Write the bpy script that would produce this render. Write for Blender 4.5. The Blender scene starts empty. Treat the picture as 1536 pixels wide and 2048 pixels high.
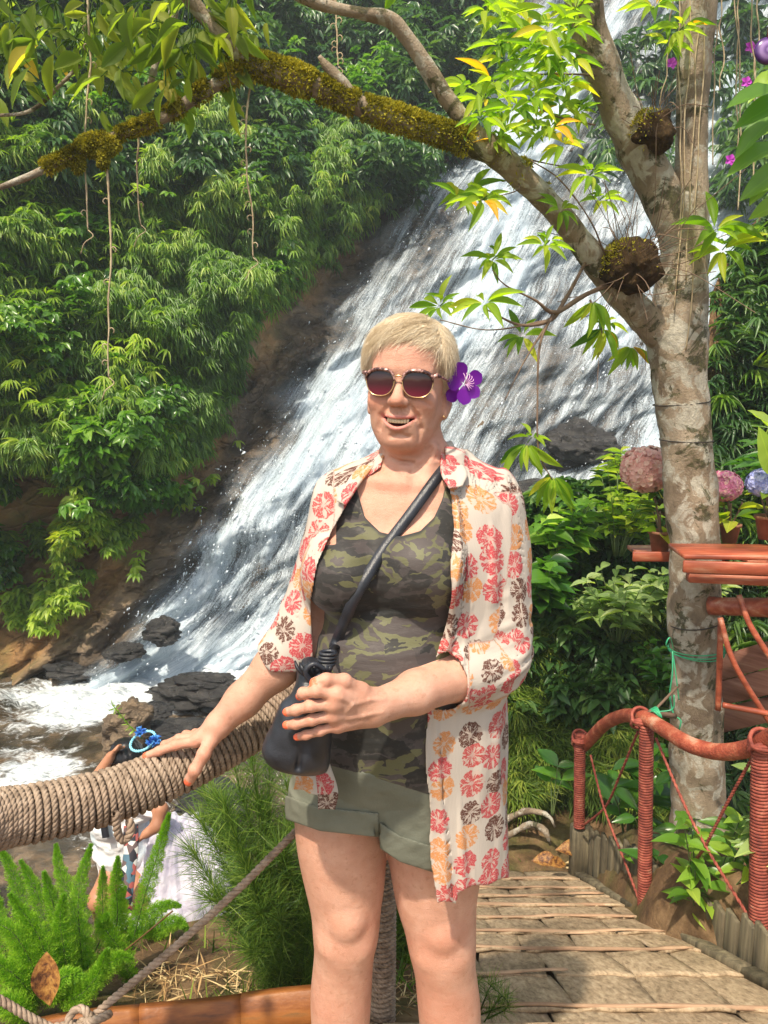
import bpy, math, random
import numpy as np
from mathutils import Vector, Matrix, Quaternion
random.seed(7)
R = math.radians
SC = bpy.context.scene
COL = SC.collection

# ---------------------------------------------------------------- camera, sky, sun, exposure
F = 1480.0                      # focal length in photograph pixels (1536 x 2048)
TH = math.atan((1024 - 795) / F)
CAMZ = 1.5
cam_data = bpy.data.cameras.new('camera')
cam = bpy.data.objects.new('camera', cam_data)
COL.objects.link(cam)
cam.location = (0, 0, CAMZ)
cam.rotation_euler = (math.pi / 2 - TH, 0, 0)
cam_data.sensor_fit = 'VERTICAL'
cam_data.sensor_height = 24.0
cam_data.lens = 24.0 * F / 2048
cam_data.clip_start = 0.05
cam_data.clip_end = 500
SC.camera = cam

SUN_DIR = Vector((-0.22, -0.46, 0.86)).normalized()
world = bpy.data.worlds.new('World')
SC.world = world
world.use_nodes = True
wn = world.node_tree
wn.nodes.clear()
sky = wn.nodes.new('ShaderNodeTexSky')
sky.sky_type = 'NISHITA'
sky.sun_disc = False
sky.sun_elevation = math.asin(SUN_DIR.z)
sky.sun_rotation = math.atan2(SUN_DIR.x, SUN_DIR.y)
sky.air_density = 1.0
sky.dust_density = 2.5
bg = wn.nodes.new('ShaderNodeBackground')
bg.inputs[1].default_value = 0.15
wo = wn.nodes.new('ShaderNodeOutputWorld')
tint = wn.nodes.new('ShaderNodeMix'); tint.data_type = 'RGBA'; tint.blend_type = 'MULTIPLY'
tint.inputs[0].default_value = 1.0; tint.inputs[7].default_value = (1.0, .94, .80, 1)
wn.links.new(sky.outputs[0], tint.inputs[6]); wn.links.new(tint.outputs[2], bg.inputs[0])
wn.links.new(bg.outputs[0], wo.inputs[0])
sun_data = bpy.data.lights.new('sun', 'SUN')
sun_data.energy = 3.4
sun_data.angle = R(1.6)
sun_data.color = (1.0, 0.90, 0.74)
sun = bpy.data.objects.new('sun', sun_data)
COL.objects.link(sun)
sun.rotation_euler = SUN_DIR.to_track_quat('Z', 'Y').to_euler()
sun.location = (-5, -3, 12)
SC.view_settings.view_transform = 'Standard'
SC.view_settings.look = 'None'
SC.view_settings.exposure = 0.92
SC.view_settings.gamma = 1.0
SC.cycles.max_bounces = 8
SC.cycles.diffuse_bounces = 4
SC.cycles.transparent_max_bounces = 24
SC.cycles.caustics_reflective = False
SC.cycles.caustics_refractive = False

# ---------------------------------------------------------------- helpers
_f = np.array([0, math.cos(TH), -math.sin(TH)])
_u = np.array([0, math.sin(TH), math.cos(TH)])
_r = np.array([1.0, 0, 0])

def P(px, py, Y):
    """world point seen at photograph pixel (px, py), standing at world depth Y"""
    px = np.asarray(px, float); py = np.asarray(py, float); Y = np.asarray(Y, float)
    d = ((px - 768) / F)[..., None] * _r + ((1024 - py) / F)[..., None] * _u + _f
    t = Y / d[..., 1]
    o = d * t[..., None]
    o[..., 2] += CAMZ
    return o

def V(px, py, Y):
    return P(px, py, Y).reshape(3)

def proj(p):
    """photograph pixel of world points"""
    p = np.asarray(p, float) - np.array([0, 0, CAMZ])
    d = p @ _f
    return 768 + F * (p[..., 0]) / d, 1024 - F * (p @ _u) / d

rng = np.random.default_rng(11)

def _hash(ix, iy, iz, s):
    n = (ix * 374761393 + iy * 668265263 + iz * 2147483647 + s * 1274126177) & 0xffffffff
    n = ((n ^ (n >> 13)) * 1274126177) & 0xffffffff
    n = n ^ (n >> 16)
    return (n & 0xffffff) / float(0xffffff) * 2 - 1

def vnoise(p, s=0):
    p = np.asarray(p, float)
    i = np.floor(p).astype(np.int64); f = p - i
    f = f * f * (3 - 2 * f)
    x, y, z = i[..., 0], i[..., 1], i[..., 2]
    fx, fy, fz = f[..., 0], f[..., 1], f[..., 2]
    c = 0
    for dx in (0, 1):
        wx = fx if dx else 1 - fx
        for dy in (0, 1):
            wy = fy if dy else 1 - fy
            for dz in (0, 1):
                wz = fz if dz else 1 - fz
                c = c + wx * wy * wz * _hash(x + dx, y + dy, z + dz, s)
    return c

def fbm(p, octv=4, s=0, gain=0.5):
    p = np.asarray(p, float)
    a, t, q = 1.0, 0, p
    for k in range(octv):
        t = t + a * vnoise(q, s + k * 17)
        q = q * 2.03 + 3.1
        a *= gain
    return t

def sstep(a, b, x):
    t = np.clip((x - a) / (b - a), 0, 1)
    return t * t * (3 - 2 * t)

def unit(v):
    return v / np.maximum(np.linalg.norm(v, axis=-1, keepdims=True), 1e-9)

def mesh_np(name, verts, faces, mats=None, smooth=True, attrs=None, uv=None, midx=None):
    """faces: (n,3) or (n,4) array, or list of such arrays"""
    verts = np.asarray(verts, np.float32)
    if not isinstance(faces, (list, tuple)):
        faces = [faces]
    faces = [np.asarray(f, np.int64) for f in faces if len(f)]
    me = bpy.data.meshes.new(name)
    me.vertices.add(len(verts))
    me.vertices.foreach_set('co', verts.ravel())
    tot = sum(f.size for f in faces)
    nf = sum(len(f) for f in faces)
    li = np.concatenate([f.ravel() for f in faces]).astype(np.int32)
    sizes = np.concatenate([np.full(len(f), f.shape[1], np.int32) for f in faces])
    starts = np.concatenate([[0], np.cumsum(sizes)[:-1]]).astype(np.int32)
    me.loops.add(tot)
    me.loops.foreach_set('vertex_index', li)
    me.polygons.add(nf)
    me.polygons.foreach_set('loop_start', starts)
    me.polygons.foreach_set('loop_total', sizes)
    if smooth:
        me.polygons.foreach_set('use_smooth', np.ones(nf, bool))
    if midx is not None:
        me.polygons.foreach_set('material_index', np.asarray(midx, np.int32))
    if attrs:
        for k, a in attrs.items():
            a = np.asarray(a, np.float32)
            if a.ndim == 1:
                at = me.attributes.new(k, 'FLOAT', 'POINT'); at.data.foreach_set('value', a)
            else:
                at = me.attributes.new(k, 'FLOAT_VECTOR', 'POINT'); at.data.foreach_set('vector', a[:, :3].ravel())
    me.update(calc_edges=True)
    me.validate()
    for m in (mats if isinstance(mats, (list, tuple)) else [mats]):
        if m is not None:
            me.materials.append(m)
    return me

def link(name, me, parent=None, label=None, cat=None, group=None, kind=None, loc=None):
    o = bpy.data.objects.new(name, me)
    COL.objects.link(o)
    if parent is not None:
        o.parent = parent
    if loc is not None:
        o.location = loc
    if label: o['label'] = label
    if cat: o['category'] = cat
    if group: o['group'] = group
    if kind: o['kind'] = kind
    return o

def empty(name, loc, label, cat, group=None, kind=None):
    o = link(name, None, None, label, cat, group, kind)
    o.location = loc
    o.empty_display_size = 0.1
    return o

def adopt(root, o):
    """parent a part built in world coordinates to its thing"""
    o.parent = root
    o.matrix_parent_inverse = Matrix.Translation(-Vector(root.location))
    return o

class MB:
    """collects geometry for ONE mesh"""
    def __init__(s):
        s.v, s.q, s.t, s.n, s.a = [], [], [], 0, {}
    def add(s, v, faces, **attrs):
        v = np.asarray(v, float); f = np.asarray(faces)
        (s.q if f.shape[1] == 4 else s.t).append(f + s.n)
        s.v.append(v)
        for k, a in attrs.items():
            s.a.setdefault(k, []).append(np.broadcast_to(np.asarray(a, float), (len(v),) + np.shape(a)[1:] if np.ndim(a) else (len(v),)))
        s.n += len(v)
        return s
    def mesh(s, name, mat, smooth=True):
        fs = []
        if s.q: fs.append(np.concatenate(s.q))
        if s.t: fs.append(np.concatenate(s.t))
        at = {k: np.concatenate(a) for k, a in s.a.items()}
        return mesh_np(name, np.concatenate(s.v), fs, mat, smooth, at)
    def obj(s, name, mat, root=None, smooth=True, **kw):
        o = link(name, s.mesh(name, mat, smooth), **kw)
        if root is not None: adopt(root, o)
        return o

def crv(pts, n):
    """Catmull-Rom resample of points (rows may hold extra columns such as a radius)"""
    p = np.asarray(pts, float)
    if len(p) == 2:
        t = np.linspace(0, 1, n)[:, None]
        return p[0] * (1 - t) + p[1] * t
    q = np.vstack([2 * p[0] - p[1], p, 2 * p[-1] - p[-2]])
    d = np.r_[0, np.cumsum(np.linalg.norm(np.diff(p[:, :3], axis=0), axis=1))]
    s = np.linspace(0, d[-1], n)
    k = np.clip(np.searchsorted(d, s, 'right') - 1, 0, len(p) - 2)
    t = ((s - d[k]) / np.maximum(d[k + 1] - d[k], 1e-9))[:, None]
    a, b, c, e = q[k], q[k + 1], q[k + 2], q[k + 3]
    return 0.5 * (2 * b + (c - a) * t + (2 * a - 5 * b + 4 * c - e) * t ** 2 + (3 * b - a - 3 * c + e) * t ** 3)

def frames(p):
    t = unit(np.gradient(p, axis=0))
    n0 = np.cross(t[0], [0, 0, 1.0])
    if np.linalg.norm(n0) < 0.1: n0 = np.cross(t[0], [1.0, 0, 0])
    n0 = n0 / np.linalg.norm(n0)
    N = [n0]
    for i in range(1, len(p)):
        n = N[-1] - t[i] * np.dot(N[-1], t[i])
        N.append(n / max(np.linalg.norm(n), 1e-9))
    N = np.array(N)
    return t, N, np.cross(t, N)

def tube(path, rad, sides=8, noise=0.0, nscale=8.0, seed=0, cap=True, sq=None):
    """tube along a path; returns verts, quads, tris, uv-like (along, around)"""
    p = np.asarray(path, float)[:, :3]
    n = len(p)
    rad = np.broadcast_to(np.asarray(rad, float), (n,))
    t, N, B = frames(p)
    a = np.linspace(0, 2 * np.pi, sides, endpoint=False)
    rr = rad[:, None] * np.ones(sides)
    ca, sa = np.cos(a), np.sin(a)
    if sq: sa = sa * sq
    off = N[:, None] * (ca)[None, :, None] + B[:, None] * (sa)[None, :, None]
    v = p[:, None] + off * rr[..., None]
    if noise:
        v = v + off * (rr * noise * fbm(v * nscale, 4, seed))[..., None]
    v = v.reshape(-1, 3)
    i = np.arange(n - 1)[:, None] * sides; j = np.arange(sides)[None]; j2 = (j + 1) % sides
    f = np.stack([i + j, i + j2, i + sides + j2, i + sides + j], -1).reshape(-1, 4)
    if cap:
        v = np.vstack([v, p[0], p[-1]])
        j = np.arange(sides); j2 = (j + 1) % sides
        c0, c1 = n * sides, n * sides + 1
        tri = np.concatenate([np.stack([j2, j, np.full(sides, c0)], 1),
                              np.stack([(n - 1) * sides + j, (n - 1) * sides + j2, np.full(sides, c1)], 1)])
    else:
        tri = np.zeros((0, 3), int)
    return v, f, tri

def add_tube(mb, path, rad, sides=8, **kw):
    attrs = kw.pop('attrs', {})
    v, f, t = tube(path, rad, sides, **kw)
    mb.add(v, f, **attrs)
    if len(t):
        mb.t.append(t + mb.n - len(v))
    return mb

def add_box(mb, c, s, rot=None, bevel=0.0, **attrs):
    """box centre c, half sizes s, optional 3x3 rotation; bevelled edges"""
    s = np.asarray(s, float)
    b = min(bevel, s.min() * 0.45)
    V_, Fq, Ft = [], [], []
    if b <= 0:
        V_ = np.array([[x, y, z] for x in (-1, 1) for y in (-1, 1) for z in (-1, 1)]) * s
        q = np.array([[0, 1, 3, 2], [4, 6, 7, 5], [0, 4, 5, 1], [2, 3, 7, 6], [0, 2, 6, 4], [1, 5, 7, 3]])
        tr = np.zeros((0, 3), int)
    else:
        pts, idx = [], {}
        for sx in (-1, 1):
            for sy in (-1, 1):
                for sz in (-1, 1):
                    for ax in range(3):
                        v = np.array([sx, sy, sz]) * (s - b)
                        v[ax] = (sx, sy, sz)[ax] * s[ax]
                        idx[(sx, sy, sz, ax)] = len(pts); pts.append(v)
        V_ = np.array(pts); q = []; tr = []
        for ax in range(3):
            o = [k for k in range(3) if k != ax]
            for sg in (-1, 1):
                ring = []
                for (u, w) in ((-1, -1), (1, -1), (1, 1), (-1, 1)):
                    k = [0, 0, 0]; k[ax] = sg; k[o[0]] = u; k[o[1]] = w
                    ring.append(idx[(*k, ax)])
                if (sg > 0) != (ax != 1): ring = ring[::-1]
                q.append(ring)
        for ax in range(3):          # edges along ax
            o = [k for k in range(3) if k != ax]
            for u in (-1, 1):
                for w in (-1, 1):
                    k0 = [0, 0, 0]; k0[o[0]] = u; k0[o[1]] = w
                    a0 = list(k0); a0[ax] = -1; a1 = list(k0); a1[ax] = 1
                    ring = [idx[(*a0, o[0])], idx[(*a1, o[0])], idx[(*a1, o[1])], idx[(*a0, o[1])]]
                    q.append(ring)
        for sx in (-1, 1):
            for sy in (-1, 1):
                for sz in (-1, 1):
                    tr.append([idx[(sx, sy, sz, k)] for k in range(3)])
        q = np.array(q); tr = np.array(tr)
        # consistent outward winding
        def fix(f):
            c0 = V_[f].mean(1); n = np.cross(V_[f[:, 1]] - V_[f[:, 0]], V_[f[:, 2]] - V_[f[:, 0]])
            bad = (n * c0).sum(1) < 0
            f[bad] = f[bad][:, ::-1]; return f
        q = fix(q); tr = fix(tr)
    if rot is not None: V_ = V_ @ np.asarray(rot).T
    V_ = V_ + np.asarray(c, float)
    mb.add(V_, q, **attrs)
    if len(tr): mb.t.append(tr + mb.n - len(V_))
    return mb

def rot_to(d, up=(0, 0, 1)):
    """3x3 whose columns are x=d, y, z~up"""
    x = np.asarray(d, float); x = x / np.linalg.norm(x)
    u = np.asarray(up, float)
    y = np.cross(u, x); y = y / np.linalg.norm(y)
    z = np.cross(x, y)
    return np.stack([x, y, z], 1)

def grid_faces(nu, nv):
    i = np.arange(nu - 1)[:, None] * nv; j = np.arange(nv - 1)[None]
    return np.stack([i + j, i + j + 1, i + nv + j + 1, i + nv + j], -1).reshape(-1, 4)

# leaves -----------------------------------------------------------------
def leaf_template(seg=4, droop=0.25, fold=0.12, wpos=0.4, taper=1.0, wave=0.0):
    """leaf of length 1 along +x, width 1 along y, normal +z"""
    t = np.linspace(0, 1, seg + 1)
    w = np.sin(np.pi * np.clip(t, 0, 1) ** (math.log(0.5) / math.log(wpos))) ** taper * 0.5
    z = -droop * t ** 1.8
    v, f = [], []
    v.append([0, 0, 0])
    for k in range(1, seg):
        zz = z[k] + wave * math.sin(k * 2.4)
        v += [[t[k], -w[k], zz + fold * w[k] * 2], [t[k], 0, zz], [t[k], w[k], zz + fold * w[k] * 2]]
    v.append([1, 0, z[-1]])
    v = np.array(v, float)
    q, tr = [], []
    tr += [[0, 1, 2], [0, 2, 3]]
    for k in range(1, seg - 1):
        a = 1 + (k - 1) * 3; b = a + 3
        q += [[a, b, b + 1, a + 1], [a + 1, b + 1, b + 2, a + 2]]
    a = 1 + (seg - 2) * 3; e = len(v) - 1
    tr += [[a, e, a + 1], [a + 1, e, a + 2]]
    return v, np.array(q).reshape(-1, 4), np.array(tr)

def scatter_leaves(mb, pos, dirs, nrm, length, width, tmpl, rnd=None):
    """place one leaf template at many points (numpy only)"""
    tv, tq, tt = tmpl
    pos = np.asarray(pos, float); n = len(pos)
    x = unit(np.asarray(dirs, float)); y = unit(np.cross(nrm, x)); z = np.cross(x, y)
    L = np.broadcast_to(length, (n,)); Wd = np.broadcast_to(width, (n,))
    v = (pos[:, None] + x[:, None] * (tv[None, :, 0:1] * L[:, None, None]) + y[:, None] * (tv[None, :, 1:2] * Wd[:, None, None])
         + z[:, None] * (tv[None, :, 2:3] * L[:, None, None]))
    k = len(tv)
    off = (np.arange(n) * k)[:, None, None]
    rnd = rng.random(n) if rnd is None else np.asarray(rnd)
    at = {'rnd': np.repeat(rnd, k), 'lu': np.tile(tv[:, 0], n), 'lv': np.tile(tv[:, 1], n)}
    base = mb.n
    mb.v.append(v.reshape(-1, 3)); mb.n += n * k
    for kk, a in at.items(): mb.a.setdefault(kk, []).append(a)
    if len(tq): mb.q.append((tq[None] + off).reshape(-1, 4) + base)
    mb.t.append((tt[None] + off).reshape(-1, 3) + base)
    return mb

def sprig(n, spread=1.0, droop=0.35, seed=0):
    """a fan of n leaf directions drooping from one twig tip; returns local dirs, normals, base offsets, lengths"""
    r = np.random.default_rng(seed)
    a = np.linspace(-1, 1, n) * spread + r.normal(0, .12, n)
    d = np.stack([np.cos(a), np.sin(a), -droop + r.normal(0, .18, n)], 1)
    nm = np.stack([0.25 * np.cos(a), 0.25 * np.sin(a), np.ones(n)], 1) + r.normal(0, .15, (n, 3))
    return unit(d), unit(nm)

def scatter_sprigs(mb, pos, heading, nleaf, L, Wd, tmpl, spread=1.0, droop=0.35, kinds=5, stem=0.0, rnd=None):
    """each position gets a sprig; heading = unit vectors (outward and down)"""
    n = len(pos)
    pick = rng.integers(0, kinds, n)
    x = unit(heading)
    up = np.tile([0, 0, 1.0], (n, 1)) + rng.normal(0, .15, (n, 3))
    y = unit(np.cross(up, x)); z = np.cross(x, y)
    if rnd is None: rnd = rng.random(n)
    for k in range(kinds):
        d, nm = sprig(nleaf, spread, droop, 100 + k)
        m = np.where(pick == k)[0]
        if not len(m): continue
        D = d[None, :, 0:1] * x[m][:, None] + d[None, :, 1:2] * y[m][:, None] + d[None, :, 2:3] * z[m][:, None]
        N = nm[None, :, 0:1] * x[m][:, None] + nm[None, :, 1:2] * y[m][:, None] + nm[None, :, 2:3] * z[m][:, None]
        p = np.repeat(pos[m][:, None], nleaf, 1)
        if stem:
            p = p + x[m][:, None] * (np.linspace(0, 1, nleaf)[None, :, None] * stem)
        LL = np.broadcast_to(L, (n,))[m][:, None] * rng.uniform(.7, 1.15, (len(m), nleaf))
        WW = LL * (Wd)
        rr = np.clip(rnd[m][:, None] + rng.normal(0, .1, (len(m), nleaf)), 0, 1)
        scatter_leaves(mb, p.reshape(-1, 3), D.reshape(-1, 3), N.reshape(-1, 3), LL.ravel(), WW.ravel(), tmpl, rr.ravel())
    return mb

# materials ----------------------------------------------------------------
class NT:
    def __init__(s, name):
        s.m = bpy.data.materials.new(name); s.m.use_nodes = True
        s.t = s.m.node_tree; s.t.nodes.clear()
        s.out = s.t.nodes.new('ShaderNodeOutputMaterial')
    def n(s, typ, ins=None, **props):
        nd = s.t.nodes.new('ShaderNode' + typ)
        for k, v in props.items(): setattr(nd, k, v)
        if ins:
            for k, v in ins.items(): s.set(nd, k, v)
        return nd
    def set(s, nd, k, v):
        sock = nd.inputs[k]
        if hasattr(v, 'is_output') or isinstance(v, bpy.types.NodeSocket): s.t.links.new(v, sock)
        elif isinstance(v, bpy.types.Node): s.t.links.new(v.outputs[0], sock)
        else:
            if sock.type == 'RGBA' and len(v) == 3: v = (*v, 1)
            sock.default_value = v
    def attr(s, name): return s.n('Attribute', attribute_name=name)
    def math(s, op, a, b=None, c=None, clamp=False):
        nd = s.n('Math', operation=op, use_clamp=clamp)
        s.set(nd, 0, a)
        if b is not None: s.set(nd, 1, b)
        if c is not None: s.set(nd, 2, c)
        return nd.outputs[0]
    def vmath(s, op, a, b=None, sc=None):
        nd = s.n('VectorMath', operation=op)
        s.set(nd, 0, a)
        if b is not None: s.set(nd, 1, b)
        if sc is not None: s.set(nd, 'Scale', sc)
        return nd.outputs[0] if op not in ('LENGTH', 'DISTANCE', 'DOT_PRODUCT') else nd.outputs[1]
    def noise(s, vec=None, scale=5, detail=4, rough=.55, dist=0, dim='3D', fac=True):
        nd = s.n('TexNoise', noise_dimensions=dim)
        if vec is not None: s.set(nd, 'Vector', vec)
        nd.inputs['Scale'].default_value = scale; nd.inputs['Detail'].default_value = detail
        nd.inputs['Roughness'].default_value = rough; nd.inputs['Distortion'].default_value = dist
        return nd.outputs[0] if fac else nd.outputs[1]
    def vor(s, vec=None, scale=5, feature='F1', rand=1, dim='3D'):
        nd = s.n('TexVoronoi', feature=feature, voronoi_dimensions=dim)
        if vec is not None: s.set(nd, 'Vector', vec)
        nd.inputs['Scale'].default_value = scale; nd.inputs['Randomness'].default_value = rand
        return nd
    def ramp(s, fac, stops, interp='LINEAR'):
        nd = s.n('ValToRGB'); cr = nd.color_ramp; cr.interpolation = interp
        while len(cr.elements) < len(stops): cr.elements.new(0.5)
        for e, (p, c) in zip(cr.elements, stops):
            e.position = p
            e.color = (c, c, c, 1) if isinstance(c, (int, float)) else (*c, 1)
        s.set(nd, 0, fac)
        return nd.outputs[0]
    def mix(s, f, a, b, blend='MIX'):
        nd = s.n('Mix', data_type='RGBA', blend_type=blend)
        s.set(nd, 0, f); s.set(nd, 6, a); s.set(nd, 7, b)
        return nd.outputs[2]
    def bump(s, h, strength=.3, dist=.01, normal=None):
        nd = s.n('Bump'); s.set(nd, 'Height', h)
        nd.inputs['Strength'].default_value = strength; nd.inputs['Distance'].default_value = dist
        if normal is not None: s.set(nd, 'Normal', normal)
        return nd.outputs[0]
    def bsdf(s, color, rough=.6, normal=None, spec=.5, **ins):
        nd = s.n('BsdfPrincipled')
        s.set(nd, 'Base Color', color); s.set(nd, 'Roughness', rough)
        nd.inputs['Specular IOR Level'].default_value = spec
        if normal is not None: s.set(nd, 'Normal', normal)
        for k, v in ins.items(): s.set(nd, k.replace('_', ' '), v)
        return nd.outputs[0]
    def done(s, sh):
        s.t.links.new(sh, s.out.inputs[0]); return s.m
    def pos(s): return s.n('NewGeometry').outputs[0]
    def obj(s): return s.n('TexCoord').outputs['Object']
    def scale(s, vec, sc):
        return s.vmath('MULTIPLY', vec, sc)

def leaf_mat(name, stops, trans=.45, rough=.45, tcol=None, vein=0.25, spec=.4, bump=.0):
    """stops: colour ramp over the per-leaf random value"""
    m = NT(name)
    a = m.attr('rnd').outputs['Fac']
    c = m.ramp(a, stops)
    n = m.noise(m.pos(), 3.0, 2)
    c = m.mix(m.math('MULTIPLY', n, .5), c, m.mix(1.0, c, (1.5, 1.35, .8), 'MULTIPLY'))
    lv = m.math('ABSOLUTE', m.attr('lv').outputs['Fac'])
    mid = m.ramp(lv, [(0.0, 1.0), (0.045, 0.0)])
    c = m.mix(m.math('MULTIPLY', mid, vein), c, m.mix(1.0, c, (2.0, 1.8, 1.3), 'MULTIPLY'))
    b = m.bsdf(c, rough, spec=spec)
    tr = m.n('BsdfTranslucent'); m.set(tr, 0, m.mix(1.0, c, tcol or (1.9, 2.1, .55), 'MULTIPLY'))
    mx = m.n('MixShader'); m.set(mx, 0, trans); m.set(mx, 1, b); m.set(mx, 2, tr.outputs[0])
    return m.done(mx.outputs[0])
class Field:
    """signed-distance field on a regular grid, blended smoothly, meshed with surface nets"""
    def __init__(s, lo, hi, h):
        s.lo = np.array(lo, float); s.h = h
        s.n = np.ceil((np.array(hi) - s.lo) / h).astype(int) + 1
        s.f = np.full(s.n, .2, np.float32)
    def win(s, lo, hi):
        a = np.clip(np.floor((np.array(lo) - s.lo) / s.h).astype(int), 0, s.n - 1)
        b = np.clip(np.ceil((np.array(hi) - s.lo) / s.h).astype(int) + 1, 1, s.n)
        sl = tuple(slice(x, y) for x, y in zip(a, b))
        ax = [(s.lo[k] + s.h * np.arange(a[k], b[k])).astype(np.float32) for k in range(3)]
        return sl, np.stack(np.meshgrid(*ax, indexing='ij'), -1)
    def op(s, fn, lo, hi, k=.01, mode='add', pad=.03):
        lo = np.array(lo) - k - pad; hi = np.array(hi) + k + pad
        sl, p = s.win(lo, hi)
        if p.size == 0: return s
        b = fn(p).astype(np.float32); a = s.f[sl]
        if mode == 'sub': b = -b; a = -a
        if mode == 'and': a = -a; b = -b
        if mode == 'sub': a = -a; # max(a, -b)
        if mode == 'add':
            h = np.maximum(k - np.abs(a - b), 0) / k
            s.f[sl] = np.minimum(a, b) - h * h * k * .25
        elif mode == 'sub':
            h = np.maximum(k - np.abs(a - b), 0) / k
            s.f[sl] = np.maximum(a, b) + h * h * k * .25
        return s
    def rc(s, a, b, ra, rb, k=.01, mode='add'):
        a = np.asarray(a, float).reshape(3); b = np.asarray(b, float).reshape(3)
        d = b - a; L2 = max(float(d @ d), 1e-12)
        def fn(p):
            t = np.clip(((p - a) @ d) / L2, 0, 1)
            return np.linalg.norm(p - a - t[..., None] * d, axis=-1) - (ra + (rb - ra) * t)
        r = max(ra, rb)
        return s.op(fn, np.minimum(a, b) - r, np.maximum(a, b) + r, k, mode)
    def chain(s, pts, k=.01, mode='add'):
        """pts rows: x y z r"""
        for q, w in zip(pts[:-1], pts[1:]): s.rc(q[:3], w[:3], q[3], w[3], k, mode)
        return s
    def ell(s, c, r, M=None, k=.01, mode='add'):
        c = np.asarray(c, float).reshape(3); r = np.asarray(r, float)
        M = np.eye(3) if M is None else np.asarray(M)
        def fn(p):
            q = (p - c) @ M
            k0 = np.linalg.norm(q / r, axis=-1); k1 = np.linalg.norm(q / (r * r), axis=-1)
            return k0 * (k0 - 1) / np.maximum(k1, 1e-6)
        e = np.sqrt(((M * r) ** 2).sum(1))
        return s.op(fn, c - e, c + e, k, mode)
    def loft(s, rows, k=.02, mode='add', n=2.2):
        """rows: z, cx, cy, rx, ry, yaw(deg) - stacked ellipses"""
        R_ = np.array(sorted([list(r) + [0] * (6 - len(r)) for r in rows]))
        zz = np.linspace(R_[0, 0], R_[-1, 0], 200)
        T = []
        for c in range(1, 6):
            # cubic Hermite through the rows
            z, v = R_[:, 0], R_[:, c]
            mm = np.gradient(v, z)
            j = np.clip(np.searchsorted(z, zz, 'right') - 1, 0, len(z) - 2)
            hh = z[j + 1] - z[j]; t = (zz - z[j]) / hh
            T.append((2*t**3-3*t**2+1)*v[j] + (t**3-2*t**2+t)*hh*mm[j] + (-2*t**3+3*t**2)*v[j+1] + (t**3-t**2)*hh*mm[j+1])
        def fn(p):
            z = p[..., 2]
            cx, cy, rx, ry, yw = [np.interp(z, zz, t) for t in T]
            yw = np.radians(yw); dx, dy = p[..., 0] - cx, p[..., 1] - cy
            u = np.abs(dx * np.cos(yw) + dy * np.sin(yw)); v = np.abs(-dx * np.sin(yw) + dy * np.cos(yw))
            e = ((u / rx) ** n + (v / ry) ** n) ** (1 / n)
            g = np.sqrt((u / rx ** 2) ** 2 + (v / ry ** 2) ** 2) / np.maximum(np.sqrt((u / rx) ** 2 + (v / ry) ** 2), 1e-6)
            d = (e - 1) / np.maximum(g, 1e-6)
            d = np.where(e < 1, (e - 1) * np.minimum(rx, ry), d)
            return np.maximum(d, np.maximum(z - R_[-1, 0], R_[0, 0] - z))
        m = max(R_[:, 3].max(), R_[:, 4].max())
        lo = [R_[:, 1].min() - m, R_[:, 2].min() - m, R_[0, 0]]; hi = [R_[:, 1].max() + m, R_[:, 2].max() + m, R_[-1, 0]]
        return s.op(fn, lo, hi, k, mode)
    def mesh(s, drop_small=0):
        f = s.f; n = f.shape
        ins = f < 0
        act = np.zeros(tuple(x - 1 for x in n), bool)
        c = ins[:-1, :-1, :-1]
        allin = c.copy(); anyin = c.copy()
        for dx in (0, 1):
            for dy in (0, 1):
                for dz in (0, 1):
                    q = ins[dx:n[0] - 1 + dx, dy:n[1] - 1 + dy, dz:n[2] - 1 + dz]
                    allin &= q; anyin |= q
        act = anyin & ~allin
        I = np.argwhere(act)
        idx = np.full(act.shape, -1, np.int32); idx[tuple(I.T)] = np.arange(len(I))
        acc = np.zeros((len(I), 3)); cnt = np.zeros(len(I))
        cor = [(x, y, z) for x in (0, 1) for y in (0, 1) for z in (0, 1)]
        val = {o: f[I[:, 0] + o[0], I[:, 1] + o[1], I[:, 2] + o[2]] for o in cor}
        for a in cor:
            for ax in range(3):
                if a[ax]: continue
                b = list(a); b[ax] = 1; b = tuple(b)
                va, vb = val[a], val[b]
                m = (va < 0) != (vb < 0)
                t = va[m] / (va[m] - vb[m])
                q = np.tile(np.array(a, float), (m.sum(), 1)); q[:, ax] = t
                acc[m] += q; cnt[m] += 1
        v = s.lo + s.h * (I + acc / cnt[:, None])
        quads = []
        for ax in range(3):
            o = [k for k in range(3) if k != ax]
            A = ins; sl0 = [slice(1, -1)] * 3; sl1 = [slice(1, -1)] * 3
            sl0[ax] = slice(0, -1); sl1[ax] = slice(1, None)
            a, b = ins[tuple(sl0)], ins[tuple(sl1)]
            for sg, m in ((1, a & ~b), (-1, ~a & b)):
                E = np.argwhere(m)
                if not len(E): continue
                E = E + np.array([1 if k != ax else 0 for k in range(3)])
                def at(du, dv):
                    q = E.copy(); q[:, o[0]] += du; q[:, o[1]] += dv
                    return idx[q[:, 0], q[:, 1], q[:, 2]]
                qd = np.stack([at(-1, -1), at(0, -1), at(0, 0), at(-1, 0)], 1)
                flip = (sg < 0) != (ax == 1)
                quads.append(qd[:, ::-1] if flip else qd)
        Q = np.concatenate(quads)
        return v, Q
    def sample(s, p):
        g = (np.asarray(p) - s.lo) / s.h
        i = np.clip(g.astype(int), 0, s.n - 2); t = g - i
        r = 0
        for dx in (0, 1):
            for dy in (0, 1):
                for dz in (0, 1):
                    w = np.where(dx, t[:, 0], 1 - t[:, 0]) * np.where(dy, t[:, 1], 1 - t[:, 1]) * np.where(dz, t[:, 2], 1 - t[:, 2])
                    r = r + w * s.f[i[:, 0] + dx, i[:, 1] + dy, i[:, 2] + dz]
        return r

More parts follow.
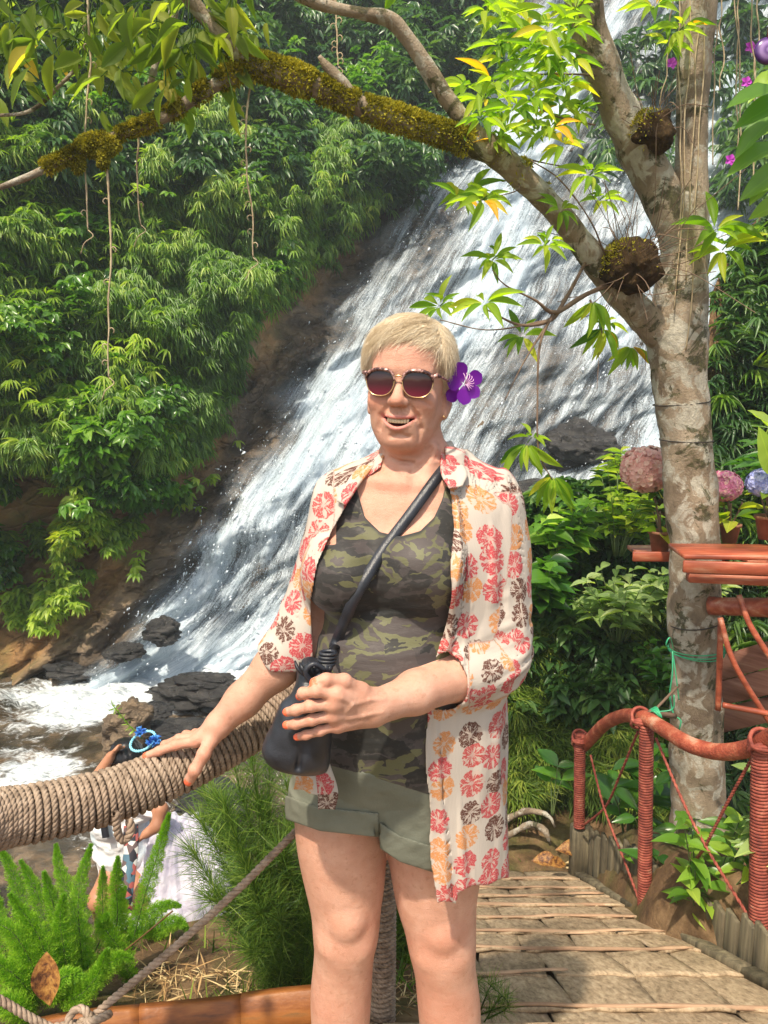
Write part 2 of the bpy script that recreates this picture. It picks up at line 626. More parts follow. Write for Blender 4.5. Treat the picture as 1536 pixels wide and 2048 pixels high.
def smooth_mesh(v, q, it=2, lam=.5):
    a = np.concatenate([q[:, 0], q[:, 1], q[:, 2], q[:, 3]]); b = np.concatenate([q[:, 1], q[:, 2], q[:, 3], q[:, 0]])
    cnt = np.bincount(a, minlength=len(v)) + np.bincount(b, minlength=len(v))
    for _ in range(it):
        s_ = np.stack([np.bincount(a, v[b, k], len(v)) + np.bincount(b, v[a, k], len(v)) for k in range(3)], 1)
        v = v * (1 - lam) + lam * s_ / np.maximum(cnt, 1)[:, None]
    return v

# ================================================================ SETTING
# ---- cliff (rock, soil) as one height-field sheet
_Epy = np.array([-500, 0, 130, 330, 400, 560, 720, 820, 900, 1010, 1150, 1230, 1300, 1360, 1450])
_Epx = np.array([1290, 1090, 1010, 890, 840, 745, 650, 580, 530, 460, 410, 350, 285, 150, 60])
def Eleft(py): return np.interp(py, _Epy, _Epx)

def S(py):
    return np.tan(np.arctan((1024 - np.asarray(py, float)) / F) - TH)

def cliffY(px, py):
    s = S(py)
    k = np.interp(px, [-700, 0, 350, 620, 2400], [.30, .38, .62, .85, .85])
    Y0 = np.interp(px, [-700, 0, 400, 600, 2400], [7.7, 7.9, 8.0, 8.0, 8.0])
    den = np.maximum(1 - k * s, .2)
    Y = (Y0 + 3 * k) / den
    # the left bank shoulders forward above the soil face, the ravine lies deeper
    bank = sstep(-10, -260, px - Eleft(py)) * sstep(1250, 700, py)
    return Y - 1.1 * bank

# rock
pxs = np.arange(-640, 2200, 6.0); pys = np.arange(-460, 1440, 6.0)
PX, PY = np.meshgrid(pxs, pys, indexing='ij')
Yc = cliffY(PX, PY)
base = P(PX, PY, Yc)
d_edge = PX - Eleft(PY)
rocky = sstep(-330, -120, d_edge)
rot = base @ np.array([[.8, .0, .6], [0, 1, 0], [-.6, 0, .8]]).T      # strata dip with the fall
n1 = fbm(rot * [.55, .5, .9], 4, 1)
n2 = 1 - np.abs(fbm(rot * [1.1, 1.0, 3.2], 4, 5)) * 1.6
n3 = fbm(rot * [6, 4, 12], 3, 9)
disp = .45 * n1 + rocky * (.32 * n2 + .06 * n3) + (1 - rocky) * (.05 * n3)
base[..., 1] -= disp
CLIFF = base.copy()
dispw = .45 * n1 + rocky * .32 * (.66 + .45 * (n2 - .66))
wetm = sstep(-150, -10, d_edge + 60 * fbm(base * 1.3, 3, 3))
soil = 1 - sstep(-170, -40, d_edge + 110 * fbm(base * .9, 3, 8))
m = NT('wet_rock_and_soil')
p = m.pos()
rk = m.ramp(m.noise(m.vmath('MULTIPLY', p, (1, 1, 2.2)), 1.6, 8, .65, .6), [(.25, (.05, .04, .03)), (.5, (.20, .145, .095)), (.62, (.34, .24, .145)), (.8, (.48, .35, .21))])
so = m.ramp(m.noise(p, 2.2, 8, .7), [(.3, (.12, .06, .025)), (.5, (.40, .215, .08)), (.65, (.56, .33, .13)), (.8, (.32, .23, .08))])
gr = m.ramp(m.noise(p, 5, 6, .7), [(.35, (.03, .05, .012)), (.65, (.12, .16, .03))])
so = m.mix(m.ramp(m.noise(p, 1.1, 5, .6), [(.5, 0.0), (.62, .75)]), so, gr)
c = m.mix(m.attr('soil').outputs['Fac'], rk, so)
wet = m.attr('wet').outputs['Fac']
c = m.mix(wet, c, m.mix(1.0, c, (.50, .49, .49), 'MULTIPLY'))
vo = m.vor(m.vmath('ADD', m.vmath('MULTIPLY', p, (1, 1, 2.4)), m.vmath('SCALE', m.noise(p, 2, 3, fac=False), None, .6)), 2.2, 'DISTANCE_TO_EDGE')
cr = m.math('MINIMUM', vo.outputs[0], .12)
h = m.math('ADD', m.noise(m.vmath('MULTIPLY', p, (1, 1, 2)), 7, 9, .7), m.math('MULTIPLY', cr, 4))
bn = m.bump(h, .9, .12)
rr = m.math('SUBTRACT', .8, m.math('MULTIPLY', wet, .55))
M_rock = m.done(m.bsdf(c, rr, bn, .5))
me = mesh_np('cliff', base.reshape(-1, 3), grid_faces(len(pxs), len(pys))[:, ::-1], M_rock, attrs={'soil': soil.ravel(), 'wet': wetm.ravel()})
link('hillside', me, kind='structure')

# ---- waterfall: a sheet of broken white water in front of the rock
wx = np.arange(40, 1900, 5.0); wy = np.arange(-300, 1395, 5.0)
WX, WY = np.meshgrid(wx, wy, indexing='ij')
wb = P(WX, WY, cliffY(WX, WY))
fu = (WX - Eleft(WY) * np.interp(WX - Eleft(WY), [0, 900], [1, .55])) / F * 10
fv = WY / F * 10
ix = np.clip(((WX - pxs[0]) / 6), 0, len(pxs) - 2); iy = np.clip(((WY - pys[0]) / 6), 0, len(pys) - 2)
i0 = ix.astype(int); j0 = iy.astype(int); fx = ix - i0; fy = iy - j0
rd = (dispw[i0, j0] * (1 - fx) * (1 - fy) + dispw[i0 + 1, j0] * fx * (1 - fy) + dispw[i0, j0 + 1] * (1 - fx) * fy + dispw[i0 + 1, j0 + 1] * fx * fy)
flow = np.stack([fu * 1.0, fv * .22, fu * 0], -1)
b1 = fbm(flow * 2.2, 3, 21); b2 = fbm(flow * 8.0, 3, 22)
lump = fbm(wb * 3.5, 4, 24)
off = .09 + .09 * np.clip(b1 + .5, 0, 1.5) + .014 * b2 + .008 * lump
wb[..., 1] -= rd + off
de = WX - Eleft(WY)
wid = 45 * fbm(np.stack([fv * 1.5, fv * 0, fv * 0], -1), 3, 30)
right = 40 + np.interp(WY, [-300, 0, 300, 520, 700, 850, 950, 1400], [1540, 1600, 1620, 1560, 1480, 1400, 1330, 1150])
dens = sstep(-50, 50, de + wid) * sstep(60, -160, WX - right + wid)
# thin places where rock shows, thick jets
hole = lambda cx, cy, rx, ry, a: a * np.exp(-(((WX - cx) + (WY - cy) * .35) / rx) ** 2 - ((WY - cy) / ry) ** 2)
dens = dens * (1 - .62 * np.clip(hole(870, 480, 60, 90, .75) + hole(1010, 700, 60, 50, .35) + hole(1180, 890, 70, 60, .6)
        + hole(1020, 900, 60, 120, .5) + hole(1130, 740, 130, 60, .5) + hole(1270, 820, 40, 90, .4) + hole(620, 1000, 50, 60, .3)
        + hole(420, 1240, 70, 50, .6) + hole(1250, 120, 60, 120, .5) + hole(1130, 420, 50, 60, .4) + hole(520, 1060, 40, 80, .3), 0, .9))
dens = dens * (.66 + .34 * np.clip(.5 + b1, 0, 1)) + .28 * sstep(1130, 1300, WY) * sstep(-40, 60, de)
m = NT('falling_water')
uv = m.attr('flow').outputs['Vector']
p = m.pos()
q = m.vmath('ADD', uv, m.vmath('SCALE', m.noise(uv, 1.5, 3, fac=False), None, .22))
s1 = m.noise(m.vmath('MULTIPLY', q, (7.5, 1.1, 1)), 1, 6, .62)
s2 = m.noise(m.vmath('MULTIPLY', q, (34, 5.0, 1)), 1, 5, .7)
s3 = m.noise(m.vmath('MULTIPLY', q, (100, 46, 1)), 1, 3, .7)
t = m.math('ADD', m.math('MULTIPLY', s1, .32), m.math('ADD', m.math('MULTIPLY', s2, .34), m.math('MULTIPLY', s3, .34)))
th = m.math('SUBTRACT', .78, m.math('MULTIPLY', m.attr('dens').outputs['Fac'], .45))
al = m.n('MapRange', interpolation_type='SMOOTHSTEP')
m.set(al, 0, m.math('SUBTRACT', t, th)); al.inputs[1].default_value = -.10; al.inputs[2].default_value = .15
veil = m.math('MULTIPLY', m.math('MULTIPLY', m.attr('dens').outputs['Fac'], .70), m.ramp(s1, [(.35, .25), (.6, 1.0)]))
al = m.math('MAXIMUM', m.math('MULTIPLY', al.outputs[0], .92), veil)
wc = m.ramp(t, [(.40, (.33, .42, .50)), (.50, (.52, .62, .70)), (.60, (.80, .85, .89))])
b = m.bsdf(wc, .5, m.bump(t, .25, .05), .3)
tl = m.n('BsdfTranslucent', {0: (.75, .85, .95)})
mx0 = m.n('MixShader', {0: .25, 1: b, 2: tl.outputs[0]})
tr = m.n('BsdfTransparent')
mx = m.n('MixShader', {0: al, 1: tr.outputs[0], 2: mx0.outputs[0]})
M_fall = m.done(mx.outputs[0])
keep = (dens > .015)
fc = grid_faces(len(wx), len(wy))[:, ::-1]
fc = fc[keep.ravel()[fc].any(1)]
used = np.unique(fc); remap = np.full(keep.size, -1); remap[used] = np.arange(len(used))
FL = np.stack([fu, fv, fu * 0], -1)
me = mesh_np('waterfall', wb.reshape(-1, 3)[used], remap[fc], M_fall, attrs={'dens': dens.ravel()[used], 'flow': FL.reshape(-1, 3)[used]})
fall = link('waterfall_water', me, kind='structure')

# spray: thousands of thrown drops along the streams
n = 46000
sx = rng.uniform(230, 1560, n); sy = rng.uniform(-20, 1370, n)
ii = np.clip(((sx - wx[0]) / 5).astype(int), 0, len(wx) - 1); jj = np.clip(((sy - wy[0]) / 5).astype(int), 0, len(wy) - 1)
dd = dens[ii, jj]; bb = b2[ii, jj] + b1[ii, jj]
edge = np.exp(-((sx - Eleft(sy)) / 60) ** 2)
ok = rng.random(n) < np.clip(dd * (.45 + .5 * bb) + .22 * edge, 0, 1)
ii, jj = ii[ok], jj[ok]
pp = wb[ii, jj] + rng.normal(0, .05, (len(ii), 3)); pp[:, 1] -= rng.exponential(.09, len(ii))
k = len(pp)
dirv = unit(np.stack([-.45 + rng.normal(0, .35, k), rng.normal(-.2, .3, k), -1 + rng.normal(0, .5, k)], 1))
sz = rng.exponential(.006, k) + .004
tet = np.array([[1.7, 0, 0], [-.4, 1, 0], [-.4, -.5, .87], [-.4, -.5, -.87], [-1.3, 0, 0]]) * .5
a = unit(np.cross(dirv, rng.normal(0, 1, (k, 3)))); bq = np.cross(dirv, a)
vv = pp[:, None] + sz[:, None, None] * (tet[None, :, 0:1] * dirv[:, None] * 1.5 + tet[None, :, 1:2] * a[:, None] + tet[None, :, 2:3] * bq[:, None])
tf = np.array([[0, 1, 2], [0, 2, 3], [0, 3, 1], [4, 2, 1], [4, 3, 2], [4, 1, 3]])
m = NT('white_spray'); M_spray = m.done(m.bsdf((.72, .79, .86), .5))
me = mesh_np('spray', vv.reshape(-1, 3), (tf[None] + (np.arange(k) * 5)[:, None, None]).reshape(-1, 3), M_spray)
link('water_spray', me, kind='stuff', label='white drops thrown off the waterfall in front of the rock', cat='spray')

# ---- stream
rx_ = np.arange(-6.5, 3.2, .022); ry_ = np.arange(3.6, 9.0, .022)
RX, RY = np.meshgrid(rx_, ry_, indexing='ij')
p3 = np.stack([RX, RY, RX * 0], -1)
stepY = 5.75 + .25 * fbm(p3 * .8, 2, 44) + .25 * RX * .3
drop = .22 * sstep(stepY + .12, stepY - .12, RY)
turb = sstep(5.6, 7.2, RY)
wz = -1.5 - drop + (.02 + .05 * turb) * fbm(p3 * [2.5, 3.5, 1], 4, 41) + .012 * fbm(p3 * 9, 3, 42)
pr = np.stack([RX, RY, wz], -1)
qx, qy = proj(pr)
def bl(cx, cy, rx, ry, a, ang=0.0):
    dx, dy = qx - cx, qy - cy
    u = dx * math.cos(ang) + dy * math.sin(ang); v = -dx * math.sin(ang) + dy * math.cos(ang)
    return a * np.exp(-(u / rx) ** 2 - (v / ry) ** 2)
foam = .10 + .82 * np.clip(bl(520, 1300, 330, 70, 1.3) + bl(330, 1375, 190, 46, 1.1, -.15) + bl(130, 1395, 190, 40, 1.05, .1) + bl(120, 1440, 140, 24, .7, -.12)
               + bl(60, 1550, 110, 70, 1.0) + bl(120, 1530, 60, 30, .5) + bl(200, 1700, 120, 60, .7) + bl(430, 1740, 60, 90, .7) + bl(480, 1420, 120, 30, .5) + bl(20, 1610, 50, 40, .6)
               + .55 * np.exp(-((RY - stepY) / .1) ** 2) * sstep(.0, -1.2, RX), 0, 1.4)
m = NT('stream_water')
p = m.pos()
pd = m.vmath('ADD', p, m.vmath('SCALE', m.noise(p, 2, 3, fac=False), None, .35))
n1 = m.noise(m.vmath('MULTIPLY', pd, (2.6, 5.5, 5)), 1, 8, .66)
n2 = m.noise(m.vmath('MULTIPLY', pd, (14, 24, 6)), 1, 5, .7)
t = m.math('ADD', m.math('MULTIPLY', n1, .6), m.math('MULTIPLY', n2, .4))
th = m.math('SUBTRACT', .72, m.math('MULTIPLY', m.attr('foam').outputs['Fac'], .36))
al = m.n('MapRange', interpolation_type='SMOOTHSTEP'); m.set(al, 0, m.math('SUBTRACT', t, th)); al.inputs[1].default_value = -.03; al.inputs[2].default_value = .17
bed = m.ramp(m.noise(p, 3.2, 6, .65), [(.3, (.018, .018, .015)), (.5, (.06, .046, .03)), (.62, (.13, .09, .055)), (.75, (.09, .08, .06))])
vr = m.vor(m.vmath('MULTIPLY', p, (1, 1.2, 1)), 7).outputs['Color']
sp = m.n('SeparateColor'); m.set(sp, 0, vr)
bed = m.mix(.5, bed, m.mix(1.0, bed, m.ramp(sp.outputs[0], [(0, .35), (1, 1.9)]), 'MULTIPLY'))
clear = m.bsdf(bed, .07, m.bump(t, .6, .07), .5)
fo = m.bsdf(m.ramp(n2, [(.35, (.34, .40, .44)), (.62, (.80, .84, .86))]), .5, m.bump(t, .8, .08))
mx = m.n('MixShader', {0: al.outputs[0], 1: clear, 2: fo})
M_stream = m.done(mx.outputs[0])
me = mesh_np('stream', pr.reshape(-1, 3), grid_faces(len(rx_), len(ry_)), M_stream, attrs={'foam': foam.ravel()})
link('river_water', me, kind='structure')

# ---- near ground: landing, bank down to the stream, floor of the gully
def groundZ(x, y):
    left = np.interp(y, [-3, 1.2, 1.6, 2.0, 2.6, 3.0, 3.6, 6.0], [-.14, -.12, -.05, -.22, -.56, -1.05, -1.95, -2.2])
    rgt = np.interp(y, [-3, 1.55, 1.9, 3.8, 4.5, 6.0, 8], [-.3, -.5, -.5, -1.4, -1.3, -.9, 0.2])
    w = sstep(.05, .5, x)
    z = left * (1 - w) + rgt * w
    w2 = sstep(1.0, 1.3, x - .35 * sstep(2.9, 2.0, y)) * sstep(4.4, 3.7, y)          # ground outside the plank edging is a little higher
    return z + .52 * w2 * sstep(1.6, 2.4, y)
gx = np.arange(-7, 8, .035); gy = np.arange(-3, 6.6, .035)
GX, GY = np.meshgrid(gx, gy, indexing='ij')
g3 = np.stack([GX, GY, GX * 0], -1)
GZ = groundZ(GX, GY) + (.06 * fbm(g3 * 1.7, 3, 60) + .02 * fbm(g3 * 9, 3, 61)) * sstep(1.3, 2.2, GY)
m = NT('ground_soil')
p = m.pos()
c = m.ramp(m.noise(p, 6, 8, .7), [(.3, (.06, .035, .02)), (.5, (.17, .10, .05)), (.65, (.30, .19, .10)), (.8, (.4, .3, .18))])
c = m.mix(m.ramp(m.noise(p, 2.1, 5, .6), [(.5, 0.0), (.62, .6)]), c, m.ramp(m.noise(p, 22, 4, .7), [(.35, (.03, .045, .012)), (.65, (.10, .12, .03))]))
M_ground = m.done(m.bsdf(c, .85, m.bump(m.noise(p, 28, 8, .75), .8, .03), .2))
link('ground', mesh_np('ground', np.stack([GX, GY, GZ], -1).reshape(-1, 3), grid_faces(len(gx), len(gy)), M_ground), kind='structure')
def gz(x, y):
    return float(groundZ(np.array(x), np.array(y)) + .06 * fbm(np.array([x, y, 0.0]) * 1.7, 3, 60) * sstep(1.3, 2.2, y))

# ---- right bank: a mound beyond the rail that climbs to the hillside at the right edge
bxs = np.arange(860, 2300, 10.0); bv = np.linspace(0, 1, 120)
BX, BV = np.meshgrid(bxs, bv, indexing='ij')
def bank_top(px): return np.interp(px, [860, 1000, 1100, 1330, 1440, 1540, 2300], [1180, 1060, 985, 960, 560, 380, 100])
def bankY(px, py):
    y = np.interp(py, [100, 500, 950, 1100, 1300, 1500, 1640, 1740, 1800], [7.9, 6.9, 6.0, 5.6, 5.2, 4.8, 4.4, 4.0, 3.8])
    return y - .5 * sstep(1400, 1900, px) * sstep(1500, 900, py)
BY = bank_top(BX) * (1 - BV) + 1800 * BV
bb_ = P(BX, BY, bankY(BX, BY))
bb_[..., 1] -= .22 * fbm(bb_ * 1.2, 4, 70)
BANK = bb_
me = mesh_np('bank', bb_.reshape(-1, 3), grid_faces(len(bxs), len(bv))[:, ::-1], M_ground)
link('hill_bank', me, kind='structure')
# ================================================================ HILLSIDE FOLIAGE (nobody could count it)
M_bamboo = leaf_mat('bamboo_leaf', [(0, (.04, .095, .018)), (.45, (.105, .21, .03)), (.75, (.18, .29, .045)), (1, (.32, .40, .08))], .35, .4, spec=.5)
M_bambooY = leaf_mat('bamboo_leaf_light', [(0, (.06, .13, .018)), (.5, (.16, .27, .03)), (1, (.34, .43, .07))], .42, .45, spec=.45)
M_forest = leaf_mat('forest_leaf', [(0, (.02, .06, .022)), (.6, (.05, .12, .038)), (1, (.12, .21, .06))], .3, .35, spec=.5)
M_broad = leaf_mat('broad_leaf', [(0, (.03, .085, .012)), (.5, (.065, .17, .02)), (1, (.16, .29, .04))], .38, .3, spec=.5)
T_bam = leaf_template(4, .35, .1, .35)
T_far = leaf_template(3, .3, .12, .4)
T_ov = leaf_template(5, .22, .16, .45)

def on_cliff(px, py, out):
    """point on the cliff mesh under a pixel, pushed out towards the valley"""
    i = np.clip(((px - pxs[0]) / 6).astype(int), 0, len(pxs) - 1); j = np.clip(((py - pys[0]) / 6).astype(int), 0, len(pys) - 1)
    q = CLIFF[i, j].copy()
    q[:, 1] -= out; q[:, 2] += out * .1
    return q

def field(px, py, seed, sc=110.):
    return fbm(np.stack([px / sc, py / sc, px * 0], -1), 3, seed)

def hill_foliage(name, label, n, region, dens_fn, nleaf, L, W, tmpl, mat, out=(.0, .7), droop=.45, spread=.9, seed=0, cat='foliage', heading=(0, -1, -.15), tone=None):
    x0, x1, y0, y1 = region
    px = rng.uniform(x0, x1, n); py = rng.uniform(y0, y1, n)
    ok = rng.random(n) < dens_fn(px, py)
    px, py = px[ok], py[ok]
    cl = field(px, py, seed + 3, 75.)
    o = rng.uniform(out[0], out[1], len(px)) * (.75 + .7 * np.clip(cl, -.8, 1))
    pos = on_cliff(px, py, o)
    h = np.tile(np.array(heading, float), (len(px), 1)) + rng.normal(0, .45, (len(px), 3))
    rnd = np.clip(.45 + .3 * cl + rng.normal(0, .17, len(px)), 0, 1)
    if tone is not None: rnd = np.clip(rnd + tone(px, py), 0, 1)
    mb = MB()
    dist = pos[:, 1] / 9.0
    scatter_sprigs(mb, pos, h, nleaf, L * (.6 + .4 * dist), W, tmpl, spread, droop, rnd=rnd)
    return mb.obj(name, mat, kind='stuff', label=label, cat=cat)

edgeL = lambda px, py: px - Eleft(py)
# boundary of the bamboo against bare rock
_bpy = np.array([-500, 0, 280, 400, 480, 560, 640, 760, 860, 960, 1060, 1160, 1240, 1300])
_bpx = np.array([1230, 1030, 895, 785, 695, 620, 535, 465, 430, 405, 340, 250, 140, 0])
bamB = lambda py: np.interp(py, _bpy, _bpx)
hill_foliage('bamboo_thicket', 'dense green bamboo leaves covering the slope left of the waterfall', 62000, (-600, 900, 250, 930),
             lambda px, py: sstep(30, -50, px - bamB(py) + 35 * field(px, py, 90, 60)) * sstep(230, 330, py + .06 * px), 6, .165, .14, T_bam, M_bamboo, (0, .95), .6, .95, 1, heading=(.1, -1, -.35))
hill_foliage('bamboo_leaves', 'yellow green bamboo sprays on the slope at the left edge', 21000, (-600, 470, 60, 1250),
             lambda px, py: sstep(1010, 860, py + .3 * px) * sstep(420, 120, px) * (.35 + .65 * sstep(.0, .4, field(px, py, 95))) * sstep(40, -40, px - bamB(py)), 6, .19, .12, T_bam, M_bambooY, (.2, 1.1), .45, 1.0, 5, heading=(.1, -1, .1))
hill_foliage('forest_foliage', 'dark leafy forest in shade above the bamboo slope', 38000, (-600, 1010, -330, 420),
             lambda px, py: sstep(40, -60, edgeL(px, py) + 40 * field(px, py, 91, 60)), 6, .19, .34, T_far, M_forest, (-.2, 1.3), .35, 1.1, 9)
hill_foliage('slope_undergrowth', 'small bright leaved undergrowth clinging to the soil face', 20000, (-600, 480, 850, 1290),
             lambda px, py: sstep(30, -90, px - bamB(py) + 60 * field(px, py, 99, 50)) * sstep(-.1, .35, field(px, py, 98, 55)) * .9, 5, .13, .38, T_far, M_bambooY, (.05, .45), .3, 1.2, 13)
hill_foliage('right_forest_foliage', 'purple flecked dark foliage above the waterfall behind the trunk', 5200, (1180, 1900, -330, 420),
             lambda px, py: sstep(-.15, .3, field(px, py, 77, 90) + .4 * sstep(1350, 1500, px) - .3 * sstep(100, 350, py)), 6, .3, .2, T_far, M_forest, (.3, 1.6), .5, 1.0, 17)

hill_foliage('slope_creeper', 'patches of small broad leaved creeper mixed into the bamboo slope', 18000, (-600, 900, 150, 1000),
             lambda px, py: sstep(30, -60, px - bamB(py)) * sstep(.05, .4, field(px, py, 191, 120)), 5, .13, .5, T_ov, M_broad, (.35, 1.15), .3, 1.3, 23)
# ================================================================ FOREGROUND TREE
def pr_(w, Y): return w / 2 * Y * 1.0 / F * 1.02     # half width in metres of a thing w pixels wide
def path_px(rows, n):
    """rows: px, py, Y, width px -> world points with radius"""
    q = np.array([[*V(a, b, c), pr_(w, c)] for a, b, c, w in rows])
    return crv(q, n)
m = NT('mottled_bark'); p = m.pos()
ps = m.vmath('MULTIPLY', p, (1, 1, .55))
c = m.ramp(m.noise(ps, 7, 6, .65), [(.3, (.14, .10, .07)), (.5, (.28, .215, .15)), (.7, (.40, .32, .24))])
pale = m.ramp(m.noise(p, 11, 5, .6, .8), [(.50, 0.0), (.56, .75)])
c = m.mix(pale, c, m.ramp(m.noise(p, 40, 4), [(.3, (.36, .33, .27)), (.7, (.56, .53, .45))]))
dk = m.ramp(m.noise(m.vmath('ADD', p, (4, 2, 7)), 6, 6, .7, .6), [(.56, 0.0), (.60, .85)])
c = m.mix(dk, c, m.ramp(m.noise(p, 60, 4), [(.3, (.025, .022, .012)), (.7, (.085, .085, .03))]))
hh = m.math('ADD', m.noise(m.vmath('MULTIPLY', p, (1, 1, .35)), 30, 7, .7), m.math('MULTIPLY', m.noise(p, 120, 4, .7), .4))
M_bark = m.done(m.bsdf(c, .85, m.bump(hh, .8, .018), .2))
M_moss = leaf_mat('moss', [(0, (.09, .09, .012)), (.5, (.28, .27, .03)), (1, (.50, .46, .07))], .3, .8, (1.4, 1.3, .5), spec=.1)
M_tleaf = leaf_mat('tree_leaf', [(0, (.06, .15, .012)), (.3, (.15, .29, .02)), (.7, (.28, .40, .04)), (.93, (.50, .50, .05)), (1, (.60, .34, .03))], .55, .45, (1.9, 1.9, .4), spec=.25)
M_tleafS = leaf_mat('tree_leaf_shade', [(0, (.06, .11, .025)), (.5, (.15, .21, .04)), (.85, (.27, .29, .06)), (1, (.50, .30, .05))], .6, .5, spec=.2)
M_twig = NT('twig'); M_twig = M_twig.done(M_twig.bsdf((.16, .10, .065), .8))
tree = empty('tree', V(1395, 1650, 3.35), 'leaning pale barked tree with moss covered branches arching over the standing woman', 'tree')
def limb(name, rows, n=60, sides=20, noise=.10, nscale=7, seed=0, mat=None, root=None):
    q = path_px(rows, n); q[:, 3] *= (1 if name == 'trunk' else .76) * (1 + .07 * fbm(q[:, :3] * 9, 2, seed))
    mb = MB(); add_tube(mb, q[:, :3], q[:, 3], sides, noise=noise, nscale=nscale, seed=seed)
    mb.obj(name, mat or M_bark, root or tree)
    return q
TR = [(1402, 1720, 3.36, 150), (1397, 1640, 3.35, 118), (1394, 1500, 3.34, 104), (1392, 1300, 3.32, 98), (1388, 1100, 3.31, 98), (1374, 900, 3.3, 98), (1360, 780, 3.3, 102), (1354, 690, 3.3, 116), (1360, 610, 3.3, 100), (1372, 480, 3.29, 84), (1380, 330, 3.28, 60), (1388, 160, 3.25, 58), (1398, -20, 3.22, 62), (1405, -160, 3.2, 60)]
q_tr = limb('trunk', TR, 150, 28, .09, 6, 1)
q_b2 = limb('branch', [(1368, 560, 3.30, 70), (1345, 450, 3.28, 92), (1300, 345, 3.25, 96), (1250, 245, 3.2, 90), (1205, 140, 3.14, 84), (1172, 30, 3.08, 82), (1150, -120, 3.0, 84)], 90, 24, .09, 7, 2)
q_b1 = limb('branch', [(1345, 690, 3.3, 100), (1290, 635, 3.27, 84), (1235, 578, 3.22, 72), (1165, 490, 3.15, 64), (1105, 415, 3.1, 58), (1040, 350, 3.05, 60), (985, 300, 3.0, 66), (950, 278, 2.98, 62)], 90, 22, .10, 8, 3)
q_b1a = limb('branch', [(975, 300, 2.99, 50), (925, 238, 2.96, 46), (885, 185, 2.93, 42), (845, 120, 2.9, 38), (810, 70, 2.87, 36), (778, 38, 2.85, 34), (720, 26, 2.82, 28), (640, 8, 2.8, 26), (560, -25, 2.76, 24)], 80, 16, .12, 9, 4)
q_m = limb('branch', [(985, 305, 2.99, 56), (905, 275, 2.95, 52), (830, 250, 2.92, 50), (750, 224, 2.88, 50), (680, 196, 2.85, 50), (610, 165, 2.82, 52), (545, 142, 2.8, 54), (495, 122, 2.78, 46), (450, 78, 2.76, 40), (408, 32, 2.74, 36), (365, -20, 2.7, 34)], 110, 18, .12, 9, 5)
q_m2 = limb('branch', [(530, 138, 2.8, 34), (470, 150, 2.78, 36), (420, 176, 2.76, 32), (370, 208, 2.74, 28), (320, 240, 2.72, 24), (250, 266, 2.7, 20), (190, 285, 2.68, 20), (120, 322, 2.66, 18), (60, 352, 2.64, 16), (-30, 386, 2.62, 12)], 90, 14, .14, 10, 6)
limb('branch', [(715, 205, 2.85, 26), (690, 170, 2.83, 28), (655, 135, 2.82, 22), (638, 112, 2.81, 9)], 24, 12, .2, 12, 7)
limb('branch', [(300, 170, 2.9, 14), (312, 130, 2.9, 18), (335, 70, 2.92, 22), (352, 0, 2.95, 26), (360, -60, 3.0, 28)], 30, 10, .15, 9, 8)
limb('branch', [(-20, 232, 2.8, 8), (60, 222, 2.8, 10), (120, 170, 2.85, 9), (160, 130, 2.88, 7)], 24, 8, .15, 9, 9)
for k_, rows in enumerate((
    [(1180, 508, 3.15, 7), (1130, 600, 3.1, 10), (1100, 640, 3.05, 12), (1040, 650, 3.0, 7), (975, 620, 2.95, 4)], [(1240, 560, 3.2, 12), (1170, 590, 3.12, 12), (1110, 625, 3.05, 12), (1070, 600, 3.0, 6), (1010, 570, 2.98, 4), (985, 540, 2.96, 3)],
    [(1105, 630, 3.05, 9), (1080, 690, 3.02, 6), (1075, 800, 3.0, 5), (1078, 905, 2.98, 4), (1105, 960, 2.97, 3)], [(1100, 640, 3.05, 7), (1050, 720, 3.0, 4), (1010, 800, 2.95, 3)],
    [(1195, 340, 3.18, 3), (1110, 330, 3.1, 3), (1040, 315, 3.05, 4)], [(1190, 250, 3.1, 4), (1120, 235, 3.0, 4), (1075, 215, 2.98, 3)], [(1190, 150, 3.1, 5), (1120, 148, 3.0, 4), (1020, 150, 2.95, 3)],
    [(1030, 350, 3.05, 4), (1035, 380, 3.0, 3), (960, 400, 2.95, 3)], [(1180, 600, 3.12, 6), (1200, 640, 3.08, 4), (1205, 680, 3.05, 3)], [(1100, 640, 3.05, 6), (980, 660, 2.95, 3), (880, 640, 2.9, 3)], [(1060, 320, 3.0, 3), (1120, 360, 3.0, 4), (1180, 440, 3.0, 4), (1210, 510, 3.1, 5)])):
    limb('twig', rows, 26, 7, .15, 20, 40 + k_, M_twig)

def moss_on(q, lo, hi, n, L, bias=.35, seed=0):
    """tufts of moss hugging the upper side of a branch"""
    r = np.random.default_rng(seed)
    i = r.uniform(lo * (len(q) - 1), hi * (len(q) - 1), n); k = i.astype(int).clip(0, len(q) - 2); t = (i - k)[:, None]
    c = q[k] * (1 - t) + q[k + 1] * t
    T = unit(q[k + 1, :3] - q[k, :3]); sd = unit(np.cross(T, [0, 0, 1.])); up = np.cross(sd, T)
    a = r.normal(.15, .72, n); a = np.where(r.random(n) < .12, r.uniform(-np.pi, np.pi, n), a)
    d = up * np.cos(a)[:, None] + sd * np.sin(a)[:, None]
    cl = fbm(c[:, :3] * 22, 2, seed)
    keep = cl > -bias
    th = (.004 + .010 * np.clip(cl, 0, 1)) * r.random(n)
    p = c[:, :3] + d * (c[:, 3] * .97 + th)[:, None]
    dr = unit(d + r.normal(0, .75, (n, 3)) + [0, 0, -.05])
    return p[keep], dr[keep], np.clip(.4 + .35 * cl[keep] + r.normal(0, .2, keep.sum()), 0, 1)
T_moss = leaf_template(3, .3, .1, .4)
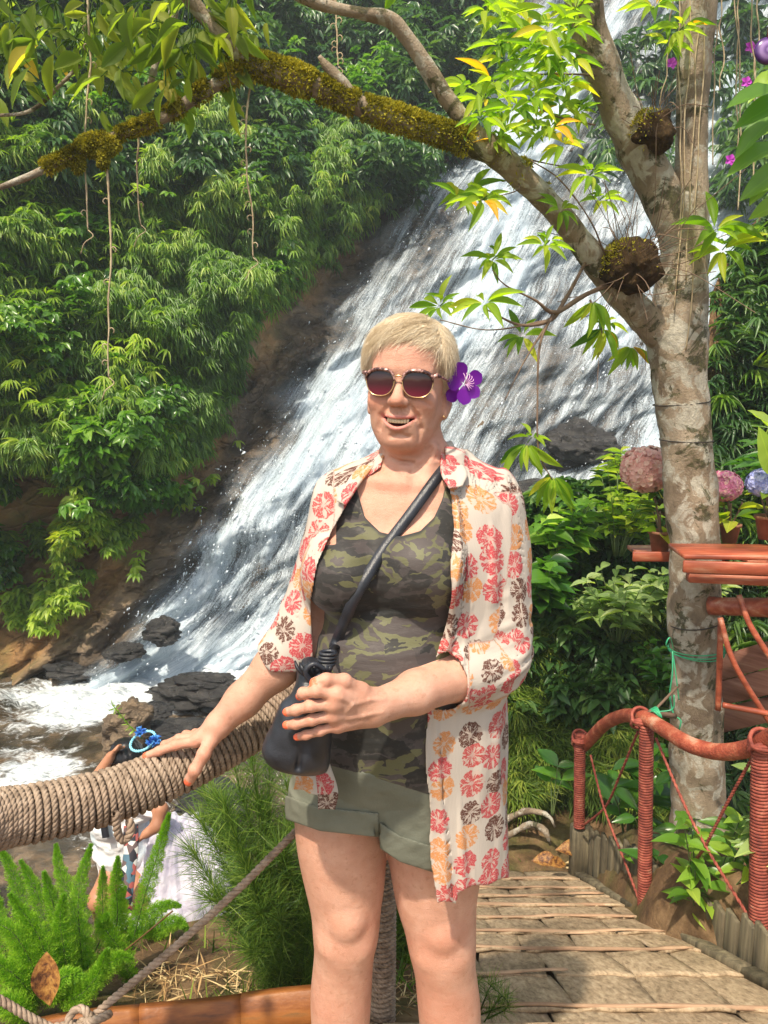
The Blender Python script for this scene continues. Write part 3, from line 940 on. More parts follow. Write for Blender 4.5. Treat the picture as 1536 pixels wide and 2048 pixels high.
for q, lo, hi, n, bias, nm in ((q_m, .08, .82, 60000, .42, 'moss'), (q_m2, .0, .54, 22000, .5, 'moss'), (q_m2, .58, .80, 12000, .9, 'moss'), (q_b1, .72, 1, 2500, -.05, 'moss')):
    p_, d_, r_ = moss_on(q, lo, hi, n, .012, bias, int(lo * 100) + n % 97)
    k = len(p_); L = rng.uniform(.008, .019, k)
    mb = MB(); scatter_leaves(mb, p_, d_, rng.normal(0, 1, (k, 3)), L, L * .42, T_moss, r_)
    mb.obj(nm, M_moss, tree)
# moss beard hanging below the elbow of the low branch
for (cx, cy, rx, ry, n) in ((195, 290, 42, 22, 9000), (155, 320, 12, 25, 2500), (206, 318, 10, 18, 1500)):
    c = V(cx, cy, 2.68); w = pr_(2, 2.68)
    v = rng.normal(0, 1, (n, 3)); v = unit(v) * rng.random((n, 1)) ** .4
    p_ = c + v * np.array([rx * w, .018, ry * w])
    L = rng.uniform(.006, .014, n)
    mb = MB(); scatter_leaves(mb, p_, unit(v + rng.normal(0, .5, (n, 3)) + [0, 0, -.3]), rng.normal(0, 1, (n, 3)), L, L * .42, T_moss, np.clip(.5 + .3 * v[:, 2] + rng.normal(0, .2, n), 0, 1))
    mb.obj('moss', M_moss, tree)

T_tree = leaf_template(7, .28, .16, .48)
def rosette(c, L, n, face, droop, seed, mat, mb=None, W=.23, spread=1.0, hang=.35):
    r = np.random.default_rng(seed)
    a = np.linspace(0, 2 * np.pi, n, endpoint=False) + r.normal(0, .2, n)
    ax = unit(np.array(face, float)); e1 = unit(np.cross(ax, [.1, .9, .3])); e2 = np.cross(ax, e1)
    el = r.uniform(.15, .9, n)
    d = e1 * np.cos(a)[:, None] * spread + e2 * np.sin(a)[:, None] * spread + ax * el[:, None] + np.array([0, 0, -1.]) * hang
    nm = ax + (e1 * np.cos(a)[:, None] + e2 * np.sin(a)[:, None]) * -.3 + r.normal(0, .2, (n, 3))
    own = mb is None
    mb = mb or MB()
    LL = L * r.uniform(.6, 1.12, n)
    scatter_leaves(mb, c + unit(d) * .012, d, nm, LL, LL * W, T_tree, np.clip(r.normal(.5, .24, n), 0, 1))
    return mb
CL = [(975, 20, .15), (1035, 30, .14), (1080, 110, .14), (1030, 150, .14), (1000, 90, .13), (1110, 100, .14), (1130, 170, .13), (1075, 240, .13), (1025, 220, .13), (965, 200, .15), (1150, 230, .12), (1105, 255, .12), (990, 280, .12), (1050, 60, .13), (1140, 60, .13), (1005, 40, .15), (1050, 95, .15), (1098, 60, .14), (1090, 150, .15), (1120, 210, .15), (1060, 200, .14), (985, 165, .17), (935, 175, .16), (1140, 120, .13), (1150, 20, .14), (1010, 120, .13), (960, 240, .13), (1015, 255, .13), (1070, 270, .12), (1125, 290, .11), (905, 258, .10),
      (940, 385, .15), (965, 400, .15), (915, 395, .14), (985, 520, .15), (970, 605, .15), (880, 612, .14), (1045, 672, .14), (1090, 490, .13), (1185, 600, .16), (1205, 655, .16), (1262, 690, .17), (1055, 885, .18), (1108, 950, .18),
      (1180, 350, .13), (1120, 420, .11), (1200, 400, .12), (1430, 460, .20), (1445, 500, .18), (1310, 15, .15), (1360, 60, .14), (1335, 90, .12)]
for i, (x, y, L) in enumerate(CL):
    Y = 2.95 + .18 * math.sin(i * 2.1) if x < 1250 else 3.1
    Y = 3.42 if 1255 < x < 1290 and y > 600 else Y
    hang = 1.5 if (y > 560 and x > 1150) or y > 860 else .45
    L *= .88
    mb = rosette(V(x, y, Y), L, 9 + (i * 5) % 5, (-.1 + .3 * math.sin(i), -.75, .75), .3, 300 + i, None, hang=hang)
    if i % 2 == 0:
        rosette(V(x, y, Y) + [.02, .02, .02], L * .6, 6, (.2, -.3, 1), .3, 900 + i, None, mb); add_tube(mb, [V(x, y, Y), V(x, y, Y) + [.02, .02, .02]], .003, 4, attrs={'rnd': .1, 'lu': 0., 'lv': .3})
    mb.obj('leaf_cluster', M_tleaf, tree)
# hanging broad leaves of the shaded canopy at the upper left
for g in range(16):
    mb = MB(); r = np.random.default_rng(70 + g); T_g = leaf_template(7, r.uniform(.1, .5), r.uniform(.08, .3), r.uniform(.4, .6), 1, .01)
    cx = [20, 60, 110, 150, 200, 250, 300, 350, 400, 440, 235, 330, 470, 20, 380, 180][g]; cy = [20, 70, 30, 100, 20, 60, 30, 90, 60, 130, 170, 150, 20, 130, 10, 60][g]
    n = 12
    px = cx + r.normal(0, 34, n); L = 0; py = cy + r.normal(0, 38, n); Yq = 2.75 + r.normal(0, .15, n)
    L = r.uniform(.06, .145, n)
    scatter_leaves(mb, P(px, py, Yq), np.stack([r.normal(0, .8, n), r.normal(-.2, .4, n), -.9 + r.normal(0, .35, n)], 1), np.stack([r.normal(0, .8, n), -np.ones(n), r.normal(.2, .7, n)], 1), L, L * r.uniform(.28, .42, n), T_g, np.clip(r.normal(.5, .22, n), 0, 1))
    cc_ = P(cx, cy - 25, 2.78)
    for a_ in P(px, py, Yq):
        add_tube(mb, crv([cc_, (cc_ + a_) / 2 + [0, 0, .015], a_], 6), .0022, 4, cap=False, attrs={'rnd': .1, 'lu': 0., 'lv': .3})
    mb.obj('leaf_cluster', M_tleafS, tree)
# canopy above the frame that dapples the light
mb = MB(); n = 2600
p_ = np.stack([rng.uniform(-2.6, 2.4, n), rng.uniform(.2, 4.2, n), rng.uniform(3.3, 4.6, n)], 1)
f_ = fbm(p_ * 1.3, 3, 88); p_ = p_[f_ > .26]; n = len(p_)
ok = proj(p_)[1] < -40; p_ = p_[ok]; n = len(p_)
L = rng.uniform(.12, .2, n)
scatter_leaves(mb, p_, rng.normal(0, 1, (n, 3)) * [1, 1, .4], rng.normal(0, .5, (n, 3)) + [0, 0, 1], L, L * .35, T_tree)
mb.obj('canopy', M_tleaf, tree)

# hanging vines
m = NT('dry_vine'); M_vine = m.done(m.bsdf(m.ramp(m.noise(m.pos(), 30, 3), [(.3, (.30, .21, .12)), (.7, (.52, .42, .27))]), .7))
VN = [(175, -20, 460, 2.70, 'knotted pale vine hanging through the moss clump of the low branch'), (214, 335, 755, 2.69, 'longest pale vine, hanging alone far below the mossy branch'),
      (290, 165, 450, 2.9, 'thin short vine between the moss clump and the arch of the branch'), (503, 160, 515, 2.80, 'pale vine with hooks hanging from the mossy arch of the branch'), (668, -20, 132, 2.95, 'short vine hanging above the broken mossy stub')]
for i, (x, y0, y1, Y, lab) in enumerate(VN):
    n = 14; r = np.random.default_rng(500 + i)
    ys = np.linspace(y0, y1, n); xs = x + np.cumsum(r.normal(0, 2.0, n)) * .8 + 4 * np.sin(ys / 60.)
    xs += x - xs[0]
    q = P(xs, ys, np.full(n, Y))
    mb = MB(); add_tube(mb, crv(q, 60), np.interp(np.linspace(0, 1, 60), [0, 1], [.0042, .0024]), 6, noise=.3, nscale=60)
    for k in range(2, n - 1):
        if r.random() < .75:
            s = 1 if r.random() < .5 else -1
            a = q[k]; add_tube(mb, crv([a, a + [.012 * s, -.004, .004], a + [.020 * s, -.004, -.006], a + [.014 * s, 0, -.014]], 8), .0020, 5)
    a = q[-1]
    add_tube(mb, crv([a, a + [.018, 0, -.02], a + [-.01, -.01, -.045], a + [-.03, 0, -.08]], 12), .0018, 5)
    mb.obj('hanging_vine', M_vine, group='pale vines hanging from the mossy branches', label=lab, cat='vine')
for i in range(11):
    r = np.random.default_rng(560 + i); x = [1375, 1392, 1408, 1362, 1430, 1462, 1488, 1505, 1340, 1520, 1448][i]
    y1 = [620, 560, 700, 480, 330, 420, 300, 380, 210, 260, 180][i]
    n = 9; ys = np.linspace(-20, y1, n); xs = x + np.cumsum(r.normal(0, 4, n))
    Y = 3.17 if i < 4 else 3.3 + .1 * r.random()
    if i < 3: xs = np.interp(ys, [-20, 160, 330, 480, 700], [1398, 1388, 1380, 1372, 1358]) + [-14, 4, 16][i] + r.normal(0, 3, n)
    mb = MB(); add_tube(mb, crv(P(xs, ys, np.full(n, Y)), 40), .0028, 6, noise=.3, nscale=40)
    mb.obj('aerial_root', M_vine, group='thin roots dangling beside the upright trunk', label=['thin root clinging to the left face of the upright trunk','thin root running down the middle of the upright trunk','thin root on the right face of the upright trunk reaching lowest','thin root hanging just left of the upright trunk','thin root hanging close to the right of the upright trunk','thin root crossing the big translucent leaves','thin root hanging beside the dim purple blossom','thin root hanging left of the purple disc','short thin root left of the upright trunk at the top','thin root hanging in front of the purple disc','shortest thin root hanging right of the upright trunk'][i], cat='root')

# root masses caught in the forks
m = NT('root_mass'); p = m.pos()
M_nest = m.done(m.bsdf(m.ramp(m.noise(p, 25, 6, .7), [(.3, (.018, .012, .007)), (.55, (.07, .042, .02)), (.75, (.16, .10, .05))]), .9, m.bump(m.noise(p, 50, 6, .8), 1, .02), .1))
for (cx, cy, Y, r_, lab, tw) in ((1262, 532, 3.14, 58, 'dark round root ball wedged in the lower fork of the tree', 130), (1300, 262, 3.16, 42, 'small mossy root clump in the upper fork of the tree', 60)):
    c = V(cx, cy, Y); rr = pr_(2 * r_, Y); tw = tw // 2
    e = empty('epiphyte', c, lab, 'plant')
    NF = Field(c - rr * 1.5, c + rr * 1.5, .006)
    NF.ell(c, (rr * .98, rr * .85, rr * .82)); NF.ell(c + [rr * .3, 0, -rr * .3], (rr * .6, rr * .6, rr * .55), None, .03)
    sl, gp = NF.win([-9, -9, -9], [9, 9, 9]); NF.f = (NF.f + .02 * fbm(gp * 16, 4, 3)).astype(np.float32)
    v, q = NF.mesh(); mb = MB(); mb.add(v, q); mb.obj('root_ball', M_nest, e)
    mb = MB()
    for k in range(tw):
        d = unit(rng.normal(0, 1, 3) + [-.1, -.2, .45]); a = c + d * rr * .8
        L = rng.uniform(.4, 1.5) * rr * 1.3
        s = rng.normal(0, .9, 3)
        add_tube(mb, crv([a, a + d * L * .5 + s * .03, a + d * L + s * L * .6 + [0, 0, rng.normal(0, .05)]], 7), .0016, 4, cap=False)
    mb.obj('dry_shoots', M_twig, e)
    n = 700; v = unit(rng.normal(0, .40, (n, 3)) + [-.8, -.3, .6]); L = rng.uniform(.007, .016, n)
    mb = MB(); scatter_leaves(mb, c + v * rr * np.array([1.0, .88, .84]), v + rng.normal(0, .5, (n, 3)), rng.normal(0, 1, (n, 3)), L, L * .4, T_moss); mb.obj('moss', M_moss, e)

# dark wires round the trunk, green ribbon
m = NT('dark_wire'); M_wire = m.done(m.bsdf((.03, .022, .018), .5))
def trunk_at(py):
    pp = q_tr; y = proj(pp[:, :3])[1]; o = np.argsort(y)
    return np.array([np.interp(py, y[o], pp[o, k]) for k in range(4)])
for i, (py, dy, lab) in enumerate(((806, 4, 'dark wire tied round the trunk below the lowest fork'), (880, -6, 'faint wire round the trunk beside the hydrangea'), (1240, 14, 'dark wire looped round the lower trunk above the green ribbon'))):
    c = trunk_at(py); a = np.linspace(0, 2 * np.pi, 40)
    pts = np.stack([c[0] + c[3] * 1.04 * np.cos(a), c[1] + c[3] * 1.04 * np.sin(a), c[2] + .008 * np.sin(a + 1) + np.cos(a) * dy * .0012], 1)
    mb = MB(); add_tube(mb, pts, .0028, 6, cap=False); mb.obj('wire', M_wire, label=lab, cat='wire')
m = NT('green_ribbon'); M_rib = m.done(m.bsdf((.05, .42, .20), .35, Transmission_Weight=.2))
rb = MB(); c = trunk_at(1298)
for k in range(3):
    a = np.linspace(0, 2 * np.pi, 44)
    add_tube(rb, np.stack([c[0] + c[3] * 1.07 * np.cos(a), c[1] + c[3] * 1.07 * np.sin(a), c[2] + .007 * (k - 1) + .010 * np.sin(a * 1 + k)], 1), .0045, 6, cap=False, sq=.5)
k0 = V(1345, 1300, 3.15)
for pts in ([(1345, 1300, 3.17), (1332, 1290, 3.14), (1340, 1275, 3.14), (1347, 1298, 3.16)], [(1345, 1300, 3.17), (1345, 1345, 3.14), (1340, 1390, 3.14), (1348, 1430, 3.12), (1362, 1440, 3.1), (1358, 1460, 3.1)], [(1345, 1300, 3.17), (1352, 1350, 3.14), (1358, 1400, 3.14)]):
    add_tube(rb, crv([V(*p_) for p_ in pts], 20), .0035, 6, sq=.4)
rb.obj('ribbon', M_rib, label='green plastic ribbon tied round the trunk above the red railing', cat='ribbon')
# ================================================================ WALKWAY, RED RAILING, RIGHT SIDE
def yd(py): return .95 / (float(S(py)) * -1 - .45)        # walkway: z = 1.5 - .95 - .45 Y
def deckz(Y): return CAMZ - .95 - .45 * Y
def wood_mat(name, a, b, c3, sc=1.0, axis='Y', rough=.75):
    m = NT(name); p = m.obj()
    n0 = m.n('ObjectInfo').outputs['Random']
    pv = m.vmath('ADD', m.vmath('MULTIPLY', p, {'Y': (60, 2.0, 60), 'X': (2.2, 34, 34), 'Z': (34, 34, 2.2)}[axis]), m.n('CombineXYZ', {0: m.math('MULTIPLY', m.attr('rnd').outputs['Fac'], 31.), 1: m.math('MULTIPLY', m.attr('rnd').outputs['Fac'], 17.)}).outputs[0])
    g = m.noise(pv, sc, 6, .68, .3)
    col = m.ramp(g, [(.30, a), (.52, b), (.72, c3)])
    col = m.mix(m.math('MULTIPLY', m.attr('rnd').outputs['Fac'], .6), col, m.mix(1.0, col, (.66, .62, .60), 'MULTIPLY'))
    st = m.ramp(m.noise(p, 5, 5, .65), [(.48, 0.0), (.62, .55)])
    col = m.mix(st, col, m.mix(1.0, col, (.42, .42, .40), 'MULTIPLY'))
    return m.done(m.bsdf(col, rough, m.bump(g, .7, .006), .25))
M_plank = wood_mat('weathered_bark_plank', (.20, .14, .085), (.43, .325, .21), (.60, .48, .33))
M_batten = wood_mat('pale_batten', (.22, .13, .08), (.42, .27, .17), (.56, .40, .27), axis='X')
M_board = wood_mat('grey_green_board', (.05, .045, .03), (.15, .125, .08), (.25, .22, .14), axis='Z')
walk = empty('boardwalk', (0.8, 2.6, deckz(2.6)), 'sunlit plank walkway with pale battens leading down past the red railing', 'walkway')
rows_y = [2140, 2025, 1954, 1904, 1869, 1838, 1815, 1797, 1780, 1762, 1746]
ed = [yd(y) if y < 2100 else 1.60 for y in rows_y]
def right_edge(Y): return np.interp(Y, [1.2, 2.28, 3.2, 3.8], [1.40, 1.235, 1.13, 1.06])
def left_edge(Y): return np.interp(Y, [1.2, 2.0, 3.0, 3.9], [.02, .12, .25, .38])
sl_ang = math.atan(-.45)
Rd = np.array(Matrix.Rotation(sl_ang, 3, 'X'))
rr_ = np.random.default_rng(4)
for i in range(len(ed) - 1):
    y0, y1 = ed[i], ed[i + 1]; ym = (y0 + y1) / 2
    xl, xr = left_edge(ym), right_edge(ym)
    x = xl - rr_.uniform(0, .1)
    while x < xr:
        w = rr_.uniform(.18, .34)
        x2 = min(x + w, xr + .01)
        mb = MB(); nx, ny = 9, 9
        u = np.linspace(0, 1, nx); v = np.linspace(0, 1, ny)
        sk = rr_.normal(0, .012)
        X = x + (x2 - x - .003) * u[:, None] + sk * (v - .5)[None] * 2; Yq = (y0 - .012 + (y1 - y0 + .03) * v)[None] + 0 * X + .006 * np.sin(u * 9 + i)[:, None]
        lift = .012 * (1 - v)[None] + .006 * rr_.random()
        Z = deckz(Yq) + lift + .004 * np.cos((u - .5)[:, None] * 4) + .003 * fbm(np.stack([X * 14, Yq * 5, X * 0 + i], -1), 2, 3)
        top = np.stack([X, Yq, Z], -1); bot = top - [0, 0, .014]
        nn = nx * ny; f = grid_faces(nx, ny)[:, ::-1]
        rim = []
        b_ = [(k, 0) for k in range(nx)] + [(nx - 1, k) for k in range(1, ny)] + [(k, ny - 1) for k in range(nx - 2, -1, -1)] + [(0, k) for k in range(ny - 2, 0, -1)]
        id_ = [a * ny + c for a, c in b_]
        for a, c in zip(id_, id_[1:] + id_[:1]): rim.append([a, a + nn, c + nn, c])
        rv = float(rr_.random())
        mb.add(np.concatenate([top.reshape(-1, 3), bot.reshape(-1, 3)]), np.concatenate([f, f[:, ::-1] + nn, np.array(rim)]), rnd=rv)
        mb.obj('plank', M_plank, walk, smooth=False)
        x = x2
for i in range(1, len(ed) - 1):
    Y = ed[i]; xl, xr = left_edge(Y) - .02, right_edge(Y) - .03
    if i in (2,): xr = xl + .50
    n = 26; t = np.linspace(0, 1, n); X = xl + (xr - xl) * t
    pth_ = np.stack([X, Y + .010 * fbm(np.stack([X * 3, X * 0 + i * 9, X * 0], 1), 2, 2), deckz(Y) + .020 + .004 * fbm(np.stack([X * 5, X * 0 + i * 9, X * 0], 1), 2, 5)], 1)
    mb = MB(); rad = np.full(n, .0085) * (1 + .25 * fbm(np.stack([X * 4, X * 0 + i, X * 0], 1), 2, 9)); rad[0] *= .5; rad[-1] *= .4
    v, f, t3 = tube(pth_, rad, 8, noise=.2, nscale=20, sq=.55); mb.add(v, f, rnd=rr_.random() * .5); mb.t.append(t3 + 0)
    mb.obj('batten', M_batten, walk)
# landing under her feet
add = MB()
lx = -.35
k_ = 0
while lx < 1.35:
    w = .17; mb = MB(); add_box(mb, (lx + w / 2, .95, -.032), (w / 2 - .004, .66, .012), bevel=.004, rnd=rr_.random()); mb.obj('plank', M_plank, walk, smooth=False); lx += w
mb = MB(); add_box(mb, (.5, 1.625, -.12), (.86, .012, .075), bevel=.003, rnd=.4); mb.obj('riser', M_batten, walk)

# edge boards
kerb = empty('edging_board', (1.2, 2.9, deckz(2.9)), 'row of short upright boards holding the soil along the right edge of the walkway', 'edging')
q = [(right_edge(y) + .02, y) for y in (3.80, 3.2, 2.28, 1.7)]
def sheet_box(mb, a, b, h0, h1, t, **kw):
    a = np.array(a, float); b = np.array(b, float); d = unit(b - a); s = unit(np.cross([0, 0, 1.], d)) * t
    vs = []
    for p_, hh2 in ((a, (h0, h1)), (b, (h0, h1))):
        for sg in (-1, 1):
            for h in hh2: vs.append(p_ + s * sg + [0, 0, h])
    mb.add(np.array(vs), np.array([[0, 1, 3, 2], [4, 6, 7, 5], [0, 4, 5, 1], [2, 3, 7, 6], [0, 2, 6, 4], [1, 5, 7, 3]]), **kw)
for k in range(3):
    mb = MB(); a = np.array([*q[k], deckz(q[k][1]) + .02]); b = np.array([*q[k + 1], deckz(q[k + 1][1]) + .02]); b = a + (b - a) * .985
    d = unit(b - a); M = rot_to(d); L = np.linalg.norm(b - a)
    add_box(mb, (a + b) / 2, (L / 2, .028, .016), M, .005, rnd=rr_.random() * .5); mb.obj('kerb_rail', M_board, kerb, smooth=False)
nb = 26
for k in range(nb):
    Y = 3.82 - k * .085; x = float(right_edge(Y)) + .068
    h = .28 + .02 * rr_.random() - .10 * sstep(3.3, 2.6, Y)
    mb = MB(); z0 = deckz(Y) - .12; z1 = deckz(Y) + h
    add_box(mb, (x, Y, (z0 + z1) / 2), (.010, .040, (z1 - z0) / 2), np.array(Matrix.Rotation(R(rr_.normal(0, 2)), 3, 'X')), .004, rnd=rr_.random()); mb.obj('upright_board', M_board, kerb, smooth=False)
c_ = V(1162, 1703, 3.80)
mb = MB(); add_box(mb, (c_[0], c_[1], deckz(3.8) + .13), (.055, .05, .17), None, .008, rnd=.3); mb.obj('corner_box', M_board, kerb, smooth=False)

# ---- red rope-wrapped railing
m = NT('red_rope'); p = m.pos()
c = m.ramp(m.noise(p, 25, 5, .65), [(.3, (.13, .03, .022)), (.5, (.27, .06, .04)), (.62, (.35, .10, .065)), (.74, (.42, .22, .15))])
M_red = m.done(m.bsdf(c, .7, m.bump(m.noise(p, 160, 4, .7), .5, .003), .3))
m = NT('red_handrail'); p = m.pos()
wv = m.vor(p, 130)
c = m.ramp(m.noise(p, 14, 5, .65), [(.3, (.17, .038, .022)), (.5, (.33, .07, .038)), (.60, (.42, .13, .07)), (.72, (.50, .28, .19))])
M_hrail = m.done(m.bsdf(c, .55, m.bump(wv.outputs[0], .55, .004), .35))
rail = empty('red_railing', (1.2, 2.8, deckz(2.8)), 'rust red railing with rope wound posts and a wavy handrail beside the walkway', 'railing')
def coil(path, core, wire, turns, sides=6, spt=22):
    """wire wound tightly round a core; path (n,3)"""
    n = int(turns * spt); p = crv(path, n); T, N, B_ = frames(p)
    a = np.linspace(0, 2 * np.pi * turns, n)
    return p + (N * np.cos(a)[:, None] + B_ * np.sin(a)[:, None]) * core
POSTS = [(1160, 1468, 1655, 3.77, .029), (1293, 1452, 1837, 3.0, .029), (1524, 1495, 1937, 2.37, .034)]
ptop = []
for (x, yt, yb, Y, r_) in POSTS:
    a, b = V(x, yt, Y), V(x, yb, Y); b[0] = a[0] + (b[0] - a[0]) * .8
    mb = MB(); add_tube(mb, crv([a, b], 12), r_ * .8, 16); po = mb.obj('post', M_red, rail)
    L = np.linalg.norm(a - b); tw = L / .0125
    mb = MB(); add_tube(mb, coil([a, b], r_ * .86, 0, tw), .0068, 5); mb.obj('rope_winding', M_red, po)
    ptop.append(a)
HR = [(1150, 1500, 3.80), (1168, 1492, 3.78), (1188, 1470, 3.68), (1212, 1447, 3.5), (1245, 1432, 3.3), (1285, 1434, 3.05), (1325, 1456, 2.88), (1375, 1487, 2.7), (1430, 1503, 2.58), (1485, 1500, 2.46), (1530, 1482, 2.36), (1600, 1440, 2.2)]
pt = crv(np.array([V(*p_) for p_ in HR]), 90)
mb = MB(); add_tube(mb, pt, .031, 18, noise=.05, nscale=30); hr = mb.obj('handrail', M_hrail, rail)
for (x, y, Y) in ((1160, 1480, 3.77), (1524, 1490, 2.36), (1282, 1440, 3.03)):
    mb = MB(); c = V(x, y, Y)
    for k in range(5):
        a = np.linspace(0, 2 * np.pi, 26); t_ = (k - 2) * .45
        pts = np.stack([.040 * np.cos(a), .040 * np.sin(a) * math.cos(t_), .040 * np.sin(a) * math.sin(t_) + (k - 2) * .008], 1)
        add_tube(mb, c + pts, .0075, 6, cap=False)
    mb.obj('lashing', M_red, rail)
for rows in ([(1181, 1510, 3.6), (1208, 1615, 3.45), (1250, 1725, 3.2), (1290, 1832, 2.98)], [(1276, 1462, 3.05), (1240, 1550, 3.25), (1210, 1614, 3.45), (1165, 1652, 3.7)], [(1292, 1830, 2.96), (1325, 1780, 2.86)],
             [(1312, 1476, 2.94), (1360, 1590, 2.75), (1410, 1690, 2.6), (1500, 1838, 2.4)], [(1503, 1518, 2.42), (1455, 1605, 2.5), (1412, 1690, 2.6)], [(1412, 1692, 2.6), (1360, 1760, 2.8), (1306, 1822, 2.96)]):
    q = crv(np.array([V(*p_) for p_ in rows]), 60); mb = MB()
    T, N, B_ = frames(q); a = np.linspace(0, 2 * np.pi * 16, 60)
    for ph in (0, np.pi): add_tube(mb, q + (N * np.cos(a + ph)[:, None] + B_ * np.sin(a + ph)[:, None]) * .0028, .0045, 5)
    mb.obj('brace_rope', M_red, rail)
mb = MB(); c = V(1310, 1424, 3.0)
for k in range(3):
    a = np.linspace(0, 2 * np.pi, 20); add_tube(mb, np.stack([c[0] + .018 * np.cos(a + k), c[1] + .03 * np.sin(a), c[2] + .012 * np.sin(a * 2 + k)], 1), .004, 5, cap=False)
add_tube(mb, crv([V(1310, 1424, 3.0), V(1345, 1418, 2.99), V(1348, 1390, 2.98)], 12), .003, 5)
mb.obj('ribbon', M_rib, label='small green ribbon knotted on the crest of the red handrail', cat='ribbon')
mb = MB(); add_tube(mb, crv([V(1300, 1425, 3.0), V(1350, 1432, 3.1)], 6), .012, 8); add_tube(mb, crv([V(1300, 1430, 3.0), V(1358, 1370, 3.15)], 6), .006, 7)
mb.obj('stick', M_twig, label='short bare sticks tied between the red handrail and the trunk', cat='stick')

# ---- red painted plank table
m = NT('red_paint_wood'); p = m.pos()
c = m.ramp(m.noise(m.vmath('MULTIPLY', p, (3, 22, 22)), 1, 5, .6), [(.28, (.15, .035, .02)), (.5, (.34, .075, .035)), (.60, (.42, .14, .075)), (.72, (.52, .30, .21))])
M_paint = m.done(m.bsdf(c, .42, m.bump(m.noise(m.vmath('MULTIPLY', p, (3, 40, 40)), 1, 4), .3, .004), .4))
tb = empty('plank_table', V(1480, 1160, 3.1), 'red painted plank table round the trunk holding the potted hydrangeas', 'table')
def plank_between(name, a, b, w, t, mat, root, up=(0, 0, 1)):
    a, b = np.array(a), np.array(b); mb = MB(); add_box(mb, (a + b) / 2, (np.linalg.norm(b - a) / 2, w / 2, t / 2), rot_to(b - a, up), .004)
    return mb.obj(name, mat, root, smooth=False)
zt = V(1362, 1118, 2.95)[2]
A0 = V(1265, 1108, 3.75); A0[2] = zt + .0; 
z2 = V(1268, 1104, 3.72)[2]
plank_between('table_board', [V(1268, 1104, 3.72)[0], 3.72, z2], [V(1268, 1104, 3.72)[0] + 1.6, 3.66, z2 + .02], .26, .022, M_paint, tb)
plank_between('table_board', [V(1268, 1104, 3.72)[0] + .45, 3.45, z2 + .005], [V(1268, 1104, 3.72)[0] + 1.6, 3.40, z2 + .02], .24, .022, M_paint, tb)
zb_ = V(1362, 1128, 2.92)[2]
xb = V(1362, 1128, 2.92)[0]
plank_between('table_board', [xb + .02, 3.03, zb_ + .03], [xb + 1.2, 2.90, zb_ + .045], .24, .02, M_paint, tb)
plank_between('table_apron', [xb, 2.90, zb_ - .005], [xb + 1.2, 2.77, zb_ - .02], .016, .050, M_paint, tb)
plank_between('table_apron', [V(1266, 1110, 3.58)[0], 3.585, z2 + .006], [V(1266, 1110, 3.58)[0] + .45, 3.57, z2 + .006], .016, .05, M_paint, tb)
plank_between('table_apron', [xb + .05, 2.97, zb_ - .065], [xb + 1.2, 2.84, zb_ - .085], .05, .04, M_paint, tb)
for rows, r_ in (([(1420, 1212, 3.2), (1560, 1216, 3.0)], .042), ([(1440, 1235, 3.0), (1470, 1330, 2.95), (1555, 1470, 2.9)], .012), ([(1478, 1190, 3.0), (1500, 1250, 2.95), (1550, 1330, 2.9)], .012), ([(1442, 1240, 3.1), (1436, 1420, 3.1)], .013), ([(1445, 1410, 2.9), (1550, 1430, 2.85)], .012)):
    mb = MB(); add_tube(mb, crv(np.array([V(*p_) for p_ in rows]), 14), r_, 12, noise=.08, nscale=20); mb.obj('table_strut', M_paint, tb)
m = NT('faded_red_plank'); p = m.pos()
M_fade = m.done(m.bsdf(m.ramp(m.noise(m.vmath('MULTIPLY', p, (2, 2, 25)), 1, 5, .6), [(.3, (.16, .06, .04)), (.6, (.36, .17, .12)), (.8, (.5, .3, .22))]), .75, m.bump(m.noise(m.vmath('MULTIPLY', p, (2, 2, 30)), 1, 5), .5, .01), .2))
bn = empty('plank_bench', V(1500, 1400, 3.4), 'faded red plank bench behind the trunk under the table', 'bench')
for (y0, y1, d) in ((1345, 1312, 3.55), (1395, 1370, 3.55), (1450, 1425, 3.6)):
    a, b = V(1432, y0 - 6, d), V(1600, y1 - 22, d - .3)
    plank_between('bench_board', a, b, .022, .115, M_fade, bn)

# ---- potted hydrangeas
M_var = leaf_mat('hydrangea_leaf', [(0, (.06, .15, .02)), (.5, (.20, .30, .03)), (1, (.42, .44, .06))], .45, .4, spec=.35)
m = NT('terracotta'); p = m.pos(); M_terra = m.done(m.bsdf(m.ramp(m.noise(p, 18, 5), [(.3, (.17, .065, .035)), (.7, (.32, .14, .075))]), .75, m.bump(m.noise(p, 90, 4), .3, .004)))
def lathe(mb, c, prof, n=28):
    prof = np.array(prof); a = np.linspace(0, 2 * np.pi, n, endpoint=False)
    v = np.stack([c[0] + prof[:, 0:1] * np.cos(a), c[1] + prof[:, 0:1] * np.sin(a), c[2] + prof[:, 1:2] + 0 * a], -1).reshape(-1, 3)
    k = len(prof); i = np.arange(k - 1)[:, None] * n; j = np.arange(n)[None]; j2 = (j + 1) % n
    mb.add(v, np.stack([i + j, i + j2, i + n + j2, i + n + j], -1).reshape(-1, 4))
T_flo = leaf_template(3, .1, .25, .55, .6)
def petals_mat(name, a, b, c3):
    m = NT(name); c = m.ramp(m.attr('rnd').outputs['Fac'], [(0, a), (.5, b), (1, c3)])
    tl = m.n('BsdfTranslucent', {0: c}); return m.done(m.n('MixShader', {0: .3, 1: m.bsdf(c, .6, spec=.2), 2: tl.outputs[0]}).outputs[0])
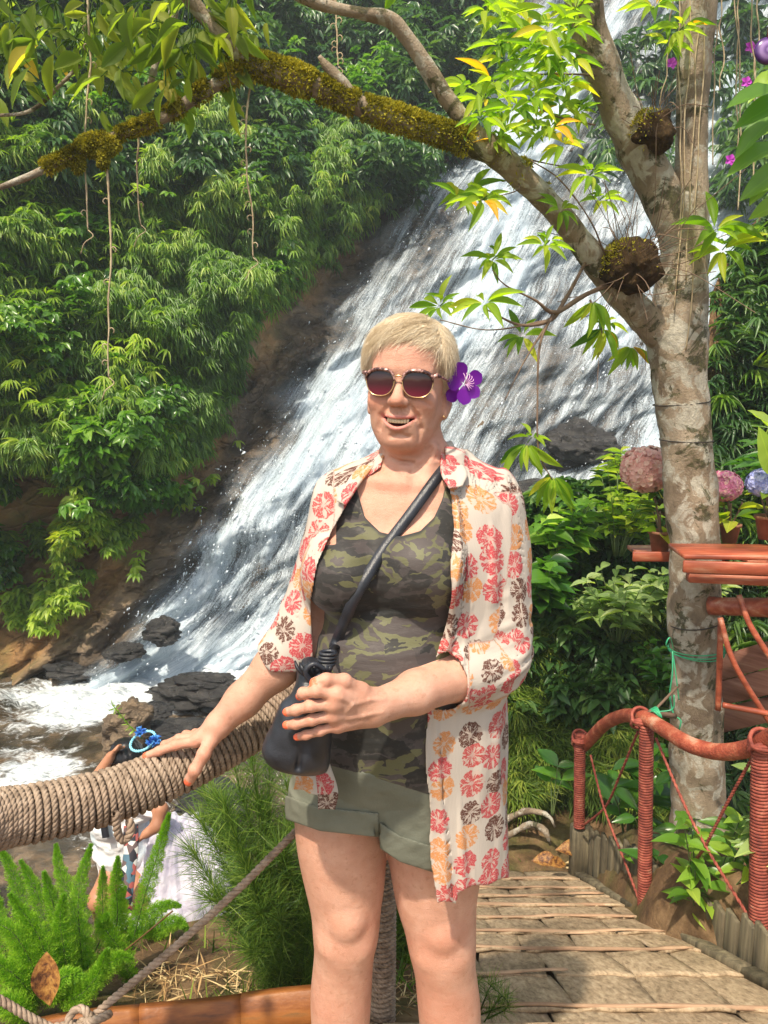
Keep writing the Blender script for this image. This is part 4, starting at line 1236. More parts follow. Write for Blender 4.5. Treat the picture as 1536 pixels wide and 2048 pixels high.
def hydrangea(px, py_head, r_px, py_pot, pot_px, Y, mat, lab, pot_dx=0, leaves=26):
    pb_ = V(px + pot_dx, py_pot, Y); e = empty('hydrangea', pb_, lab, 'potted plant', 'potted hydrangeas on the plank table')
    w = pr_(pot_px, Y); mb = MB(); h = w * 1.9
    lathe(mb, pb_, [(.001, 0), (w * .66, 0), (w * .96, h * .86), (w * 1.08, h * .86), (w * 1.08, h), (w * .95, h), (w * .9, h * .85), (.001, h * .84)]); mb.obj('pot', M_terra, e, smooth=False)
    hc = V(px, py_head, Y); rr = pr_(2 * r_px, Y)
    mb = MB(); top = pb_ + [0, 0, h * .85]
    add_tube(mb, crv([top, (top + hc) / 2 + [.01, 0, 0], hc], 10), .006, 7)
    for k in range(3):
        d = np.array([math.cos(k * 2.1), math.sin(k * 2.1), 0]) * .05; add_tube(mb, crv([top, top + d * .6 + [0, 0, .06], top + d + [0, 0, .12]], 8), .004, 6)
    mb.obj('stem', M_twig, e)
    mb = MB(); n = leaves; a = rng.uniform(0, 2 * np.pi, n); zz = rng.uniform(0.0, .85, n)
    p_ = top + np.stack([np.cos(a) * .03, np.sin(a) * .03, zz * (hc[2] - top[2])], 1)
    d = np.stack([np.cos(a), np.sin(a), rng.uniform(-.2, .5, n)], 1); L = rng.uniform(.07, .13, n)
    scatter_leaves(mb, p_, d, rng.normal(0, .25, (n, 3)) + [0, 0, 1] - .3 * d, L, L * .55, T_ov if 'T_ov' in globals() else T_tree); mb.obj('foliage', M_var, e)
    mb = MB(); n = 420; v = unit(rng.normal(0, 1, (n, 3))); v[:, 2] += .12
    v = v * (1 + .05 * rng.normal(0, 1, (n, 1)))
    for q in range(4):
        t1 = unit(np.cross(v, rng.normal(0, 1, (n, 3)))) if q == 0 else np.cross(unit(v), t1)
        scatter_leaves(mb, hc + v * rr * [1, 1, .88], t1, v, np.full(n, rr * .27), np.full(n, rr * .24), T_flo)
    mb.obj('flower_head', mat, e)
hydrangea(1293, 943, 46, 1104, 46, 3.62, petals_mat('salmon_petals', (.80, .38, .33), (.90, .55, .48), (.92, .70, .56)), 'hydrangea with a large salmon flower head in a terracotta pot left of the trunk', 26)
hydrangea(1448, 975, 31, 1085, 40, 3.5, petals_mat('pink_petals', (.75, .20, .40), (.86, .38, .55), (.90, .65, .52)), 'hydrangea with a bright pink flower head just right of the trunk', 10, 14)
hydrangea(1524, 968, 28, 1078, 50, 3.1, petals_mat('blue_petals', (.30, .34, .70), (.45, .48, .78), (.62, .62, .82)), 'hydrangea with a pale blue flower head at the right edge', 10, 14)
# ================================================================ PLANTS ON THE RIGHT BANK, UNDERGROWTH
def on_bank(px, py, out):
    i = np.clip(((px - bxs[0]) / 10).astype(int), 0, len(bxs) - 1)
    t = bank_top(px); v = np.clip((py - t) / (1800 - t), 0, 1); j = (v * (len(bv) - 1)).astype(int)
    q = BANK[i, j].copy(); q[:, 1] -= out; q[:, 2] += out * .4
    return q
def bank_foliage(name, label, n, region, dens_fn, nleaf, L, W, tmpl, mat, out, droop, spread, seed, heading=(0, -.7, .5)):
    x0, x1, y0, y1 = region
    px = rng.uniform(x0, x1, n); py = rng.uniform(y0, y1, n); ok = (rng.random(n) < dens_fn(px, py)) & (py > bank_top(px) - 5)
    px, py = px[ok], py[ok]; cl = field(px, py, seed, 60.)
    pos = on_bank(px, py, rng.uniform(*out, len(px)) * (.7 + .6 * np.clip(cl, -.6, 1)))
    h = np.tile(np.array(heading, float), (len(px), 1)) + rng.normal(0, .5, (len(px), 3))
    mb = MB(); scatter_sprigs(mb, pos, h, nleaf, L, W, tmpl, spread, droop, rnd=np.clip(.45 + .3 * cl + rng.normal(0, .18, len(px)), 0, 1))
    return mb.obj(name, mat, kind='stuff', label=label, cat='foliage')
M_grassy = leaf_mat('fine_grass_leaf', [(0, (.035, .075, .012)), (.5, (.10, .17, .025)), (1, (.30, .35, .07))], .35, .5, spec=.3)
T_gr = leaf_template(4, .45, .05, .3)
bank_foliage('bank_grass', 'fine dark grass and fern covering the bank beyond the walkway', 15000, (900, 1480, 1200, 1640), lambda x, y: 1.0 * sstep(1180, 1260, y + 30 * field(x, y, 5, 60)) * sstep(1640, 1560, y), 6, .13, .085, T_gr, M_grassy, (0, .25), .5, 1.1, 31)
bank_foliage('bank_undergrowth', 'dense mixed undergrowth on the steep bank at the right edge', 13000, (1290, 2100, 300, 1700), lambda x, y: sstep(1330, 1430, x + 20 * field(x, y, 6, 60)) * .9, 6, .17, .14, T_bam, M_forest, (0, .5), .6, 1.0, 32)
bank_foliage('bank_fern', 'brighter long leaved fern tufts on the bank right of the trunk', 2600, (1400, 2100, 350, 1700), lambda x, y: sstep(.1, .4, field(x, y, 7, 70)), 8, .24, .10, T_bam, M_bamboo, (.2, .6), .7, 1.2, 33)
bank_foliage('bank_scrub', 'dim broad leaved scrub under the bright shrubs of the bank', 6500, (900, 1440, 960, 1420), lambda x, y: sstep(-.35, .1, field(x, y, 8, 60)), 5, .15, .42, T_ov, M_forest, (0, .3), .35, 1.3, 34)

M_shrub = leaf_mat('bright_shrub_leaf', [(0, (.05, .13, .02)), (.4, (.11, .24, .03)), (.75, (.24, .38, .05)), (1, (.42, .52, .14))], .42, .35, spec=.45)
M_pale = leaf_mat('pale_veined_leaf', [(0, (.10, .17, .06)), (.5, (.22, .32, .12)), (1, (.40, .48, .24))], .35, .4, vein=.5, spec=.4)
M_deep = leaf_mat('deep_green_leaf', [(0, (.02, .07, .012)), (.5, (.05, .15, .02)), (1, (.12, .26, .03))], .35, .25, spec=.6)
M_stemg = NT('green_stem'); M_stemg = M_stemg.done(M_stemg.bsdf((.09, .13, .04), .6))
def shrub(name, label, cat, base, spread, height, nst, L, W, mat, nl=9, tmpl=None, seed=0, group=None, lean=(0, -.25, 0), stemr=.005, droop=.3):
    r = np.random.default_rng(seed); base = np.asarray(base, float)
    e = empty(name, base, label, cat, group); st = MB(); lf = MB()
    for k in range(nst):
        a = r.uniform(0, 2 * np.pi); d = np.array([math.cos(a), math.sin(a), 0]) * spread * math.sqrt(r.random()) + np.array(lean) * height * .6
        h = height * r.uniform(.55, 1.05)
        q = crv([base + d * .15, base + d * .5 + [0, 0, h * .55], base + d + [0, 0, h]], 10)
        add_tube(st, q, np.linspace(stemr, stemr * .4, 10), 5)
        m_ = nl
        t = np.sort(r.uniform(.35, 1, m_)); t[-2:] = 1
        idx = t * 9; i = idx.astype(int).clip(0, 8); f = (idx - i)[:, None]; p_ = q[i] * (1 - f) + q[i + 1] * f
        an = np.arange(m_) * 2.4 + r.normal(0, .3, m_)
        dd = np.stack([np.cos(an), np.sin(an), r.uniform(-.1, .55, m_)], 1)
        nn = np.array([0, -.25, 1.]) - .25 * dd + r.normal(0, .22, (m_, 3))
        LL = L * r.uniform(.6, 1.1, m_) * (.75 + .25 * np.sin(t * 3))
        scatter_leaves(lf, p_, dd, nn, LL, LL * W, tmpl or T_ov, np.clip(r.normal(.5, .24, m_), 0, 1))
    st.obj('stem', M_stemg, e); lf.obj('foliage', mat, e)
    return e
T_ovb = leaf_template(7, .25, .14, .42)
def bk(px, py, out=.1):
    return on_bank(np.array([float(px)]), np.array([float(py)]), np.array([out]))[0]
grp = 'leafy shrubs on the bank left of the trunk'
shrub('broadleaf_shrub', 'tall bright green broad leaved shrub nearest the waterfall rocks', 'shrub', bk(1110, 1160, .2), .22, .55, 16, .20, .48, M_shrub, 9, T_ovb, 1, grp)
shrub('broadleaf_shrub', 'yellow green shrub directly below the salmon hydrangea', 'shrub', bk(1215, 1130, .3), .25, .62, 18, .15, .42, M_var, 10, T_ovb, 2, grp)
shrub('broadleaf_shrub', 'deep green shrub with large wavy leaves between the shirt sleeve and the veined shrub', 'shrub', bk(1075, 1250, .3), .2, .40, 12, .24, .62, M_deep, 7, T_ovb, 3, grp)
shrub('broadleaf_shrub', 'shrub with pale veined pointed leaves left of the trunk below the plank table', 'shrub', bk(1200, 1290, .4), .34, .45, 26, .17, .40, M_pale, 9, T_ovb, 4, grp)
shrub('broadleaf_shrub', 'shrub with pale veined leaves pressed against the trunk', 'shrub', bk(1300, 1270, .45), .25, .42, 20, .16, .46, M_pale, 9, T_ovb, 5, grp)
shrub('broadleaf_shrub', 'darker glossy shrub low on the bank above the red railing', 'shrub', bk(1280, 1400, .35), .28, .40, 20, .14, .42, M_deep, 9, T_ovb, 6, grp)
shrub('broadleaf_shrub', 'bright shrub tips beside the small pink flower', 'shrub', bk(1235, 1010, .3), .16, .30, 10, .15, .34, M_var, 10, T_ovb, 7, grp)
shrub('broadleaf_shrub', 'green shrub behind the trunk under the pink hydrangea', 'shrub', bk(1470, 1080, .6), .35, .5, 22, .2, .3, M_deep, 10, T_ovb, 8, grp)
shrub('leafy_plant', 'large leaved plant at the foot of the trunk behind the railing', 'plant', (V(1255, 1640, 3.7) + [0, 0, -.1]), .22, .45, 8, .26, .42, M_deep, 4, T_ovb, 9)
shrub('leafy_plant', 'plant with pale green leaves growing through the red railing', 'plant', V(1400, 1850, 2.75) + [0, 0, -.1], .22, .60, 15, .15, .40, M_shrub, 8, T_ovb, 10)
shrub('leafy_plant', 'pale leaved plant at the right edge behind the nearest red post', 'plant', V(1540, 1800, 2.55) + [0, 0, -.05], .24, .72, 14, .19, .40, M_pale, 8, T_ovb, 11)
shrub('leafy_plant', 'single big shiny leaf plant between the shirt hem and the first red post', 'plant', V(1105, 1600, 3.95) + [0, 0, -.1], .10, .28, 3, .22, .5, M_deep, 2, T_ovb, 12)
shrub('leafy_plant', 'low plant growing behind the middle red post', 'plant', V(1330, 1700, 3.2) + [0, 0, -.25], .20, .42, 9, .18, .45, M_deep, 6, T_ovb, 13)

# big leaves hanging in from the right edge
lg = empty('big_leaf_plant', V(1560, 430, 2.7), 'plant with very large translucent leaves reaching in at the upper right edge', 'plant')
T_big = leaf_template(9, .18, .10, .42, .85, .012)
mb = MB(); sb_ = MB()
for k, (x, y, dx, dy, L) in enumerate(((1560, 180, -150, 20, .30), (1570, 200, -140, 60, .30), (1560, 230, -150, 110, .32), (1560, 290, -150, 60, .33), (1570, 330, -140, 100, .30), (1560, 350, -80, 60, .26), (1555, 260, -110, 20, .26), (1580, 400, -90, 30, .28), (1560, 140, -100, 80, .26), (1545, 950, -30, -140, .3), (1560, 880, -60, -90, .3))):
    a = V(x, y, 2.75 + .03 * k); b = V(x + dx, y + dy, 2.65 + .03 * k)
    L = L * .72
    scatter_leaves(mb, [a], [b - a], [[.5 * math.sin(k * 2), -.6, .7]], [L], [L * .40], T_big, [.25 + .06 * k])
    add_tube(sb_, crv([V(1640, 420, 2.8), (a + V(1640, 420, 2.8)) / 2 + [0, 0, .05], a], 10), .004, 6)
mb.obj('foliage', M_shrub, lg); sb_.obj('stem', M_stemg, lg)
# magenta blossoms
m = NT('magenta_petal'); M_mag = m.done(m.bsdf((.45, .03, .45), .5))
for i, (x, y, lab) in enumerate(((1343, 127, 'brightest magenta blossom hanging left of the upright trunk'), (1414, 125, 'magenta blossom just right of the upright trunk'), (1492, 165, 'dim purple blossom among the roots near the upper right edge'), (1500, 95, 'purple blossom close to the hanging disc'), (1460, 320, 'purple blossom above the big translucent leaves'))):
    c = V(x, y, 4.2); mb = MB(); a = np.arange(5) * 1.257
    scatter_leaves(mb, np.tile(c, (5, 1)), np.stack([np.cos(a), -.2 + 0 * a, np.sin(a)], 1), np.tile([0, -1, .1], (5, 1)), np.full(5, .032), np.full(5, .026), T_flo, np.full(5, .5))
    mb.obj('blossom', M_mag, group='magenta blossoms at the upper right', label=lab, cat='flower')
c = V(1534, 102, 2.6); e = MB(); a = np.linspace(0, 2 * np.pi, 40)
m = NT('purple_glass'); M_pg = m.done(m.bsdf(m.ramp(m.vmath('LENGTH', m.vmath('SUBTRACT', m.pos(), tuple(c))), [(.010, (.42, .30, .55)), (.016, (.10, .03, .18)), (.026, (.35, .22, .48)), (.033, (.07, .02, .14))]), .25))
lathe_pts = [(.001, .012), (.02, .012), (.034, .006), (.042, 0), (.034, -.006), (.001, -.008)]
mb = MB(); lathe(mb, np.zeros(3), lathe_pts, 32); v = np.concatenate(mb.v); v = np.stack([v[:, 0], -v[:, 2], v[:, 1]], 1) + c; mb.v = [v]
dsk = empty('wind_chime', c, 'round purple disc hanging on a red cord at the upper right edge', 'ornament')
mb.obj('disc', M_pg, dsk)
mb = MB(); add_tube(mb, crv([c + [0, 0, .04], c + [.002, 0, .2], c + [0, 0, .5]], 12), .003, 6); mb.obj('cord', M_red, dsk)

# ---- shrubs on the left soil face
def cliff_shrub(name, lab, cx, cy, rx, ry, n, L, W, mat, seed, nleaf=6):
    r = np.random.default_rng(seed); th = r.uniform(0, 2 * np.pi, n); rad = np.sqrt(r.random(n))
    px = cx + rx * rad * np.cos(th); py = cy + ry * rad * np.sin(th)
    cl = field(px, py, seed, 40.); pos = on_cliff(px, py, .25 + .55 * (1 - rad) * (1 + .5 * cl) + .1 * r.random(n))
    e = empty(name, on_cliff(np.array([cx * 1.]), np.array([cy + ry * .8]), np.array([0.]))[0], lab, 'shrub', 'shrubs on the soil face left of the waterfall')
    mb = MB(); h = np.tile([.1, -1, .0], (n, 1)) + r.normal(0, .5, (n, 3))
    scatter_sprigs(mb, pos, h, nleaf, L, W, T_ov, 1.3, .3, rnd=np.clip(.5 + .3 * cl + r.normal(0, .2, n), 0, 1)); mb.obj('foliage', mat, e)
    mb = MB(); root = np.array(e.location)
    for k in range(0, min(n, 60), 4): add_tube(mb, crv([root, (root + pos[k]) / 2 + [0, -.1, .1], pos[k]], 8), .008, 5)
    mb.obj('stem', M_twig, e)
cliff_shrub('broadleaf_shrub', 'glossy broad leaved shrub sprawling over the middle of the soil face', 265, 880, 115, 95, 330, .17, .5, M_broad, 61)
cliff_shrub('broadleaf_shrub', 'light green shrub above the glossy shrub on the soil face', 195, 815, 60, 40, 120, .18, .6, M_shrub, 62)
cliff_shrub('broadleaf_shrub', 'trailing shrub with small leaves reaching towards the wet rock', 335, 965, 75, 50, 170, .12, .5, M_deep, 63)
cliff_shrub('broadleaf_shrub', 'small yellow green shrub low on the soil face above the rocks', 190, 1060, 60, 35, 100, .12, .35, M_var, 64)
cliff_shrub('broadleaf_shrub', 'dark large leaved shrub at the left edge of the soil face', 30, 790, 70, 60, 160, .22, .4, M_deep, 65)
cliff_shrub('broadleaf_shrub', 'bright small fern tuft at the lower edge of the bamboo by the rock', 575, 560, 40, 30, 70, .15, .4, M_broad, 66)
cliff_shrub('broadleaf_shrub', 'ivy leaved shrub hanging at the lower left edge', 15, 1110, 45, 70, 170, .10, .6, M_deep, 67)
# ================================================================ THE WOMAN
WY0 = 1.36                                   # how far in front of the camera she stands
def Wp(px, py, dy=0.0): return V(px, py, WY0 + dy)
def rx_of(w, py, dy=0.0):                    # pixels to metres at her depth
    return w * abs(Wp(769, py, dy)[0] - Wp(768, py, dy)[0])

# ---- head frame
HC = Wp(817, 768, .02)
yaw, roll, tilt = R(-13), R(3), R(-2)
HM = np.array((Matrix.Rotation(yaw, 3, 'Z') @ Matrix.Rotation(roll, 3, 'Y') @ Matrix.Rotation(tilt, 3, 'X')))
HS = .93
def H(x, f, z):                              # head space: x image-right, f towards the viewer, z up (metres)
    return HC + HM @ (np.array([x, -f, z]) * HS)
def HMat(ax=0, ay=0, az=0):
    return HM @ np.array(Matrix.Rotation(R(az), 3, 'Z') @ Matrix.Rotation(R(ay), 3, 'Y') @ Matrix.Rotation(R(ax), 3, 'X'))
def hp(p): return ((np.asarray(p) - HC) @ HM) / HS * np.array([1, -1, 1])    # world to head space

def hel(F_, x, f, z, r, k, mode='add', M=None):
    F_.ell(H(x, f, z), np.array([r[0], r[1], r[2]]) * HS, HM if M is None else M, k, mode)
def hrc(F_, a, b, ra, rb, k, mode='add'):
    F_.rc(H(*a), H(*b), ra * HS, rb * HS, k, mode)

def build_head(B):
    hel(B, 0, -.012, .035, (.078, .094, .083), .02)
    hel(B, 0, .022, .045, (.066, .062, .058), .03)
    hel(B, 0, .018, -.038, (.0635, .066, .080), .03)
    for s in (-1, 1):
        hrc(B, (s * .053, -.008, -.050), (s * .026, .044, -.098), .014, .017, .03)      # jaw
        hel(B, s * .040, .058, -.037, (.026, .025, .024), .018)                           # cheeks
        hel(B, s * .039, .042, -.072, (.018, .024, .024), .02)
        hrc(B, (s * .046, .060, -.058), (s * .036, .060, -.098), .0016, .0010, .008, 'sub')                           # jowls
        hrc(B, (s * .012, .079, .022), (s * .046, .066, .020), .009, .008, .016)          # brow
    hel(B, 0, .060, -.108, (.025, .021, .018), .022)                                      # chin
    hel(B, 0, .020, -.108, (.038, .042, .024), .03)                                       # soft under the chin
    hel(B, 0, .070, -.070, (.034, .017, .026), .018)                                      # muzzle
    for s in (-1, 1):
        hel(B, s * .030, .078, .004, (.015, .010, .011), .012, 'sub')                     # eye sockets
        hel(B, s * .030, .068, .002, (.0125, .0115, .012), .006)                          # eyeballs under the lids
        # smile folds
        hrc(B, (s * .0195, .0945, -.040), (s * .036, .0815, -.066), .0030, .0036, .006, 'sub')
        hrc(B, (s * .036, .0815, -.066), (s * .040, .071, -.088), .0036, .0022, .006, 'sub')
        hrc(B, (s * .049, .066, -.040), (s * .052, .057, -.075), .0013, .0012, .006, 'sub')
    # nose
    hrc(B, (0, .076, .010), (0, .099, -.030), .0075, .0105, .010)
    hel(B, 0, .101, -.036, (.0135, .0125, .0115), .006)
    for s in (-1, 1):
        hel(B, s * .0125, .091, -.0385, (.0078, .0105, .0085), .005)
        hel(B, s * .0062, .0985, -.0478, (.0036, .0048, .0030), .003, 'sub')              # nostrils
    hrc(B, (0, .091, -.052), (0, .088, -.060), .0022, .0024, .004, 'sub')                 # philtrum
    # lips, stretched in a smile
    def lip(x, up):                           # centre line of upper / lower lip
        t = x / .031
        z = (-.0660 + .0022 * t * t) if up else (-.0872 + .0212 * t * t)
        f = .0895 - .0165 * t * t
        return (x, f, z)
    xs_ = np.linspace(-.031, .031, 15)
    for up in (True, False):
        for a, b in zip(xs_[:-1], xs_[1:]):
            ra = .0036 * (1 - .55 * abs(a / .031) ** 2); rb = .0036 * (1 - .55 * abs(b / .031) ** 2)
            hrc(B, lip(a, up), lip(b, up), ra, rb, .004)
    # open mouth
    for t in np.linspace(-1, 1, 15):
        x = t * .0275
        zt = lip(x, True)[2] - .0040 * (1 - .5 * t * t); zb = lip(x, False)[2] + .0036 * (1 - .5 * t * t)
        if zt - zb < .0015: continue
        c = (zt + zb) / 2; hh = (zt - zb) / 2
        hel(B, x, .0900 - .0165 * (t * .88) ** 2, c, (.0032, .016, hh), .0025, 'sub')
    # ears
    for s in (-1, 1):
        Me = HMat(0, 0, -s * 24)
        hel(B, s * .0775, -.010, -.028, (.0065, .017, .031), .006, 'add', Me)
        hel(B, s * .082, -.006, -.020, (.004, .009, .016), .004, 'sub', Me)
        hel(B, s * .0755, -.002, -.054, (.0055, .009, .011), .005, 'add', Me)
    # temples a little hollow
    for s in (-1, 1):
        hel(B, s * .081, .040, .030, (.010, .02, .02), .02, 'sub')

B = Field([-.52, .98, -.03], [.34, 1.72, 1.67], .0025)

# ---- torso and legs (stacked ellipses read off the photograph)
def row(py, xl, xr, dy, ry, yw=0):
    a = Wp(xl, py, dy); b = Wp(xr, py, dy)
    return (a[2], (a[0] + b[0]) / 2, WY0 + dy, abs(b[0] - a[0]) / 2, ry, yw)
TORSO = [row(925, 775, 905, .045, .060, 0), row(950, 722, 948, .045, .070), row(985, 672, 1008, .04, .083), row(1040, 660, 1010, .035, .098),
         row(1110, 652, 985, .03, .113), row(1180, 645, 975, .03, .120), row(1235, 645, 962, .03, .122), row(1300, 632, 965, .03, .128),
         row(1380, 622, 972, .03, .134), row(1460, 612, 978, .035, .138), row(1540, 604, 980, .04, .140), row(1585, 606, 974, .045, .132), row(1612, 640, 940, .045, .10)]
def build_torso(T):
    T.loft(TORSO, .02, n=2.15)
    # bust, belly
    for px, py, dy, r in ((688, 1150, -.055, (.066, .074, .068)), (845, 1135, -.068, (.074, .074, .070))):
        T.ell(Wp(px, py, dy), r, None, .035)
    T.ell(Wp(765, 1345, -.045), (.115, .085, .105), None, .05)
    T.ell(Wp(770, 1480, -.03), (.12, .09, .10), None, .05)

LEG_R = [(1600, 680, .055, .088), (1690, 684, .05, .083), (1760, 690, .045, .074), (1820, 692, .04, .063), (1865, 692, .035, .060), (1910, 688, .045, .054),
         (1990, 682, .06, .057), (2070, 682, .065, .052), (2170, 690, .06, .038), (2230, 694, .058, .034)]
LEG_L = [(1600, 868, .055, .094), (1700, 872, .05, .089), (1790, 872, .045, .076), (1845, 880, .04, .066), (1890, 884, .035, .062), (1940, 890, .045, .056),
         (2010, 898, .06, .059), (2090, 902, .065, .054), (2180, 908, .06, .039), (2235, 908, .058, .035)]
def build_legs(B, grow=0, stop=9999):
    for L in (LEG_R, LEG_L):
        pts = [(*Wp(x, y, d), r + grow) for (y, x, d, r) in L if y <= stop]
        B.chain(np.array(crv(pts, 4 * len(pts))), .02)
def build_knees(B):
    for (x, y) in ((694, 1850), (886, 1872)):
        B.ell(Wp(x, y - 6, -.018), (.031, .026, .034), None, .018)
        B.ell(Wp(x - 26, y + 40, .0), (.022, .018, .018), None, .02)
        B.ell(Wp(x + 22, y + 42, .0), (.020, .018, .018), None, .02)
    for x, d in ((694, .058), (908, .058)):       # feet
        a = Wp(x, 2240, d)
        a[2] = .05
        B.rc(a, [a[0], a[1] - .02, .045], .034, .036, .02)
        B.rc([a[0], a[1] - .02, .045], [a[0] - .005, a[1] - .13, .022], .034, .024, .02)
        B.rc([a[0], a[1] + .03, .03], [a[0], a[1] - .02, .04], .028, .03, .02)

# ---- arms: pixel, pixel, depth offset, radius
SH_R, EL_R, WR_R = (690, 1000, .03), (598, 1288, -.01), (438, 1448, -.03)
SH_L, EL_L, WR_L = (978, 1000, .04), (985, 1330, -.02), (752, 1414, -.215)
def arm_pts(S_, E_, W_, up=(.050, .044, .039), lo=(.040, .040, .026)):
    S_, E_, W_ = Wp(*S_), Wp(*E_), Wp(*W_)
    a = [(*S_, up[0]), (*((S_ + E_) / 2), up[1]), (*E_, up[2])]
    m = E_ * .72 + W_ * .28
    b = [(*E_, lo[0]), (*m, lo[1]), (*(E_ * .3 + W_ * .7), (lo[1] + lo[2]) / 2 * .95), (*W_, lo[2])]
    return a, b
def build_arms(B):
    a, b = arm_pts(SH_R, EL_R, WR_R); B.chain(np.array(a), .02); B.chain(np.array(b), .02)
    a, b = arm_pts(SH_L, EL_L, WR_L, (.050, .045, .041), (.042, .0415, .0285)); B.chain(np.array(a), .02); B.chain(np.array(b), .02)

def surf(F_, px, py, d0=-.3, d1=.12):
    """first point of a field's surface met from the front"""
    ds = np.arange(d0, d1, .001)
    q = np.array([Wp(px, py, d) for d in ds])
    v = F_.sample(q)
    k = np.argmax(v < 0) if (v < 0).any() else len(ds) - 1
    return q[k]

def finger(B, pts, r0, r1, k=.004):
    """pts pixel rows; knuckle swells"""
    q = [Wp(*p) for p in pts]
    n = len(q)
    for i in range(n - 1):
        ra = r0 + (r1 - r0) * i / (n - 1); rb = r0 + (r1 - r0) * (i + 1) / (n - 1)
        B.rc(q[i], q[i + 1], ra, rb, k)
        if 0 < i: B.ell(q[i], (ra * 1.05,) * 3, None, k)

# her left hand on the bag (image centre): back of the hand towards the camera
LF = {'index': [(672, 1388, -.262), (632, 1383, -.272), (606, 1386, -.262), (600, 1392, -.250)],
      'middle': [(668, 1408, -.262), (622, 1412, -.270), (592, 1420, -.262), (574, 1424, -.252)],
      'ring': [(668, 1430, -.256), (624, 1440, -.264), (592, 1448, -.258), (573, 1450, -.250)],
      'pinky': [(676, 1450, -.248), (640, 1462, -.254), (612, 1470, -.250), (594, 1474, -.244)],
      'thumb': [(722, 1384, -.232), (688, 1362, -.250), (652, 1360, -.262), (630, 1366, -.262)]}
# her right hand gripping the rope rail
RF = {'index': [(392, 1482, -.045), (352, 1490, -.050), (318, 1502, -.050), (292, 1512, -.046)],
      'middle': [(396, 1476, -.020), (358, 1478, -.012), (330, 1490, .004), (318, 1512, .018)],
      'ring': [(404, 1470, .005), (372, 1470, .020), (350, 1484, .036), (345, 1506, .044)],
      'pinky': [(414, 1466, .022), (390, 1466, .040), (374, 1480, .052), (372, 1500, .056)],
      'thumb': [(424, 1474, -.050), (408, 1508, -.078), (390, 1540, -.088), (378, 1562, -.080)]}
def build_hands(B):
    # left palm
    W = Wp(*WR_L)
    for f, r in (('index', .0135), ('middle', .0135), ('ring', .013), ('pinky', .0125)):
        B.rc(W + [-.006, 0, {'index': .012, 'middle': .004, 'ring': -.006, 'pinky': -.014}[f]], Wp(*LF[f][0]), .0185, r, .012)
    for f, r0, r1 in (('index', .0098, .0076), ('middle', .0098, .0076), ('ring', .0092, .0072), ('pinky', .0082, .0064), ('thumb', .0125, .0092)):
        finger(B, LF[f], r0, r1)
    B.rc(Wp(738, 1404, -.222), Wp(*LF['thumb'][0]), .019, .0145, .012)
    # knuckles and tendons
    for f in ('index', 'middle', 'ring', 'pinky'):
        a = Wp(*LF[f][0]); a[1] -= .005; B.ell(a, (.0085, .0075, .0085), None, .010)
        B.rc(W + [-.012, -.018, {'index': .010, 'middle': .004, 'ring': -.003, 'pinky': -.010}[f]], a + [.008, -.002, 0], .0022, .0024, .006)
    for (p, q_) in (((738, 1400), (706, 1410)), ((706, 1410), (684, 1396)), ((728, 1432), (696, 1438)), ((706, 1410), (692, 1424)), ((770, 1398), (738, 1400)), ((765, 1424), (728, 1432))):
        B.rc(surf(B, *p, -.34) + [0, .0003, 0], surf(B, *q_, -.34) + [0, .0003, 0], .0015, .0015, .005)
    # right palm
    W = Wp(*WR_R)
    for f, r in (('index', .0130), ('middle', .0135), ('ring', .0130), ('pinky', .012)):
        B.rc(W + [0, {'index': -.012, 'middle': -.003, 'ring': .006, 'pinky': .013}[f], 0], Wp(*RF[f][0]), .0185, r, .012)
    for f, r0, r1 in (('index', .0100, .0074), ('middle', .0100, .0076), ('ring', .0092, .0072), ('pinky', .0082, .0064), ('thumb', .0135, .0098)):
        finger(B, RF[f], r0, r1)
    B.rc(W + [-.002, -.012, -.004], Wp(*RF['thumb'][0]), .018, .0155, .012)
    for f in ('index', 'middle'):
        a = Wp(*RF[f][0]); a[2] += .006; B.ell(a, (.009, .009, .008), None, .006)
        B.rc(W + [-.01, -.012 if f == 'index' else .0, .020], a + [.004, 0, .004], .002, .0024, .006)

build_head(B)
NECK = [(*Wp(828, 850, .045), .046), (*Wp(827, 900, .045), .051), (*Wp(828, 945, .05), .057), (*Wp(832, 985, .055), .072)]
B.chain(np.array(NECK), .03)
# neck cords and folds
for (x0, y0, x1, y1) in ((795, 905, 812, 955), (868, 900, 850, 958)):
    B.rc(Wp(x0, y0, -.010), Wp(x1, y1, -.022), .006, .008, .02)
for k_, (x0, y0, x1, y1) in enumerate(((775, 918, 850, 930), (850, 930, 893, 906), (778, 938, 848, 950), (848, 950, 890, 930))):
    B.rc(Wp(x0, y0, -.018), Wp(x1, y1, -.018), .0016, .0016, .008, 'sub')
# shoulders slope to the arms
B.rc(Wp(800, 950, .05), Wp(*SH_R), .050, .050, .03)
B.rc(Wp(872, 945, .05), Wp(*SH_L), .050, .050, .03)
build_torso(B); build_legs(B); build_knees(B); build_arms(B); build_hands(B)
# smile folds, chin crease, corner lines pressed into the face
for pts, r_ in ((((776, 812), (765, 832), (761, 858)), .0023), (((820, 812), (834, 832), (841, 856), (839, 880)), .0025), (((781, 873), (799, 869), (818, 874)), .0022), 
                 (((845, 800), (862, 812)), .0016), (((862, 895), (850, 925), (822, 945)), .0022), (((782, 915), (800, 925), (826, 926)), .0022)):
    c_ = [surf(B, *q_) for q_ in pts]
    for u_, w_ in zip(c_[:-1], c_[1:]): B.rc(u_ + [0, .0005, 0], w_ + [0, .0005, 0], r_, r_ * .85, .006, 'sub')
# collar bones
for pts in (((808, 972), (770, 966), (725, 958)), ((846, 974), (885, 968), (930, 955))):
    c_ = [surf(B, *q_) + [0, .0045, 0] for q_ in pts]
    for u_, w_ in zip(c_[:-1], c_[1:]): B.rc(u_, w_, .006, .006, .022)

